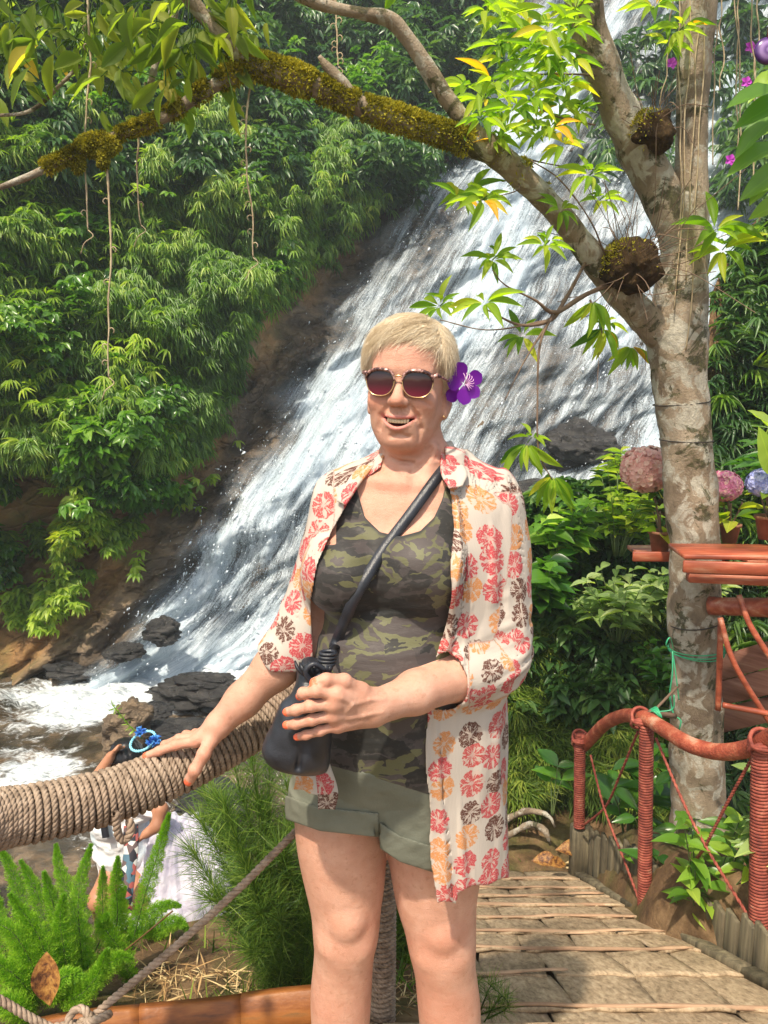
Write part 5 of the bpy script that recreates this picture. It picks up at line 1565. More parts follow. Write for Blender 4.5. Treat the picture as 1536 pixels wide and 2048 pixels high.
bv_, bq_ = B.mesh()
bv_ = smooth_mesh(bv_, bq_, 2, .4)
# skin tone variation carried as masks
h_ = hp(bv_)
def gs(p, c, r): return np.exp(-(((p - np.array(c)) / np.array(r)) ** 2).sum(-1))
face = gs(h_, (0, .04, -.03), (.12, .14, .16)) > .05
blush = sum(gs(h_, (s * .046, .07, -.035), (.024, .04, .022)) for s in (-1, 1)) + .9 * gs(h_, (0, .105, -.036), (.014, .02, .014)) + .5 * gs(h_, (0, .07, .05), (.05, .04, .03)) + .35 * gs(h_, (0, .06, -.11), (.03, .03, .015))
t_ = h_[:, 0] / .031
zu = -.0660 + .0022 * t_ ** 2; zl = -.0872 + .0212 * t_ ** 2
lipm = ((np.exp(-((h_[:, 2] - zu) / .0034) ** 2) + np.exp(-((h_[:, 2] - zl) / .0036) ** 2)) * (np.abs(t_) < 1.08) * (h_[:, 1] > .055)).clip(0, 1)
inm = ((h_[:, 2] < zu - .002) & (h_[:, 2] > zl + .002) & (np.abs(t_) < .95) & (h_[:, 1] > .03) & (h_[:, 1] < .0875 - .0165 * t_ ** 2)).astype(float)
chest = gs(bv_, Wp(790, 1000, -.06), (.09, .1, .07))
knu = np.zeros(len(bv_))
for Fg in (LF, RF):
    for f in Fg.values():
        for p_ in f[:-1]: knu += .55 * gs(bv_, Wp(*p_), (.012, .018, .012))
nail = np.zeros(len(bv_))
def nailmask(tip, prev, up, w=.0062, l=.0075):
    t0, p0 = Wp(*tip), Wp(*prev)
    ax = unit(t0 - p0); up = unit(np.array(up) - ax * np.dot(up, ax)); sd = np.cross(ax, up)
    d = bv_ - (t0 + ax * .0025)
    return ((np.abs(d @ ax) < l) & (np.abs(d @ sd) < w) & ((d @ up) > .0022) & (np.linalg.norm(d, axis=1) < .016)).astype(float)
for f in ('index', 'middle', 'ring', 'pinky'): nail += nailmask(LF[f][-1], LF[f][-2], (-.25, -1, .25))
nail += nailmask(LF['thumb'][-1], LF['thumb'][-2], (0, -.8, .6))
nail += nailmask(RF['thumb'][-1], RF['thumb'][-2], (-.25, -1, .1), .0075, .0095)
nail += nailmask(RF['index'][-1], RF['index'][-2], (0, -.4, .9))
red = np.clip(.8 * blush + .5 * chest + knu + .25 * gs(bv_, Wp(694, 1865, 0), (.05, .1, .05)) + .25 * gs(bv_, Wp(886, 1885, 0), (.05, .1, .05)), 0, 1)
m = NT('skin')
p = m.pos()
c = m.ramp(m.noise(p, 22, 5, .6), [(.3, (.50, .255, .175)), (.55, (.575, .315, .225)), (.75, (.63, .37, .275))])
c = m.mix(m.math('MULTIPLY', m.ramp(m.noise(p, 170, 2, .5), [(.60, 0.0), (.72, 1.0)]), .22), c, (.48, .21, .12))
c = m.mix(m.ramp(m.noise(p, 6.5, 4, .6), [(.48, 0.0), (.66, .38)]), c, (.52, .20, .13))
c = m.mix(m.math('MULTIPLY', m.ramp(m.noise(p, 75, 3, .6), [(.60, 0.0), (.66, 1.0)]), .30), c, (.36, .15, .08))
c = m.mix(m.math('MULTIPLY', m.attr('red').outputs['Fac'], .55), c, (.60, .20, .12))
c = m.mix(m.attr('lip').outputs['Fac'], c, (.58, .20, .17))
c = m.mix(m.attr('inm').outputs['Fac'], c, (.10, .015, .012))
c = m.mix(m.attr('nail').outputs['Fac'], c, (.86, .16, .075))
rg = m.math('SUBTRACT', .50, m.math('MULTIPLY', m.attr('nail').outputs['Fac'], .32))
vr = m.vor(m.vmath('MULTIPLY', p, (1, 1, .8)), 420, 'DISTANCE_TO_EDGE').outputs[0]
wr = m.noise(m.vmath('MULTIPLY', p, (40, 40, 150)), 1, 4, .6, .5)
hh = m.math('ADD', m.math('ADD', m.math('MULTIPLY', m.noise(p, 90, 5, .65), 1.0), m.math('MULTIPLY', wr, .55)), m.math('MULTIPLY', m.math('MINIMUM', vr, .2), 1.2))
M_skin = m.done(m.bsdf(c, rg, m.bump(hh, .34, .0045), .4, Subsurface_Weight=.18, Subsurface_Radius=(1.0, .35, .2), Subsurface_Scale=.008))
lab_w = 'older woman with short blond hair standing at the rope rail in an open patterned shirt'
woman = link('person', mesh_np('person', bv_, bq_, M_skin, attrs={'red': red, 'lip': lipm, 'inm': inm, 'nail': np.clip(nail, 0, 1)}), label=lab_w, cat='person')
def nfold(f, gp, fn, lim=.03):
    """evaluate a fold pattern only close to the surface"""
    out = np.zeros(f.shape, np.float32); m_ = np.abs(f) < lim
    out[m_] = fn(gp[m_])
    return out
# ---- hair
HF = Field(H(0, 0, .03) - .145, H(0, 0, .03) + .145, .0022)
hel(HF, 0, -.016, .036, (.0820, .102, .096), .01)
hel(HF, 0, .015, .056, (.071, .069, .064), .03)
hel(HF, 0, -.035, -.03, (.078, .066, .062), .03)
def _hairline(p):
    q = hp(p)
    side = np.abs(q[..., 0]) / .08
    hl = np.interp(q[..., 1], [-.12, -.05, -.02, .005, .03, .05, .075, .10], [-.092, -.080, -.050, -.018, .026, .056, .080, .090])
    hl = hl + .010 * (q[..., 0] > 0) * sstep(.02, .06, q[..., 0]) - .010 * sstep(-.02, -.06, q[..., 0]) * (q[..., 1] > .04)
    hl = hl + .009 * vnoise(q * [90, 30, 10], 3) + .003 * vnoise(q * [240, 80, 10], 4)
    return q[..., 2] - hl
HF.op(_hairline, H(0, 0, .03) - .14, H(0, 0, .03) + .14, .006, 'sub')
hv, hq = HF.mesh(); hv = smooth_mesh(hv, hq, 1)
hh_ = hp(hv)
crown = np.array([.018, -.050, .130])
def comb(q):
    """growth direction in head space: away from the crown, fringe swept to image left"""
    d = q - crown
    d = d + np.array([-.11, 0, 0]) * sstep(.0, .08, q[:, 1:2]) * sstep(.02, .07, q[:, 2:3]) + np.array([0, -.10, -.03]) * sstep(.045, .075, np.abs(q[:, 0:1]))
    return unit(d)
g0 = comb(hh_)
n1 = fbm(np.stack([np.cross(g0, unit(hh_))[:, 0] * 14 + hh_[:, 2] * 20, hh_[:, 0] * 60, hh_[:, 1] * 25], 1), 3, 6)
hv = hv + unit((hh_ * [1, -1, 1]) @ HM.T) * (n1 * .0022)[:, None]
m = NT('blond_hair')
p = m.pos()
c = m.ramp(m.attr('rnd').outputs['Fac'], [(0, (.46, .34, .21)), (.4, (.70, .56, .38)), (.75, (.84, .73, .55)), (1, (.92, .87, .76))])
M_hair = m.done(m.bsdf(c, .42, None, .4))
hb = MB(); hb.add(hv, hq, rnd=np.clip(.38 + .3 * n1, 0, 1))
hair = hb.obj('hair', M_hair, woman)
# combed strands over the cap
fa = hv[hq[:, 0]]; ns = 30000
fn_ = unit(np.cross(hv[hq[:, 1]] - hv[hq[:, 0]], hv[hq[:, 2]] - hv[hq[:, 0]]))
out_ = unit((hh_ * [1, -1, 1]) @ HM.T)[hq[:, 0]]
fn_ = np.where((fn_ * out_).sum(1, keepdims=True) < 0, -fn_, fn_)
kk = rng.integers(0, len(fa), ns)
keepm = hp(fa[kk])[:, 2] > -.085
kk = kk[keepm]; ns = len(kk)
seg = 6
lens = rng.uniform(.016, .040, ns)
st = fa[kk] + rng.normal(0, .0012, (ns, 3)); pts = [st]
nrm_ = fn_[kk]
clump = fbm(hp(st) * 70, 2, 8)[:, None]
for sgi in range(seg - 1):
    q = hp(pts[-1])
    d = comb(q) + .34 * rng.normal(0, 1, (ns, 3)) * .5 + clump * np.array([.55, .0, .15])
    d = (d * [1, -1, 1]) @ HM.T
    nh = unit(((q - [0, -.01, .02]) * [1, -1, 1]) @ HM.T)
    d = unit(d - nh * (d * nh).sum(1, keepdims=True) + nh * (.16 - .08 * sgi))
    pts.append(pts[-1] + d * (lens / (seg - 1))[:, None])
pts = np.stack(pts, 1)
tt_ = unit(np.gradient(pts, axis=1)); a_ = unit(np.cross(tt_, nrm_[:, None])); b_ = np.cross(tt_, a_)
rr_ = (.00036 * np.linspace(1, .25, seg))[None, :, None]
ring = np.stack([pts + rr_ * (a_ * math.cos(x) + b_ * math.sin(x)) for x in (0, 2.09, 4.19)], 2).reshape(ns, seg * 3, 3)
sf = []
for i in range(seg - 1):
    for j in range(3):
        sf.append([i * 3 + j, i * 3 + (j + 1) % 3, i * 3 + 3 + (j + 1) % 3, i * 3 + 3 + j])
sf = np.array(sf)
rv = np.clip(.52 + .22 * clump[:, 0] + rng.normal(0, .17, ns), 0, 1)
hb2 = MB(); hb2.add(ring.reshape(-1, 3), (sf[None] + (np.arange(ns) * seg * 3)[:, None, None]).reshape(-1, 4), rnd=np.repeat(rv, seg * 3))
hb2.obj('hair_strands', M_hair, hair)

# ---- teeth
m = NT('teeth'); M_teeth = m.done(m.bsdf((.74, .63, .42), .25, None, .5))
tb = MB()
for up in (True, False):
    for i in range(-5, 5):
        x = (i + .5) * .0052 if up else (i + .5) * .0046
        t = x / .031
        zt = -.0660 + .0022 * t * t - .0050
        w = .00272 if up else .0021
        f = .0875 - .0165 * t * t - .0035
        if up: zc, hz = zt - .0012, .0052
        else: zc, hz = (-.0872 + .0212 * t * t) + .0030, .0024
        if not up or abs(t) > .74: continue
        add_box(tb, H(x, f, zc), np.array([w, .002, hz]) * HS, HMat(0, 0, -t * 30), .0012)
tb.obj('teeth', M_teeth, woman)

# ---- tank top
TF = Field([-.22, 1.02, .42], [.30, 1.66, 1.46], .0025)
build_torso(TF)
TF.chain(np.array([NECK[2], NECK[3]]), .03)
TF.rc(Wp(800, 950, .05), Wp(*SH_R), .050, .050, .03)
TF.rc(Wp(872, 945, .05), Wp(*SH_L), .050, .050, .03)
TORSOF = TF.f.copy()
sl, gp = TF.win([-9, -9, -9], [9, 9, 9])
gx_, gy_ = proj(gp)
fold = nfold(TORSOF, gp, lambda g: .0018 * fbm(g * [9, 9, 34], 3, 3)) + .0022 * np.exp(-((gy_ - 1222 - (gx_ - 650) * -.02) / 7) ** 2) * (gx_ < 860)
TF.f = (TORSOF - .0060 + fold).astype(np.float32)
neck = np.interp(gx_, [640, 700, 709, 716, 730, 760, 800, 840, 868, 884, 893, 900, 1010], [915, 915, 930, 985, 1035, 1064, 1073, 1062, 1035, 1000, 960, 915, 915])
front = gp[..., 1] < WY0 + .06
neck = np.where(front, neck, np.minimum(neck, 985))
px2m = .00095
TF.f = np.maximum(TF.f, ((neck - gy_) * px2m).astype(np.float32))
hem = np.interp(gx_, [580, 660, 760, 860, 1000], [1512, 1532, 1560, 1590, 1600])
TF.f = np.maximum(TF.f, ((gy_ - hem) * px2m).astype(np.float32))
arm = np.where(gx_ < 800, 672 - .35 * np.clip(1110 - gy_, 0, 60) * 0 - gx_, gx_ - 985) + np.where(gy_ > 1090, -900, 0)
TF.f = np.maximum(TF.f, (arm * px2m).astype(np.float32))
tv_, tq_ = TF.mesh(); tv_ = smooth_mesh(tv_, tq_, 2)
tpx, tpy = proj(tv_)
nk = np.interp(tpx, [640, 700, 709, 716, 730, 760, 800, 840, 868, 884, 893, 900, 1010], [915, 915, 930, 985, 1035, 1064, 1073, 1062, 1035, 1000, 960, 915, 915])
band = np.exp(-((tpy - nk - 3) / 4.5) ** 2)
m = NT('camouflage_jersey')
p = m.obj()
q = m.vmath('MULTIPLY', p, (1, .8, 1.55))
q = m.vmath('ADD', q, m.vmath('SCALE', m.noise(p, 9, 4, .6, fac=False), None, .09))
v1 = m.vor(q, 12, 'F1').outputs['Color']
s_ = m.n('SeparateColor'); m.set(s_, 0, v1)
n1 = m.noise(m.vmath('MULTIPLY', q, (1, 1, 1.4)), 8.5, 3, .5, 1.0)
t = m.math('ADD', m.math('MULTIPLY', s_.outputs[0], .38), m.math('MULTIPLY', n1, .72))
c = m.ramp(t, [(0, (.014, .014, .013)), (.46, (.046, .038, .037)), (.535, (.024, .022, .021)), (.60, (.095, .092, .042)), (.655, (.062, .050, .047)), (.73, (.12, .118, .058)), (.79, (.032, .03, .027))], 'CONSTANT')
c = m.mix(m.ramp(m.noise(p, 60, 4, .6), [(.55, 0.0), (.7, .35)]), c, (.11, .095, .085))
c = m.mix(m.attr('band').outputs['Fac'], c, (.025, .025, .024))
M_camo = m.done(m.bsdf(c, .62, m.bump(m.noise(m.vmath('MULTIPLY', p, (1, 1, 3)), 60, 4, .6), .25, .004), .35, Sheen_Weight=.15))
tk = MB(); tk.add(tv_, tq_, band=band)
tk.obj('tank_top', M_camo, woman)

# ---- shorts with turned-up cuffs
SF = Field([-.28, 1.0, .36], [.32, 1.72, .95], .0025)
def rowS(py, xl, xr, dy, ry): return row(py, xl, xr, dy, ry)
SF.loft([rowS(1480, 604, 984, .035, .146), rowS(1540, 588, 992, .04, .150), rowS(1600, 584, 994, .045, .150), rowS(1650, 582, 992, .045, .145)], .02, n=2.2)
SF.loft([rowS(1560, 582, 770, .05, .118), rowS(1620, 579, 760, .05, .108), rowS(1700, 583, 758, .05, .100)], .02, n=2.1)
SF.loft([rowS(1570, 760, 985, .05, .122), rowS(1660, 758, 978, .05, .110), rowS(1780, 764, 968, .05, .100)], .02, n=2.1)
SF.rc(Wp(756, 1570, -.11), Wp(757, 1760, -.08), .008, .012, .014, 'sub')
sl, gp = SF.win([-9, -9, -9], [9, 9, 9])
gx_, gy_ = proj(gp)
SB = Field(SF.lo, SF.lo + SF.h * (SF.n - 1), SF.h); build_torso(SB)
SF.f = np.minimum(SF.f, SB.f - .006)
SF.f = SF.f + nfold(SF.f, gp, lambda g: .0026 * fbm(g * [16, 16, 22], 3, 12))
isL = gx_ < 759
legcut = np.where(isL, np.interp(gx_, [570, 640, 752], [1636, 1660, 1672]), np.interp(gx_, [756, 800, 870, 990], [1692, 1722, 1744, 1752]))
back = (gp[..., 1] - WY0)
solid = SF.f.copy()
SF.f = np.maximum(SF.f, ((gy_ - legcut) * px2m).astype(np.float32))
hemS = np.interp(gx_, [580, 660, 760, 860, 1000], [1512, 1532, 1560, 1590, 1600]) - 8
SF.f = np.maximum(SF.f, ((hemS - gy_) * px2m).astype(np.float32))
sv, sq_ = SF.mesh(); sv = smooth_mesh(sv, sq_, 2)
m = NT('sage_cotton')
p = m.pos()
c = m.ramp(m.noise(p, 14, 4), [(.3, (.125, .13, .098)), (.7, (.17, .175, .137))])
wv = m.n('TexWave', {0: p}); wv.inputs['Scale'].default_value = 260
M_sage = m.done(m.bsdf(c, .8, m.bump(m.math('ADD', m.noise(p, 300, 2), m.math('MULTIPLY', m.noise(p, 35, 4), 2.5)), .22, .003), .25))
sh = MB(); sh.add(sv, sq_)
shorts = sh.obj('shorts', M_sage, woman)
for side in (0, 1):
    CF = Field(SF.lo, SF.lo + SF.h * (SF.n - 1), SF.h); CF.f = solid.copy() - .0042
    top = legcut - (46 if side == 0 else 50)
    CF.f = np.maximum(CF.f, ((gy_ - legcut - 2) * px2m)); CF.f = np.maximum(CF.f, ((top - gy_) * px2m))
    CF.f = np.maximum(CF.f, ((gx_ - 758.5) if side == 0 else (759.5 - gx_)) * px2m).astype(np.float32)
    cv, cq = CF.mesh(); cv = smooth_mesh(cv, cq, 2)
    cb = MB(); cb.add(cv, cq); cb.obj('cuff', M_sage, shorts)

# ---- open shirt
OF = Field([-.40, .99, .36], [.36, 1.70, 1.50], .0027)
def rows_(L): return [row(*l) for l in L]
SHIRT = [(918, 772, 900, .06, .066), (938, 735, 930, .058, .080), (955, 700, 980, .055, .092), (990, 662, 1012, .05, .110), (1050, 648, 1028, .045, .126), (1130, 636, 1030, .04, .142),
         (1210, 622, 1024, .04, .148), (1300, 606, 1020, .04, .152), (1400, 600, 1012, .045, .156), (1500, 596, 1012, .05, .160), (1600, 590, 1014, .05, .165), (1700, 588, 1017, .05, .168), (1830, 586, 1020, .05, .170)]
OF.loft(rows_(SHIRT), .03, n=2.3)
# the fabric lies over the tank top
B2 = Field(OF.lo, OF.lo + OF.h * (OF.n - 1), OF.h)
build_torso(B2); B2.rc(Wp(800, 950, .05), Wp(*SH_R), .050, .050, .03); B2.rc(Wp(872, 945, .05), Wp(*SH_L), .050, .050, .03)
kx = .02; b = B2.f - .011; a = OF.f
hb_ = np.maximum(kx - np.abs(a - b), 0) / kx
OF.f = (np.minimum(a, b) - hb_ * hb_ * kx * .25).astype(np.float32)
CU_L = (893, 1358, -.094); CU_R = (548, 1330, -.018)
slL = np.array([(*Wp(*SH_L), .058), (*Wp(992, 1100, .03), .061), (*Wp(994, 1220, .005), .058), (*Wp(990, 1318, -.022), .059), (*Wp(*CU_L), .054)])
slR = np.array([(*Wp(*SH_R), .056), (*Wp(672, 1080, .02), .058), (*Wp(640, 1190, .005), .058), (*Wp(598, 1280, -.01), .054), (*Wp(*CU_R), .047)])
sl, gp = OF.win([-9, -9, -9], [9, 9, 9])
gx_, gy_ = proj(gp)
SLV = Field(OF.lo, OF.lo + OF.h * (OF.n - 1), OF.h)
SLV.chain(crv(slL, 14), .018); SLV.chain(crv(slR, 14), .018)
def endcut(c, e):
    c = Wp(*c); ax = unit(c - Wp(*e)); d = (gp - c) @ ax
    return np.where(np.linalg.norm(gp - c, axis=-1) < .12, d, -9)
slc = np.maximum.reduce([SLV.f, endcut(CU_L, EL_L), endcut(CU_R, EL_R)])
def smn(a, b, k=.018):
    h = np.maximum(k - np.abs(a - b), 0) / k
    return np.minimum(a, b) - h * h * k * .25
inner_ = smn(OF.f, SLV.f); OF.f = smn(OF.f, slc)
fold = nfold(inner_, gp, lambda g: .0075 * fbm(g * np.array([30, 20, 3.5]), 2, 31))
dL = np.linalg.norm(gp - Wp(975, 1315, -.02), axis=-1)
fold = fold * sstep(.05, .16, dL) + .0085 * np.exp(-(dL / .10) ** 2) * nfold(inner_, gp, lambda g: fbm(np.stack([g[..., 0] * 9 + g[..., 2] * 14, g[..., 1] * 14, g[..., 2] * 44 - g[..., 0] * 14], -1), 2, 32))
fold = fold + .004 * sstep(650, 560, gx_) * nfold(inner_, gp, lambda g: fbm(np.stack([g[..., 0] * 40 + g[..., 2] * 10, g[..., 1] * 20, g[..., 2] * 12], -1), 2, 33))
# the button band falls in long pleats
pl = np.interp(gy_, [930, 1100, 1250, 1400, 1800], [925, 945, 925, 892, 915])
fold = fold + sstep(925, 1000, gy_) * (.009 * np.exp(-((gx_ - pl) / 8) ** 2) - .007 * np.exp(-((gx_ - pl + 22) / 9) ** 2) + .004 * np.exp(-((gx_ - pl - 28) / 8) ** 2)) * sstep(WY0 + .05, WY0 - .02, gp[..., 1])
fold = np.clip(fold, -.013, .002)
outer = (OF.f + fold).astype(np.float32)
Lp = np.interp(gy_, [900, 935, 965, 1000, 1060, 1130, 1200, 1260, 1310, 1345, 1400, 1900], [772, 762, 722, 700, 665, 634, 622, 624, 626, 620, 560, 560])
Rp = np.interp(gy_, [900, 930, 1000, 1060, 1180, 1260, 1400, 1560, 1700, 1800], [888, 893, 902, 906, 902, 888, 852, 853, 862, 870])
Rp = Rp + 3 * np.sin(gy_ / 31.) * sstep(1000, 1100, gy_)
opening = np.minimum(gx_ - Lp, Rp - gx_) * px2m
isfront = (WY0 + np.interp(gy_, [900, 960, 1000, 1300, 1400], [.06, .06, .075, .075, .09])) - gp[..., 1]
opening = np.minimum(opening, isfront * .8)
necktop = np.where(gx_ < 830, 905, 893)
hemy = np.interp(gx_, [560, 640, 868, 912, 918, 1020], [1560, 1640, 1806, 1806, 1782, 1756])
hemy = hemy + 3 * np.sin(gx_ / 9.)
behind = gp[..., 1] > WY0 + .02
# left of the body below the sleeve the shirt-tail is held back
leftgone = np.where(gx_ < 700, (gy_ - 1345) * px2m, -9)
SH_ = np.maximum.reduce([outer, -(inner_ + fold + .0046), opening, (gy_ - hemy) * px2m, np.where(behind & (gy_ > 1330), (835 - gx_) * px2m, -9), leftgone,
                         np.where(gy_ < 960, (necktop - gy_) * px2m, -9)])
OF.f = SH_.astype(np.float32)
ov, oq = OF.mesh()
# drop stray islands: keep the big connected piece
def islands(nv, q):
    par = list(range(nv))
    def find(x):
        while par[x] != x:
            par[x] = par[par[x]]; x = par[x]
        return x
    for a, b, c, d in q.tolist():
        ra = find(a)
        for y in (b, c, d):
            rb = find(y)
            if ra != rb: par[rb] = ra
    return np.array([find(i) for i in range(nv)])
lab = islands(len(ov), oq); cn = np.bincount(lab, minlength=len(ov))
kf = cn[lab[oq[:, 0]]] > 600
oq = oq[kf]; us = np.unique(oq); rm = np.full(len(ov), -1); rm[us] = np.arange(len(us)); ov = ov[us]; oq = rm[oq]
ov = smooth_mesh(ov, oq, 2)
# cloth coordinates: around the body, or around a sleeve
def seg_near(v, C):
    best = np.full(len(v), 9.); par = np.zeros(len(v)); acc = 0
    for a, b in zip(C[:-1], C[1:]):
        d = b[:3] - a[:3]; L = np.linalg.norm(d); t = np.clip((v - a[:3]) @ d / L / L, 0, 1)
        dd = np.linalg.norm(v - a[:3] - t[:, None] * d, axis=1) - (a[3] + (b[3] - a[3]) * t)
        m_ = dd < best; best[m_] = dd[m_]; par[m_] = acc + t[m_] * L; acc += L
    return best, par
opx, opy = proj(ov)
aL, pL = seg_near(ov, slL); aR, pR = seg_near(ov, slR)
ang = np.arctan2(ov[:, 0] - Wp(815, 1200)[0], -(ov[:, 1] - WY0 - .04))
U = ang * .165; Vv = ov[:, 2].copy()
mL = (aL < .012) & (opx > 938) & (opy > 985) & (opy < 1420); mR = (aR < .012) & (opx < 668)
def sleeve_uv(v, C, r):
    best = np.full(len(v), 9.); u = np.zeros(len(v)); w = np.zeros(len(v)); acc = 0
    for a, b in zip(C[:-1], C[1:]):
        d = b[:3] - a[:3]; L = np.linalg.norm(d); dn = d / L; tt = (v - a[:3]) @ dn
        dd = np.linalg.norm(v - a[:3] - np.clip(tt, 0, L)[:, None] * dn, axis=1) - a[3]
        e1 = unit(np.cross(dn, [0, 1., 0])); e2 = np.cross(e1, dn); e2 = e2 * (-1 if e2[1] > 0 else 1)
        m_ = dd < best; best[m_] = dd[m_]
        u[m_] = (np.arctan2((v - a[:3]) @ e1, (v - a[:3]) @ e2) * r)[m_]; w[m_] = (acc + tt)[m_]; acc += L
    return u, w
uL, wL = sleeve_uv(ov, crv(slL, 9), .064); uR, wR = sleeve_uv(ov, crv(slR, 9), .058)
U[mL] = uL[mL] + 3; Vv[mL] = wL[mL]; U[mR] = uR[mR] + 5; Vv[mR] = wR[mR]
m = NT('rosette_print_cotton')
uv = m.attr('cloth').outputs['Vector']
uvd = m.vmath('ADD', uv, m.vmath('SCALE', m.vmath('SUBTRACT', m.noise(uv, 30, 3, fac=False), (.5, .5, .5)), None, .007))
vo = m.vor(uvd, 19.2, 'F1', .42, '2D')
loc = m.vmath('SUBTRACT', uvd, vo.outputs['Position'])
sep = m.n('SeparateXYZ', {0: loc})
rad = m.vmath('LENGTH', m.vmath('MULTIPLY', loc, (1.12, 1, 0)))
angn = m.math('ARCTAN2', sep.outputs[1], sep.outputs[0])
sc_ = m.n('SeparateColor', {0: vo.outputs['Color']})
cb_ = m.n('CombineXYZ', {0: m.math('MULTIPLY', m.math('COSINE', angn), 3.6), 1: m.math('MULTIPLY', m.math('SINE', angn), 3.6), 2: m.math('ADD', m.math('MULTIPLY', rad, 75), m.math('MULTIPLY', sc_.outputs[1], 60))})
sp1 = m.noise(cb_.outputs[0], 1.0, 2, .5)
wob = m.noise(m.vmath('MULTIPLY', cb_.outputs[0], (1, 1, .0)), 1.0, 1, .5)
rmax = m.math('ADD', .0175, m.math('ADD', m.math('MULTIPLY', wob, .012), m.math('MULTIPLY', sc_.outputs[2], .003)))
inside = m.math('MULTIPLY', m.math('SUBTRACT', rmax, rad), 900, clamp=True)
core = m.math('MULTIPLY', m.math('SUBTRACT', rad, .0035), 500, clamp=True)
petal = m.ramp(sp1, [(.42, 0.0), (.47, 1.0)])
speck = m.ramp(m.noise(uv, 420, 2, .6), [(.36, .35), (.5, 1.0)])
mask = m.math('MULTIPLY', m.math('MULTIPLY', inside, petal), m.math('MULTIPLY', m.math('ADD', .35, m.math('MULTIPLY', core, .65)), speck))
pc = m.ramp(sc_.outputs[0], [(0, (.56, .07, .085)), (.34, (.66, .28, .10)), (.60, (.12, .042, .03)), (.82, (.54, .08, .08))], 'CONSTANT')
halo = m.math('MULTIPLY', inside, .22)
base = m.mix(halo, (.60, .53, .465), m.mix(.5, (.80, .55, .40), pc))
c = m.mix(mask, base, pc)
wv = m.math('ADD', m.noise(uv, 900, 2), m.math('MULTIPLY', m.noise(m.vmath('MULTIPLY', uv, (1, .12, 1)), 260, 3), 1.4))
b = m.bsdf(c, .8, m.bump(wv, .35, .0016), .2)
tl = m.n('BsdfTranslucent', {0: c})
mx = m.n('MixShader', {0: .22, 1: b, 2: tl.outputs[0]})
M_shirt = m.done(mx.outputs[0])
sb = MB(); sb.add(ov, oq, cloth=np.stack([U, Vv, U * 0], 1))
shirt = sb.obj('shirt', M_shirt, woman)

# collar bands and the loose knotted shirt-tail below the bag: pleated cloth strips
def strip(mb, left, right, n=30, mth=9, amp=.004, thick=.0035, seed=0, u0=0.):
    """cloth between two edge curves (world points), softly pleated, with real thickness"""
    A = crv(left, n); Bc = crv(right, n)
    s_ = np.linspace(0, 1, mth)
    G = A[:, None] * (1 - s_)[None, :, None] + Bc[:, None] * s_[None, :, None]
    du = np.gradient(G, axis=0); dv = np.gradient(G, axis=1); N = unit(np.cross(du, dv))
    if N[..., 1].mean() > 0: N = -N
    w = fbm(np.stack([s_[None, :] * 3.2 + np.zeros((n, 1)), np.linspace(0, 2.2, n)[:, None] + np.zeros((1, mth)), np.zeros((n, mth)) + seed], -1), 2, 51)
    G = G + N * (amp * w)[..., None]
    back_ = G - N * thick
    V_ = np.concatenate([G.reshape(-1, 3), back_.reshape(-1, 3)])
    f = grid_faces(n, mth); nn = n * mth
    fs = [f, f[:, ::-1] + nn]
    r0 = np.arange(n - 1) * mth
    fs.append(np.stack([r0, r0 + mth, r0 + mth + nn, r0 + nn], 1)); fs.append(np.stack([r0 + mth - 1, r0 + mth - 1 + nn, r0 + 2 * mth - 1 + nn, r0 + 2 * mth - 1], 1))
    c0 = np.arange(mth - 1); e0 = (n - 1) * mth + c0
    fs.append(np.stack([c0, c0 + nn, c0 + 1 + nn, c0 + 1], 1)); fs.append(np.stack([e0, e0 + 1, e0 + 1 + nn, e0 + nn], 1))
    L = np.r_[0, np.cumsum(np.linalg.norm(np.diff(A, axis=0), axis=1))]; Wd = np.linalg.norm(A - Bc, axis=1).mean()
    uvw = np.stack([u0 + s_[None] * Wd + np.zeros((n, 1)), L[:, None] + seed + np.zeros((1, mth)), np.zeros((n, mth))], -1).reshape(-1, 3)
    mb.add(V_, np.concatenate(fs), cloth=np.concatenate([uvw, uvw]))
cb = MB()
strip(cb, [Wp(770, 898, .045), Wp(748, 928, .0), Wp(718, 968, -.035), Wp(690, 1010, -.058)], [Wp(752, 904, .06), Wp(728, 926, .02), Wp(698, 955, -.02), Wp(672, 1000, -.045)], seed=3)
cb.obj('collar', M_shirt, shirt)
cb = MB()
strip(cb, [Wp(884, 880, .045), Wp(884, 905, .0), Wp(884, 945, -.045), Wp(900, 975, -.075)], [Wp(903, 884, .065), Wp(916, 910, .025), Wp(935, 945, -.03), Wp(925, 972, -.060)], seed=7)
cb.obj('collar', M_shirt, shirt)
cb = MB()
strip(cb, [Wp(596, 1520, -.145), Wp(592, 1560, -.150), Wp(588, 1576, -.150)], [Wp(650, 1520, -.15), Wp(652, 1570, -.155), Wp(640, 1592, -.155)], seed=11, amp=.006)
cb.obj('shirt_tail', M_shirt, shirt)
cb = MB()
strip(cb, [Wp(628, 1530, -.158), Wp(634, 1580, -.162), Wp(636, 1622, -.16)], [Wp(660, 1530, -.158), Wp(676, 1586, -.16), Wp(670, 1620, -.158)], seed=13, amp=.006)
cb.obj('shirt_tail', M_shirt, shirt)
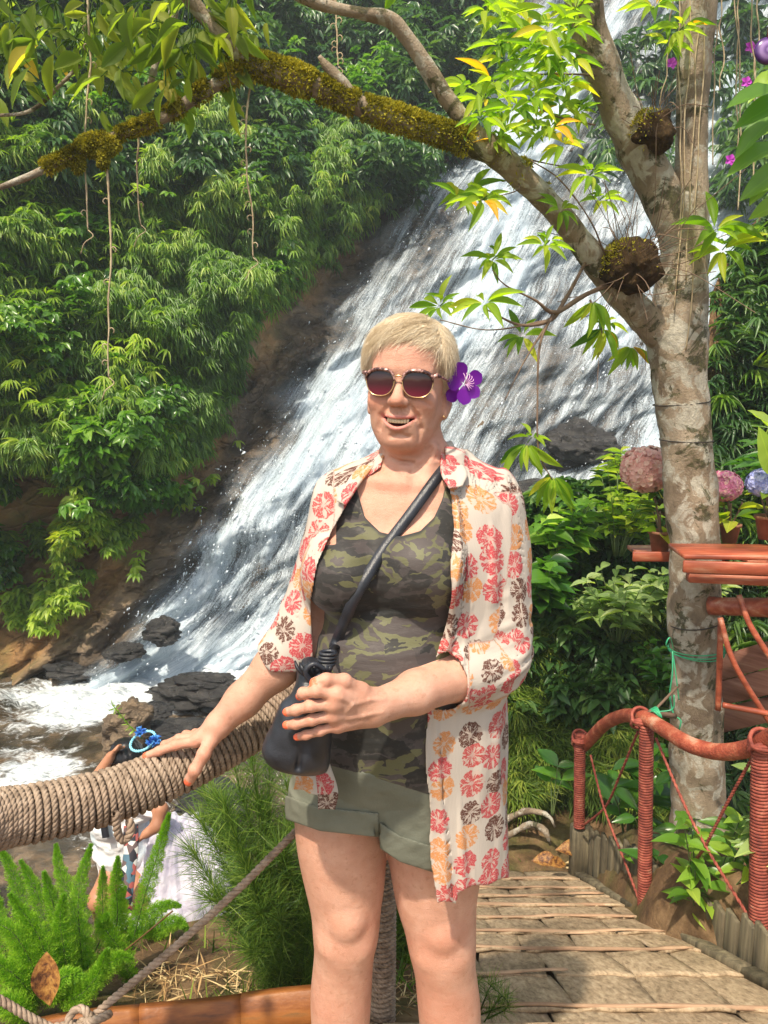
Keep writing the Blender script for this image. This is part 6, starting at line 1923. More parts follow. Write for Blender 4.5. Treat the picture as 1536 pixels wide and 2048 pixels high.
# ---- sunglasses
sg = empty('sunglasses', H(0, .09, 0), 'rose tinted sunglasses with speckled clear frame on the standing woman', 'sunglasses')
m = NT('speckled_acetate'); p = m.pos()
c = m.ramp(m.noise(p, 130, 3, .6), [(.40, (.58, .36, .32)), (.48, (.26, .12, .10)), (.56, (.05, .02, .02))])
M_acet = m.done(m.bsdf(c, .15, None, .6))
m = NT('gold_metal'); M_gold = m.done(m.bsdf((.80, .55, .28), .25, None, .5, Metallic=1.0))
m = NT('rose_lens'); p = m.attr('lz').outputs['Fac']
c = m.ramp(p, [(0, (.16, .022, .04)), (.4, (.045, .012, .018)), (1, (.016, .008, .010))])
M_lens = m.done(m.bsdf(c, .05, None, .45))
def lens_outline(n=48):
    a = np.linspace(0, 2 * np.pi, n, endpoint=False)
    x = np.sign(np.cos(a)) * np.abs(np.cos(a)) ** .82; z = np.sign(np.sin(a)) * np.abs(np.sin(a)) ** .80
    z = np.where(z > 0, z * .80, z * 1.05); x = x * (1 - .10 * np.clip(-z, 0, 1))
    return x * .0280, z * .0255
def wrap(x, z, f=.0985):                    # frame front bows round the face
    return np.array([H(a, f - 2.6 * a * a + .05 * b, b - .001) for a, b in zip(np.atleast_1d(x), np.atleast_1d(z))])
ox, oz = lens_outline()
for s in (-1, 1):
    cx = s * .0355
    xs, zs = cx + ox * (1 if s > 0 else -1), oz
    ringp = wrap(xs, zs)
    rad = np.array([.0021 if z > .002 else .0009 for z in oz])
    fr = MB(); add_tube(fr, np.vstack([ringp, ringp[:2]]), np.r_[rad * 0 + .0009, .0009, .0009], 6, cap=False)
    fr.obj('lens_rim', M_gold, sg)
    up = [k for k in range(len(oz)) if oz[k] > -.004]
    k0 = np.argsort(-np.array(xs)[up] * s)
    up = sorted(up, key=lambda k: math.atan2(oz[k], ox[k]))
    path = wrap(xs[up] * 1.0, zs[up] + .0012, .1000)
    fb = MB(); add_tube(fb, path, np.interp(np.linspace(0, 1, len(path)), [0, .15, .5, .85, 1], [.0014, .0034, .0042, .0034, .0014]), 8, sq=.8)
    add_tube(fb, np.array([H(s * .0625, .089, .012), H(s * .069, .083, .014), H(s * .0725, .076, .014)]), [.0035, .0045, .0038], 8)
    fb.obj('brow_bar', M_acet, sg)
    lb = MB(); rings = [0, .5, .8, 1.0]
    vv = [wrap(cx, 0, .1005)[0]]; lz = [.5]
    for r in rings[1:]:
        vv += list(wrap(cx + (xs - cx) * r, zs * r, .0985 + .002 * (1 - r * r)))
        lz += list((zs * r + .026) / .05)
    n_ = len(ox); fq = []; ft = [[0, 1 + j, 1 + (j + 1) % n_] for j in range(n_)]
    for i in range(2):
        for j in range(n_): fq.append([1 + i * n_ + j, 1 + (i + 1) * n_ + j, 1 + (i + 1) * n_ + (j + 1) % n_, 1 + i * n_ + (j + 1) % n_])
    lb.add(np.array(vv), np.array(fq), lz=np.array(lz)); lb.t.append(np.array(ft))
    lb.obj('lens', M_lens, sg)
    tb_ = MB(); add_tube(tb_, crv([H(s * .0725, .076, .014), H(s * .079, .045, .010), H(s * .0825, .010, .006), H(s * .083, -.012, -.008), H(s * .081, -.022, -.022)], 16), .0026, 8, sq=.6)
    tb_.obj('temple_arm', M_acet, sg)
bb = MB()
add_tube(bb, crv([H(-.0085, .0985, .007), H(-.004, .101, .0095), H(.004, .101, .0095), H(.0085, .0985, .007)], 10), .0016, 8)
for s in (-1, 1): add_tube(bb, crv([H(s * .0085, .0975, .004), H(s * .010, .096, -.006), H(s * .013, .094, -.014)], 8), .0010, 6)
bb.obj('bridge', M_gold, sg)

# ---- flower behind the ear
fc_ = Wp(928, 768, .0)
fl = empty('flower', fc_, 'purple five petalled flower tucked behind the ear of the standing woman', 'flower')
m = NT('purple_petal'); c = m.ramp(m.attr('lu').outputs['Fac'], [(0, (.32, .12, .42)), (.25, (.16, .008, .30)), (1, (.11, .004, .24))])
pb = m.bsdf(c, .5, m.bump(m.noise(m.pos(), 200, 3), .3, .002), .3); tl = m.n('BsdfTranslucent', {0: (.35, .02, .6)})
M_petal = m.done(m.n('MixShader', {0: .3, 1: pb, 2: tl.outputs[0]}).outputs[0])
T_pet = leaf_template(8, -.10, .05, .62, .62)
nv = unit(np.array([.35, -1, .1]))
rt = unit(np.cross([0, 0, 1.], nv)) * -1; upv = np.cross(nv, rt) * -1
rt = np.array([1, .35, 0.]); rt = unit(rt); upv = np.cross(rt, -nv) ; upv = upv * np.sign(upv[2])
for ang_, L_ in ((112, .040), (28, .036), (-42, .034), (-98, .038), (178, .036)):
    d = rt * math.cos(R(ang_)) + upv * math.sin(R(ang_))
    mb = MB(); scatter_leaves(mb, [fc_ + d * .002], [d + nv * .12], [nv], [L_], [L_ * .78], T_pet, [0.5])
    mb.obj('petal', M_petal, fl)
mb = MB(); d = rt * math.cos(R(220)) + upv * math.sin(R(220))
scatter_leaves(mb, [fc_ + d * .012 + [0, .008, 0]], [d], [nv], [.034], [.026], T_pet, [.5]); mb.obj('petal', M_petal, fl)
m = NT('stamen'); M_stam = m.done(m.bsdf((.72, .42, .62), .5))
mb = MB()
for k in range(9):
    a = R(-70 + k * 22); d = rt * math.cos(a) + upv * math.sin(a)
    add_tube(mb, crv([fc_ + nv * .002, fc_ + nv * .010 + d * .005, fc_ + nv * .012 + d * .013, fc_ + nv * .008 + d * .016 + upv * .003], 7), .0006, 5)
mb.obj('stamens', M_stam, fl)
mb = MB(); add_tube(mb, [H(.0765, .008, -.060), H(.0765, .014, -.060)], .0022, 8)
mb.obj('earring', M_gold, woman)

# ---- handbag
m = NT('black_leather'); p = m.pos()
M_leather = m.done(m.bsdf(m.ramp(m.noise(p, 30, 4), [(.3, (.010, .011, .015)), (.7, (.028, .031, .042))]), m.ramp(m.noise(p, 12, 3), [(.3, .28), (.7, .45)]),
      m.bump(m.math('ADD', m.noise(p, 420, 3, .6), m.math('MULTIPLY', m.noise(p, 25, 4), 2)), .22, .004), .5))
bag = empty('handbag', Wp(600, 1535, -.19), 'small black leather drawstring handbag held against the hip of the standing woman', 'bag')
GF = Field([-.27, 1.05, .60], [.0, 1.32, 1.16], .0022)
bd = -.195
GF.loft([row(1322, 606, 656, bd + .01, .022, 0), row(1345, 598, 660, bd + .01, .026), row(1385, 578, 664, bd, .032), row(1430, 553, 664, bd, .038), row(1475, 530, 663, bd, .042),
         row(1505, 526, 661, bd, .043), row(1526, 542, 660, bd, .036), row(1542, 580, 655, bd, .018)], .01, n=2.1)
sl, gp = GF.win([-9, -9, -9], [9, 9, 9]); gx_, gy_ = proj(gp)
GF.f = GF.f + (.0045 * fbm(np.stack([gp[..., 0] * 34 + gp[..., 2] * 10, gp[..., 1] * 12, gp[..., 2] * 7], -1), 2, 5) * sstep(1540, 1420, gy_)).astype(np.float32)
GF.rc(Wp(606, 1490, bd - .045), Wp(596, 1535, bd - .035), .002, .003, .014, 'sub')
gv, gq = GF.mesh(); gv = smooth_mesh(gv, gq, 2)
mb = MB(); mb.add(gv, gq); mb.obj('bag_body', M_leather, bag)
mb = MB()     # drawstring ruffle and loops
for k in range(9):
    x0 = 596 + k * 8
    add_tube(mb, crv([Wp(x0 * .6 + 640 * .4, 1352, bd - .020), Wp(x0, 1338, bd - .026 - .004 * (k % 2)), Wp(x0 - 6 + k * 1.5, 1322 + (k % 3) * 4, bd - .018)], 8), [.006] * 4 + [.0055, .005, .004, .0025], 8, sq=.6)
add_tube(mb, crv([Wp(650, 1340, bd - .03), Wp(628, 1328, bd - .036), Wp(612, 1342, bd - .038), Wp(622, 1362, bd - .036), Wp(642, 1350, bd - .034)], 20), .0045, 8)
mb.obj('drawstring', M_leather, bag)
# strap: a flat band laid over the chest
chest_pts = []
for (x, y) in ((887, 938), (868, 962), (842, 996), (812, 1036), (782, 1078), (752, 1122), (726, 1165), (704, 1206), (686, 1246), (670, 1290)):
    q = surf(TF, x, y, -.25, .1); q2 = surf(B, x, y, -.25, .1)
    q = q if q[1] < q2[1] else q2
    q[1] -= .0035
    chest_pts.append(q)
chest_pts = np.array(chest_pts)
# stretched straight between high points
yy = chest_pts[:, 1].copy()
for _ in range(6):
    mid = (yy[:-2] + yy[2:]) / 2; yy[1:-1] = np.minimum(yy[1:-1], mid)
chest_pts[:, 1] = yy
pth = np.vstack([[Wp(925, 912, .10)], [Wp(922, 908, .05)], [Wp(908, 916, .005)], chest_pts, [Wp(658, 1318, bd - .012)]])
def band(mb, path, w, t, nref):
    p = crv(path, 70); T, _, _ = frames(p)
    sp = np.r_[0, np.cumsum(np.linalg.norm(np.diff(path, axis=0), axis=1))]; sq_ = np.linspace(0, sp[-1], 70)
    nr = np.tile(np.asarray(nref, float), (len(p), 1)) if np.ndim(nref) == 1 else np.stack([np.interp(sq_, sp, np.asarray(nref, float)[:len(sp), c]) for c in range(3)], 1)
    N = unit(nr - T * (nr * T).sum(1, keepdims=True)); S_ = np.cross(T, N)
    off = [(-1, -1), (1, -1), (1, 1), (-1, 1)]
    v = np.stack([p + S_ * (w / 2) * a + N * (t / 2) * b for a, b in off], 1).reshape(-1, 3)
    i = np.arange(len(p) - 1)[:, None] * 4; j = np.arange(4)[None]; j2 = (j + 1) % 4
    mb.add(v, np.stack([i + j, i + j2, i + 4 + j2, i + 4 + j], -1).reshape(-1, 4))
mb = MB()
nref = np.vstack([[0, .2, 1], [0, -.1, 1], [0, -.6, .8], np.tile([-.1, -1, .15], (11, 1))])
band(mb, pth, .0195, .0026, nref)
band(mb, np.array([Wp(925, 912, .10), Wp(930, 960, .18), Wp(900, 1100, .235), Wp(780, 1250, .25), Wp(640, 1330, .20), Wp(596, 1350, .05), Wp(600, 1352, -.12), Wp(625, 1342, bd)]), .0195, .0026,
     np.array([[0, .2, 1], [0, 1, .4], [0, 1, 0], [-.1, 1, 0], [-.6, .8, 0], [-1, 0, 0], [-1, -.3, 0], [-.5, -1, 0]]))
st_ = mb.obj('strap', M_leather, bag, smooth=False)
mb = MB()
for k in range(4):
    c = Wp(656 - k, 1306 + k * 7, bd - .016)
    a = np.linspace(0, 2 * np.pi, 20)
    add_tube(mb, np.stack([c[0] + .0125 * np.cos(a), c[1] + .010 * np.sin(a), c[2] + 0 * a], 1), .0034, 8, cap=False)
mb.obj('strap_knot', M_leather, st_)
# ================================================================ ROPE RAIL, LEFT SIDE
m = NT('natural_rope'); p = m.pos()
c = m.ramp(m.noise(p, 45, 5, .65), [(.3, (.16, .115, .08)), (.55, (.33, .25, .185)), (.75, (.45, .36, .28))])
c = m.mix(m.ramp(m.noise(p, 3.5, 3), [(.45, 0.0), (.65, .45)]), c, m.mix(1.0, c, (.72, .62, .62), 'MULTIPLY'))
M_rope = m.done(m.bsdf(c, .85, m.bump(m.noise(p, 420, 3, .6), .45, .0016), .2))
def twisted(mb, path, R_, pitch, n, strands=3, sides=6, hand=1):
    """laid rope: strands twisted round a path"""
    p = crv(path, n) if len(path) != n else np.asarray(path)
    T, N, B_ = frames(p)
    s = np.r_[0, np.cumsum(np.linalg.norm(np.diff(p, axis=0), axis=1))]
    for k in range(strands):
        a = hand * 2 * np.pi * s / pitch + 2 * np.pi * k / strands
        add_tube(mb, p + (N * np.cos(a)[:, None] + B_ * np.sin(a)[:, None]) * R_ * .50, R_ * .56, sides, cap=False)
RAILP = np.array([V(-190, 1672, 1.02), V(-80, 1655, 1.10), V(0, 1637, 1.16), V(120, 1616, 1.22), V(240, 1586, 1.28), V(330, 1548, 1.33), (V(410, 1508, 1.38)), V(490, 1462, 1.44), V(570, 1412, 1.52), V(660, 1375, 1.60), V(766, 1362, 1.66), V(800, 1358, 1.68)])
rr0 = empty('rope_railing', V(766, 2040, 1.66), 'thick handrail wound closely in natural rope under the right hand of the standing woman', 'railing')
core_r = .0405
mb = MB(); add_tube(mb, crv(RAILP, 80), core_r, 24); mb.obj('rail_core', M_rope, rr0)
L = np.linalg.norm(np.diff(crv(RAILP, 200), axis=0), axis=1).sum()
wr = .0060; turns = L / (wr * 2 * 1.02); spt = 60; n = int(turns * spt)
pth_ = crv(RAILP, n); T, N, B_ = frames(pth_); a = np.linspace(0, 2 * np.pi * turns, n)
jit = 1 + .022 * fbm(np.stack([a / 5.1, a * 0, a * 0], 1), 2, 4)
cp = pth_ + (N * np.cos(a)[:, None] + B_ * np.sin(a)[:, None]) * ((core_r + wr * .86) * jit)[:, None] + T * (.0016 * fbm(np.stack([a / 2.6, a * 0 + 5, a * 0], 1), 2, 5))[:, None]
mb = MB(); twisted(mb, cp, wr, .026, n, 3, 5); wd = mb.obj('rope_winding', M_rope, rr0)
# a loose end and a crossing lash under the rail
mb = MB(); q = [V(232, 1625, 1.20), V(236, 1668, 1.205), V(250, 1680, 1.21), V(262, 1660, 1.215), V(258, 1640, 1.22)]
twisted(mb, crv(np.array(q), 90), .0075, .03, 90); mb.obj('rope_end', M_rope, rr0)
# wound post carrying the rail
P0, P1 = V(766, 1372, 1.66), V(762, 2120, 1.66)
P1 = np.array([P0[0] * .2 + P1[0] * .8, 1.66, -.10])
mb = MB(); add_tube(mb, crv([P0, P1], 10), .024, 16); po = mb.obj('post', M_rope, rr0)
Lp_ = np.linalg.norm(P0 - P1); wp = .0068; tn = Lp_ / (wp * 2.05); n = int(tn * 44)
pth_ = crv([P0, P1], n); T, N, B_ = frames(pth_); a = np.linspace(0, 2 * np.pi * tn, n)
mb = MB(); twisted(mb, pth_ + (N * np.cos(a)[:, None] + B_ * np.sin(a)[:, None]) * (.024 + wp * .9), wp, .028, n, 3, 5); mb.obj('rope_winding', M_rope, po)
# thin guard rope and its knot
gr_ = MB(); twisted(gr_, np.array([V(770, 1500, 1.63), V(690, 1570, 1.60), V(600, 1655, 1.56), V(480, 1775, 1.50), V(360, 1885, 1.45), V(262, 1968, 1.42), V(190, 2030, 1.40), V(150, 2075, 1.39)]), .0088, .040, 420, 3, 8)
g_ = gr_.obj('guard_rope', M_rope, label='thin twisted rope sloping from the hip of the standing woman down to the knot', cat='rope')
kb = MB(); c = V(182, 2036, 1.385)
t_ = np.linspace(0, 2 * np.pi, 160)
kp = c + np.stack([.020 * (np.sin(t_) + 1.2 * np.sin(2 * t_)), -.010 + .014 * np.sin(3 * t_), .013 * (np.cos(t_) - 1.4 * np.cos(2 * t_))], 1)
twisted(kb, kp, .0085, .038, 160, 3, 7); twisted(kb, np.array([c, V(150, 2048, 1.38), V(100, 2056, 1.38), V(60, 2060, 1.38)]), .0088, .04, 60, 3, 7)
kb.obj('rope_knot', M_rope, label='knot of twisted rope at the lower left where the guard ropes meet', cat='rope')
lb = MB(); twisted(lb, np.array([V(-80, 1960, 1.34), V(0, 2000, 1.36), V(60, 2035, 1.375), V(130, 2070, 1.38)]), .0088, .040, 110, 3, 8)
lb.obj('guard_rope', M_rope, label='twisted rope entering at the lower left corner towards the knot', cat='rope')

# orange painted edging
m = NT('orange_painted_wood'); p = m.pos()
M_orange = m.done(m.bsdf(m.ramp(m.noise(m.vmath('MULTIPLY', p, (4, 20, 20)), 1, 6, .65), [(.3, (.06, .022, .01)), (.5, (.20, .065, .015)), (.62, (.27, .10, .025)), (.75, (.13, .08, .035))]), .5, m.bump(m.noise(p, 60, 5), .3, .005), .35))
eb = empty('edging_board', V(350, 2040, 1.56), 'curved orange painted board edging the soil at the lower left', 'edging')
bp_ = [(60, 2046, 1.50), (150, 2028, 1.53), (250, 2018, 1.555), (350, 2010, 1.575), (450, 2000, 1.59), (560, 1985, 1.60), (680, 1975, 1.61)]
q = crv(np.array([V(*p_) for p_ in bp_]), 31)
for k in range(3):
    s_ = q[k * 10:k * 10 + 11].copy(); mb = MB()
    if k < 2: s_[-1] = s_[-2] * .03 + s_[-1] * .97
    n = len(s_); V4 = []
    T = unit(np.gradient(s_, axis=0)); S_ = unit(np.cross(T, [0, 0, 1.]))
    for (a_, h_) in ((-1, 0), (1, 0), (1, -.16), (-1, -.16)): V4.append(s_ + S_ * .012 * a_ + [0, 0, h_ + .002 * k])
    v = np.stack(V4, 1).reshape(-1, 3); i = np.arange(n - 1)[:, None] * 4; j = np.arange(4)[None]; j2 = (j + 1) % 4
    mb.add(v, np.concatenate([np.stack([i + j, i + j2, i + 4 + j2, i + 4 + j], -1).reshape(-1, 4), [[0, 3, 2, 1]], [[n * 4 - 4, n * 4 - 3, n * 4 - 2, n * 4 - 1]]]))
    mb.obj('board', M_orange, eb, smooth=False)

# ---- foxtail ferns
M_fox = leaf_mat('foxtail_needle', [(0, (.035, .12, .01)), (.5, (.09, .24, .015)), (1, (.26, .42, .04))], .4, .5, spec=.3)
T_nd = leaf_template(2, .1, 0, .5)
T_nd = (np.array([[0, 0, 0], [.45, -.5, .03], [.45, .5, .03], [1, 0, 0.]]), np.zeros((0, 4), int), np.array([[0, 1, 2], [2, 1, 3]]))
PL = {0: [((265, 1885, 1.95), (290, 1790, 1.93), (318, 1700, 1.90), (338, 1628, 1.88), .021), ((262, 1960, 1.9), (240, 1900, 1.9), (205, 1850, 1.9), (215, 1830, 1.88), .024),
          ((170, 1975, 1.86), (160, 1880, 1.84), (158, 1780, 1.86), (182, 1690, 1.9), .026), ((160, 1975, 1.84), (135, 1890, 1.8), (110, 1820, 1.78), (88, 1745, 1.78), .026),
          ((225, 1900, 2.0), (235, 1830, 2.0), (232, 1770, 2.0), (236, 1715, 2.0), .022), ((190, 1960, 1.85), (215, 1930, 1.8), (245, 1915, 1.78), (262, 1918, 1.77), .026), ((180, 1930, 1.95), (150, 1830, 2.0), (120, 1740, 2.05), (112, 1690, 2.08), .024)],
      1: [((90, 1990, 1.72), (60, 1920, 1.68), (20, 1860, 1.66), (-40, 1840, 1.66), .028), ((100, 1990, 1.72), (90, 1910, 1.7), (70, 1860, 1.7), (20, 1790, 1.7), .024), ((80, 2010, 1.7), (40, 1960, 1.66), (0, 1930, 1.64), (-40, 1920, 1.64), .028),
          ((60, 1960, 1.9), (50, 1860, 1.9), (30, 1760, 1.92), (0, 1695, 1.94), .025), ((85, 1960, 1.9), (95, 1880, 1.9), (75, 1790, 1.92), (42, 1722, 1.94), .025), ((100, 2000, 1.7), (120, 1960, 1.66), (150, 1950, 1.66), (175, 1965, 1.66), .022), ((60, 2030, 1.66), (20, 2010, 1.6), (-20, 2000, 1.6), (-50, 2005, 1.6), .026)],
      3: [((140, 1980, 1.76), (128, 1900, 1.74), (120, 1840, 1.74), (128, 1790, 1.75), .024), ((20, 1980, 1.8), (10, 1900, 1.8), (-5, 1830, 1.82), (-20, 1760, 1.84), .027), ((150, 1960, 2.1), (200, 1880, 2.1), (205, 1800, 2.1), (206, 1735, 2.1), .024), ((60, 1980, 1.75), (45, 1920, 1.72), (55, 1860, 1.72), (30, 1820, 1.72), .026), ((130, 2000, 1.7), (160, 1990, 1.66), (195, 1950, 1.66), (215, 1900, 1.66), .024)],
      2: [((300, 1880, 2.3), (330, 1850, 2.28), (360, 1845, 2.26), (375, 1860, 2.26), .026), ((285, 1880, 2.3), (300, 1830, 2.3), (335, 1810, 2.3), (360, 1812, 2.3), .022), ((270, 1880, 2.3), (250, 1850, 2.3), (240, 1800, 2.32), (250, 1775, 2.32), .022)]}
labs = ['foxtail fern whose tallest plume rises in front of the white skirt', 'foxtail fern with arching plumes at the lower left edge above the brown leaf', 'small foxtail fern behind the others near the grassy ground', 'foxtail fern with short upright plumes between the leftmost fern and the brown leaf']
for k, pls in PL.items():
    base = np.mean([V(*pl[0]) for pl in pls], axis=0); e = empty('foxtail_fern', base, labs[k], 'fern', 'foxtail ferns at the lower left')
    for j, pl in enumerate(pls):
        r = np.random.default_rng(k * 20 + j); q = crv(np.array([V(*p_) for p_ in pl[:4]]), 40)
        n = 9500; t = r.random(n); i = (t * 39).clip(0, 38.99); ii = i.astype(int); f = (i - ii)[:, None]
        T, N, B_ = frames(q)
        c = q[ii] * (1 - f) + q[ii + 1] * f; a = r.uniform(0, 2 * np.pi, n)
        env = np.sin(np.pi * np.clip(t * .9 + .12, 0, 1)) ** .5 * (1 - .55 * t ** 3)
        rad = pl[4] * 1.35 * env * np.sqrt(r.random(n)) * (1 + .25 * np.sin(t * 60 + a * 2))
        d = N[ii] * np.cos(a)[:, None] + B_[ii] * np.sin(a)[:, None]
        mb = MB(); Ln = r.uniform(.006, .011, n)
        scatter_leaves(mb, c + d * (rad * .85)[:, None], d + T[ii] * .9 + r.normal(0, .35, (n, 3)), r.normal(0, 1, (n, 3)), Ln, Ln * .16, T_nd, np.clip(.3 + .4 * rad / pl[4] + .3 * t + r.normal(0, .12, n), 0, 1))
        fr = mb.obj('plume', M_fox, e)
        mb = MB(); add_tube(mb, q, np.linspace(.0028, .001, 40), 5); mb.obj('stem', M_stemg, fr)
# brown dead leaf stuck in the fern
m = NT('dead_leaf'); p = m.pos()
M_dead = m.done(m.bsdf(m.ramp(m.noise(p, 38, 5, .7), [(.38, (.06, .022, .010)), (.48, (.22, .09, .025)), (.58, (.38, .20, .05)), (.66, (.12, .05, .02))]), .55, m.bump(m.noise(p, 60, 4), .4, .006), .35))
T_dl = leaf_template(12, .05, .22, .60, .75, .01)
mb = MB(); a = V(92, 1905, 1.52); b = V(100, 2012, 1.50)
scatter_leaves(mb, [b + [.0, 0, 0]], [a - b], [[.25, -1, .1]], [np.linalg.norm(a - b)], [.062], T_dl, [.5])
mb.obj('dead_leaf', M_dead, label='large curled brown dead leaf standing among the ferns at the lower left', cat='leaf')
for i, (x, y, Y, L, lab, dx) in enumerate(((1110, 1700, 3.85, .16, 'curled orange dead leaf on the soil beside the corner of the boards', .9), (1132, 1728, 3.75, .12, 'rusty dead leaf lying against the corner box of the boards', -.4), (1062, 1722, 3.9, .15, 'thin yellow dead leaf on the soil near the shirt hem', 1.0))):
    mb = MB(); c = V(x, y, Y); scatter_leaves(mb, [c], [[dx, -.2, .12]], [[0, -.55, 1]], [L], [L * .6], T_dl, [.5])
    mb.obj('dead_leaf', M_dead, label=lab, cat='leaf')

# ---- feathery bush
M_fea = leaf_mat('feathery_thread', [(0, (.025, .06, .012)), (.5, (.075, .15, .022)), (1, (.22, .30, .06))], .35, .5, spec=.3)
def threads(mb, base, tips, n, L, wd, r, seg=5, droop=.6):
    """thin curved blades grown along arching stems"""
    for tip in tips:
        q = crv([base + r.normal(0, .03, 3) * [1, 1, .2], (base + tip) / 2 + r.normal(0, .03, 3) + [0, 0, .05], tip], 14)
        k = n // len(tips); t = r.uniform(.12, 1, k); i = (t * 13).clip(0, 12.99); ii = i.astype(int); f = (i - ii)[:, None]
        p_ = q[ii] * (1 - f) + q[ii + 1] * f; ax = unit(tip - base)
        d = unit(ax * .8 + r.normal(0, .55, (k, 3)) + [0, 0, .1])
        LL = L * r.uniform(.5, 1.2, k)
        scatter_leaves(mb, p_, d, r.normal(0, 1, (k, 3)) + [0, -.3, 1], LL, np.full(k, wd), T_th, np.clip(r.normal(.5, .22, k), 0, 1))
        add_tube(mb, q, np.linspace(.0028, .001, 14), 4, cap=False, attrs={'rnd': .15, 'lu': 0., 'lv': 0.})
T_th = leaf_template(5, .35, 0, .4)
r = np.random.default_rng(33)
fb_ = empty('feathery_bush', V(560, 2010, 1.75), 'feathery thread leaved bush between the guard rope and the legs of the standing woman', 'bush')
tips = [V(x, y, 1.72 + .3 * r.random()) for x, y in ((470, 1540), (500, 1500), (540, 1515), (430, 1590), (400, 1640), (385, 1700), (450, 1680), (520, 1600), (570, 1560), (610, 1600), (480, 1760), (420, 1800), (560, 1700), (600, 1760), (520, 1820), (640, 1720), (400, 1560), (445, 1600), (580, 1640), (540, 1760), (610, 1850), (500, 1900))]
mb = MB(); threads(mb, V(590, 2010, 1.80), tips, 20000, .085, .0016, r); mb.obj('foliage', M_fea, fb_)
fb2 = empty('feathery_bush', V(800, 2080, 1.95), 'darker feathery bush seen between the knees of the standing woman', 'bush')
tips = [V(x, y, 2.0 + .3 * r.random()) for x, y in ((700, 1740), (740, 1700), (780, 1760), (820, 1730), (860, 1780), (800, 1850), (840, 1880), (750, 1820), (770, 1930), (830, 1960), (720, 1900), (880, 1900))]
mb = MB(); threads(mb, V(790, 2080, 2.05), tips, 15000, .10, .002, r); mb.obj('foliage', M_fea, fb2)
fb3 = empty('grass_tuft', V(985, 2030, 1.75), 'wispy grass tuft on the walkway edge beside the calf of the standing woman', 'grass')
tips = [V(x, y, 1.72) for x, y in ((1000, 1975), (975, 1965), (1010, 2000), (960, 1985), (1020, 2020))]
mb = MB(); threads(mb, V(975, 2050, 1.74), tips, 420, .05, .0012, r); mb.obj('foliage', M_fea, fb3)

# ---- dry straw, litter and low grass on the near bank
m = NT('straw'); M_straw = m.done(m.bsdf(m.ramp(m.attr('rnd').outputs['Fac'], [(0, (.12, .06, .025)), (.5, (.34, .21, .09)), (1, (.60, .46, .24))]), .8, None, .2))
def on_ground(px, py):
    """intersection of pixel rays with the near ground"""
    out = []
    Ys = np.linspace(1.62, 5.2, 400)
    for x, y in zip(px, py):
        q = P(np.full(400, x), np.full(400, y), Ys); g = groundZ(q[:, 0], q[:, 1]); k = np.argmax(q[:, 2] <= g) if (q[:, 2] <= g).any() else -1
        out.append(q[k] if k > 0 else [np.nan] * 3)
    return np.array(out)
n = 2600; px = rng.uniform(260, 900, n); py = rng.uniform(1840, 2030, n)
g = on_ground(px, py); g = g[~np.isnan(g[:, 0])]; n = len(g)
mb = MB(); L = rng.uniform(.03, .12, n)
scatter_leaves(mb, g + [0, 0, .012], np.stack([rng.normal(0, 1, n), rng.normal(0, 1, n), rng.normal(.05, .2, n)], 1), np.tile([0, 0, 1.], (n, 1)) + rng.normal(0, .3, (n, 3)), L, rng.uniform(.0015, .005, n), T_th)
mb.obj('straw_litter', M_straw, kind='stuff', label='dry straw and stalks lying on the bank below the guard rope', cat='straw')
n = 3600; px = rng.uniform(250, 1130, n); py = rng.uniform(1740, 2030, n)
g = on_ground(px, py); ok = ~np.isnan(g[:, 0]); ok &= rng.random(n) < sstep(-.3, .3, fbm(np.nan_to_num(g) * 3, 3, 6)); g = g[ok & ((g[:, 0] < .2) | (g[:, 1] > 3.7))]; n = len(g)
mb = MB(); L = rng.uniform(.05, .14, n)
scatter_leaves(mb, g, np.stack([rng.normal(0, .5, n), rng.normal(-.1, .5, n), np.ones(n)], 1), rng.normal(0, 1, (n, 3)), L, rng.uniform(.002, .006, n), T_th, np.clip(rng.normal(.5, .25, n), 0, 1))
mb.obj('ground_grass', M_fea, kind='stuff', label='sparse green grass blades on the bank soil', cat='grass')
n = 900; px = rng.uniform(930, 1150, n); py = rng.uniform(1640, 1760, n)
g = on_ground(px, py); g = g[~np.isnan(g[:, 0])]; n = len(g); L = rng.uniform(.02, .07, n)
mb = MB(); scatter_leaves(mb, g + [0, 0, .01], rng.normal(0, 1, (n, 3)) * [1, 1, .2], np.tile([0, 0, 1.], (n, 1)) + rng.normal(0, .4, (n, 3)), L, L * .35, T_far, rng.random(n))
mb.obj('leaf_litter', M_straw, kind='stuff', label='brown leaf litter on the soil at the foot of the walkway', cat='litter')
for i, rows in enumerate(([(940, 1668, 4.3), (1010, 1640, 4.25), (1055, 1622, 4.2), (1095, 1630, 4.1), (1110, 1655, 4.05)], [(960, 1690, 4.2), (1020, 1668, 4.15), (1060, 1648, 4.1), (1090, 1662, 4.0), (1100, 1690, 4.0)])):
    mb = MB(); add_tube(mb, crv(np.array([V(*p_) for p_ in rows]), 14), [.024, .026, .022, .024, .026, .022, .019, .022, .024, .020, .018, .016, .012, .008], 12, noise=.35, nscale=16); mb.obj('root', M_bark, label=['thick bare root arching out of the soil behind the shirt hem', 'lower bare root lying on the soil behind the shirt hem'][i], cat='root')
sp_ = MB(); add_tube(sp_, crv([V(245, 1905, 1.8), V(300, 1860, 1.78), V(345, 1822, 1.76)], 10), .0022, 5); sp_.obj('straw_stalk', M_straw, label='single long dry stalk leaning among the foxtail ferns', cat='stalk')

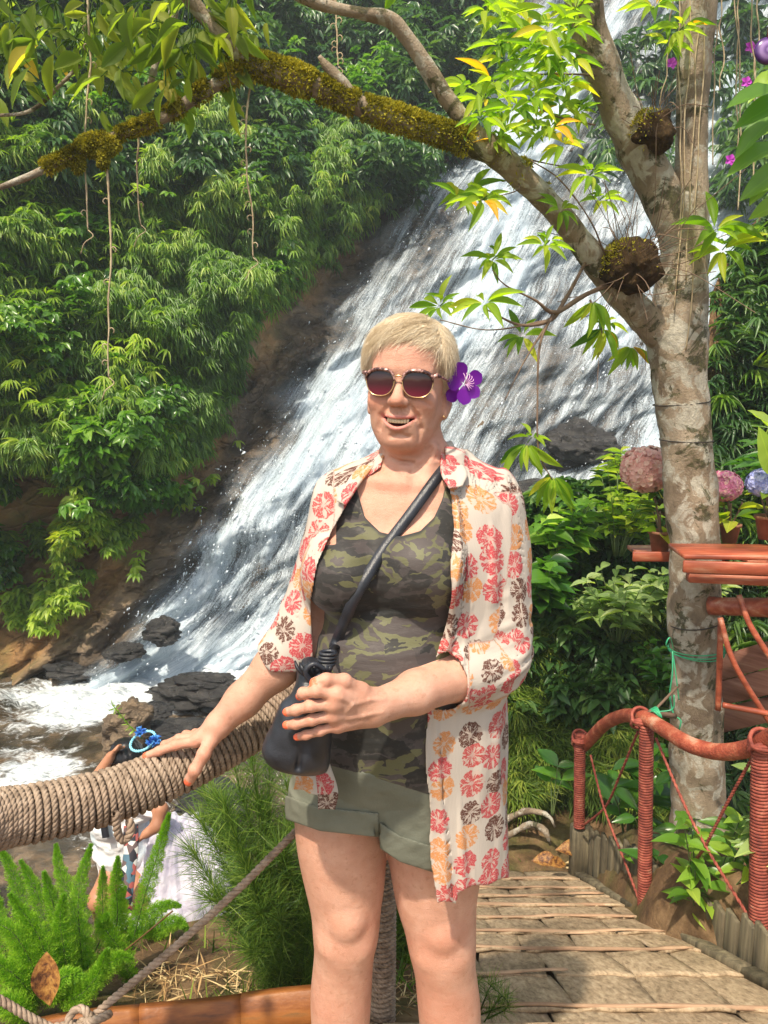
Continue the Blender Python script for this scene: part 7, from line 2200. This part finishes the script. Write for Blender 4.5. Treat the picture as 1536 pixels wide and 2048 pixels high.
# ---- rocks in and beside the stream
def rock(label, c, r_, seed, mat=None, flat=1.0, rotz=0, sc=3.0, amp=.28):
    n1, n2 = 40, 60
    th = np.linspace(0.001, np.pi - .001, n1)[:, None]; ph = np.linspace(0, 2 * np.pi, n2, endpoint=False)[None]
    d = np.stack([np.sin(th) * np.cos(ph), np.sin(th) * np.sin(ph), np.cos(th) + 0 * ph], -1)
    f1 = fbm(d * sc * .5 + seed, 3, seed); cell = np.abs(fbm(d * sc + seed * 3, 3, seed + 5)); f = 1 + amp * f1 - amp * .8 * cell + .05 * fbm(d * 9, 3, seed)
    v = d * f[..., None] * np.array(r_)
    cz, sz_ = math.cos(rotz), math.sin(rotz); v = v @ np.array([[cz, sz_, 0], [-sz_, cz, 0], [0, 0, 1]]) + np.asarray(c)
    i = np.arange(n1 - 1)[:, None] * n2; j = np.arange(n2)[None]; j2 = (j + 1) % n2
    mb = MB(); mb.add(v.reshape(-1, 3), np.stack([i + j, i + n2 + j, i + n2 + j2, i + j2], -1).reshape(-1, 4))
    return mb.obj('rock', mat or M_slate, label=label, cat='rock', group='rocks in the stream')
m = NT('wet_slate'); p = m.pos()
c = m.ramp(m.noise(m.vmath('MULTIPLY', p, (1, 1, 4)), 4, 7, .68), [(.3, (.012, .012, .014)), (.55, (.045, .043, .042)), (.75, (.12, .11, .10))])
M_slate = m.done(m.bsdf(c, m.ramp(m.noise(p, 5, 3), [(.4, .22), (.6, .6)]), m.bump(m.noise(m.vmath('MULTIPLY', p, (1, 1, 4)), 12, 8, .75), .9, .05), .5))
def wr_(px, py, Y): q = V(px, py, Y); return q
rock('long slanting slab of dark slate in the foaming stream under the forearm', wr_(390, 1385, 6.9), (.46, .30, .13), 3, rotz=-.15, amp=.35)
rock('thin slate flake lying on top of the long slab', wr_(425, 1362, 6.9), (.33, .20, .055), 4, rotz=-.2, amp=.4)
rock('tall dark boulder behind the blue flower ring', wr_(258, 1462, 5.6), (.21, .22, .26), 5, M_rock)
rock('round wet boulder at the foot of the waterfall', wr_(325, 1266, 7.5), (.20, .2, .14), 6)
rock('dark wet boulder where the soil meets the white water', wr_(250, 1305, 7.5), (.22, .2, .09), 7)
rock('low brown stone breaking the stream beside the slab', wr_(300, 1425, 6.2), (.20, .16, .06), 8)
rock('small wet stone at the left edge of the stream', wr_(150, 1342, 7.6), (.32, .2, .10), 9)
rock('submerged flat stone right of the tall boulder', wr_(360, 1460, 5.7), (.28, .2, .07), 10)
rock('brown boulder in the shallows below the rope rail', wr_(430, 1600, 4.9), (.26, .22, .09), 11)
rock('big black wet boulder with thin water running over it left of the trunk', wr_(1170, 900, 9.5) + [0, .42, 0], (.50, .42, .36), 12, amp=.3)
rock('dark rock ledge under the boulder left of the trunk', wr_(1080, 1000, 8.9), (.45, .40, .25), 13)

# ---- second person down at the stream
D2 = 3.75
def W2(px, py, dy=0.): return V(px, py, D2 + dy)
F2 = Field(W2(120, 1860)[[0, 0, 2]] * [1, 0, 1] + [-.1, D2 - .5, -.1], W2(400, 1440)[[0, 0, 2]] * [1, 0, 1] + [.1, D2 + .55, .15], .0085)
F2.ell(W2(252, 1535, .02), (.082, .095, .108), None, .02); F2.rc(W2(250, 1560, .02), W2(240, 1600, .05), .045, .055, .03)
F2.rc(W2(235, 1620, .05), W2(250, 1720, .05), .125, .13, .05); F2.rc(W2(190, 1608, .04), W2(285, 1612, .04), .065, .065, .04)
F2.chain(np.array([[*W2(190, 1606, .02), .047], [*W2(158, 1584, -.10), .036], [*W2(190, 1560, -.09), .034], [*W2(222, 1512, -.07), .026]]), .02)
for k, (x, y) in enumerate(((236, 1492), (242, 1490), (248, 1494), (240, 1500))): F2.chain(np.array([[*W2(220, 1514, -.08 + .012 * k), .012], [*W2(231, 1500, -.10 + .014 * k), .0105], [*W2(x, y, -.09 + .018 * k), .0095]]), .008)
F2.chain(np.array([[*W2(288, 1612, .0), .046], [*W2(322, 1618, -.08), .036], [*W2(314, 1652, -.12), .032], [*W2(292, 1668, -.14), .026]]), .02)
for k in range(4): F2.chain(np.array([[*W2(292, 1668, -.15 + .012 * k), .012], [*W2(282, 1676, -.16 + .014 * k), .010], [*W2(277, 1683, -.15 + .016 * k), .009]]), .008)
F2.rc(W2(235, 1740, .0), W2(200, 1800, -.18), .085, .06, .04); F2.rc(W2(270, 1745, .0), W2(280, 1805, -.18), .085, .06, .04)
F2.rc(W2(200, 1800, -.18), W2(205, 1845, .0), .055, .04, .03); F2.rc(W2(280, 1805, -.18), W2(285, 1845, .0), .055, .04, .03)
F2.ell(W2(228, 1541, -.05), (.016, .022, .014), None, .01)
v, q = F2.mesh(); v = smooth_mesh(v, q, 2)
m = NT('tanned_skin'); M_skin2 = m.done(m.bsdf(m.ramp(m.noise(m.pos(), 15, 3), [(.3, (.36, .16, .09)), (.7, (.45, .21, .12))]), .5, None, .4))
mb = MB(); mb.add(v, q)
p2 = mb.obj('person', M_skin2, label='crouching black haired person in white clothes, half hidden behind the rope rail', cat='person')
F3 = Field(F2.lo, F2.lo + F2.h * (F2.n - 1), F2.h)
F3.rc(W2(235, 1622, .05), W2(250, 1715, .05), .145, .155, .06); F3.rc(W2(190, 1608, .04), W2(285, 1612, .04), .08, .08, .04)
F3.rc(W2(190, 1606, .02), W2(166, 1592, -.07), .064, .060, .03); F3.rc(W2(288, 1612, .0), W2(316, 1618, -.06), .060, .056, .03)
sl, gp = F3.win([-9, -9, -9], [9, 9, 9]); F3.f = (F3.f + .016 * fbm(gp * [9, 9, 16], 3, 7)).astype(np.float32)
v, q = F3.mesh(); v = smooth_mesh(v, q, 2)
m = NT('white_cotton'); p = m.pos()
M_white = m.done(m.bsdf(m.mix(m.ramp(m.noise(p, 9, 4), [(.5, 0.0), (.6, .5)]), (.78, .78, .78), (.45, .62, .72)), .8, m.bump(m.noise(p, 30, 4), .4, .02), .2))
mb = MB(); mb.add(v, q); mb.obj('blouse', M_white, p2)
F4 = Field(F2.lo - .15, F2.lo + F2.h * (F2.n - 1) + .15, .009)
F4.loft([(W2(0, 1840)[2], W2(268, 1)[0], D2, .36, .30), (W2(0, 1790)[2], W2(275, 1)[0], D2, .34, .27), (W2(0, 1740)[2], W2(290, 1)[0], D2 + .02, .27, .22), (W2(0, 1690)[2], W2(280, 1)[0], D2 + .05, .17, .16), (W2(0, 1665)[2], W2(270, 1)[0], D2 + .06, .12, .12)], .02)
sl, gp = F4.win([-9, -9, -9], [9, 9, 9]); an = np.arctan2(gp[..., 1] - D2, gp[..., 0] - W2(275, 1)[0])
F4.f = (F4.f + .012 * np.sin(an * 17 + 3 * gp[..., 2]) + .02 * fbm(gp * 7, 2, 9)).astype(np.float32)
v, q = F4.mesh(); v = smooth_mesh(v, q, 1)
m = NT('white_tulle'); b = m.bsdf(m.ramp(m.noise(m.pos(), 12, 4), [(.3, (.62, .58, .72)), (.7, (.86, .84, .92))]), .7, m.bump(m.noise(m.pos(), 22, 4), .6, .03), .2)
tl = m.n('BsdfTranslucent', {0: (.8, .78, .9)}); M_tulle = m.done(m.n('MixShader', {0: .3, 1: b, 2: tl.outputs[0]}).outputs[0])
mb = MB(); mb.add(v, q); mb.obj('skirt', M_tulle, p2)
m = NT('black_hair'); M_bh = m.done(m.bsdf((.012, .011, .013), .35, None, .5))
F5 = Field(W2(252, 1535, .02) - .17, W2(252, 1535, .02) + .17, .006); F5.ell(W2(252, 1519, .025), (.100, .112, .118), None, .01); F5.ell(W2(262, 1560, .07), (.075, .07, .09), None, .03)
sl, gp = F5.win([-9, -9, -9], [9, 9, 9]); F5.f = (F5.f + .006 * fbm(gp * [60, 60, 14], 2, 9)).astype(np.float32)
F5.ell(W2(228, 1552, -.10), (.05, .07, .06), None, .01, 'sub')
v, q = F5.mesh(); v = smooth_mesh(v, q, 1); mb = MB(); mb.add(v, q); mb.obj('hair', M_bh, p2)
# flower ring, straps
m = NT('blue_petal'); M_blue = m.done(m.bsdf(m.ramp(m.attr('rnd').outputs['Fac'], [(0, (.03, .12, .55)), (1, (.12, .42, .80))]), .5))
fr_ = empty('flower_ring', W2(285, 1482, -.05), 'light blue ring with blue flowers held on the head of the crouching person', 'headband')
m = NT('pale_blue_cord'); M_pbc = m.done(m.bsdf((.25, .62, .78), .5))
mb = MB(); a = np.linspace(0, 2 * np.pi, 60); cc = W2(286, 1482, -.02)
twisted(mb, cc + np.stack([.066 * np.cos(a), .05 * np.sin(a), .034 * np.sin(a + .4)], 1), .008, .03, 60, 2, 6); mb.obj('ring', M_pbc, fr_)
for (x, y) in ((281, 1464), (303, 1483), (312, 1480)):
    mb = MB(); n = 26; d = unit(rng.normal(0, 1, (n, 3)) + [0, -.5, .3]); scatter_leaves(mb, np.tile(W2(x, y, -.07), (n, 1)), d, rng.normal(0, 1, (n, 3)), np.full(n, .034), np.full(n, .018), T_flo); mb.obj('blossom', M_blue, fr_)
mb = MB(); q = crv(np.array([W2(285, 1478, -.04), W2(262, 1455, -.05), W2(245, 1435, -.05), W2(225, 1410, -.05)]), 12); add_tube(mb, q, .003, 5, attrs={'rnd': .3, 'lu': 0., 'lv': 0.})
for k in range(2, 12): scatter_leaves(mb, [q[k]] * 4, rng.normal(0, 1, (4, 3)) + [0, -.3, .3], rng.normal(0, 1, (4, 3)), [.035] * 4, [.006] * 4, T_th, [.7] * 4)
mb.obj('sprig', M_shrub, fr_)
m = NT('patterned_webbing'); p = m.pos(); vv_ = m.vor(p, 32)
s2 = m.n('SeparateColor', {0: vv_.outputs['Color']}); M_web = m.done(m.bsdf(m.ramp(s2.outputs[0], [(0, (.02, .02, .03)), (.35, (.12, .08, .08)), (.55, (.40, .10, .09)), (.75, (.08, .16, .22)), (.9, (.6, .6, .58))], 'CONSTANT'), .7))
mb = MB(); band(mb, np.array([W2(262, 1650, -.14), W2(262, 1700, -.20), W2(256, 1750, -.25), W2(250, 1800, -.29), W2(252, 1825, -.29)]), .075, .01, np.array([0, -1, .2]))
mb.obj('patterned_scarf', M_web, p2, smooth=False)
mb = MB(); band(mb, np.array([W2(205, 1630, -.12), W2(212, 1675, -.14)]), .035, .012, np.array([0, -1, .2]))
mb.obj('bag_strap', M_leather, p2, smooth=False)
# ================================================================ AIR (fine spray and humid haze)
m = NT('haze_air')
pv = m.n('VolumePrincipled')
pv.inputs['Color'].default_value = (.86, .93, 1.0, 1)
pv.inputs['Density'].default_value = .0035
pv.inputs['Anisotropy'].default_value = .3
m.t.links.new(pv.outputs[0], m.out.inputs['Volume'])
mb = MB(); add_box(mb, (0, 18, 11), (34, 26, 14.5))
hz = mb.obj('haze', m.m, kind='stuff', label='thin humid haze hanging in the valley', cat='haze', smooth=False)
SC.cycles.volume_bounces = 1
SC.cycles.volume_step_rate = 4
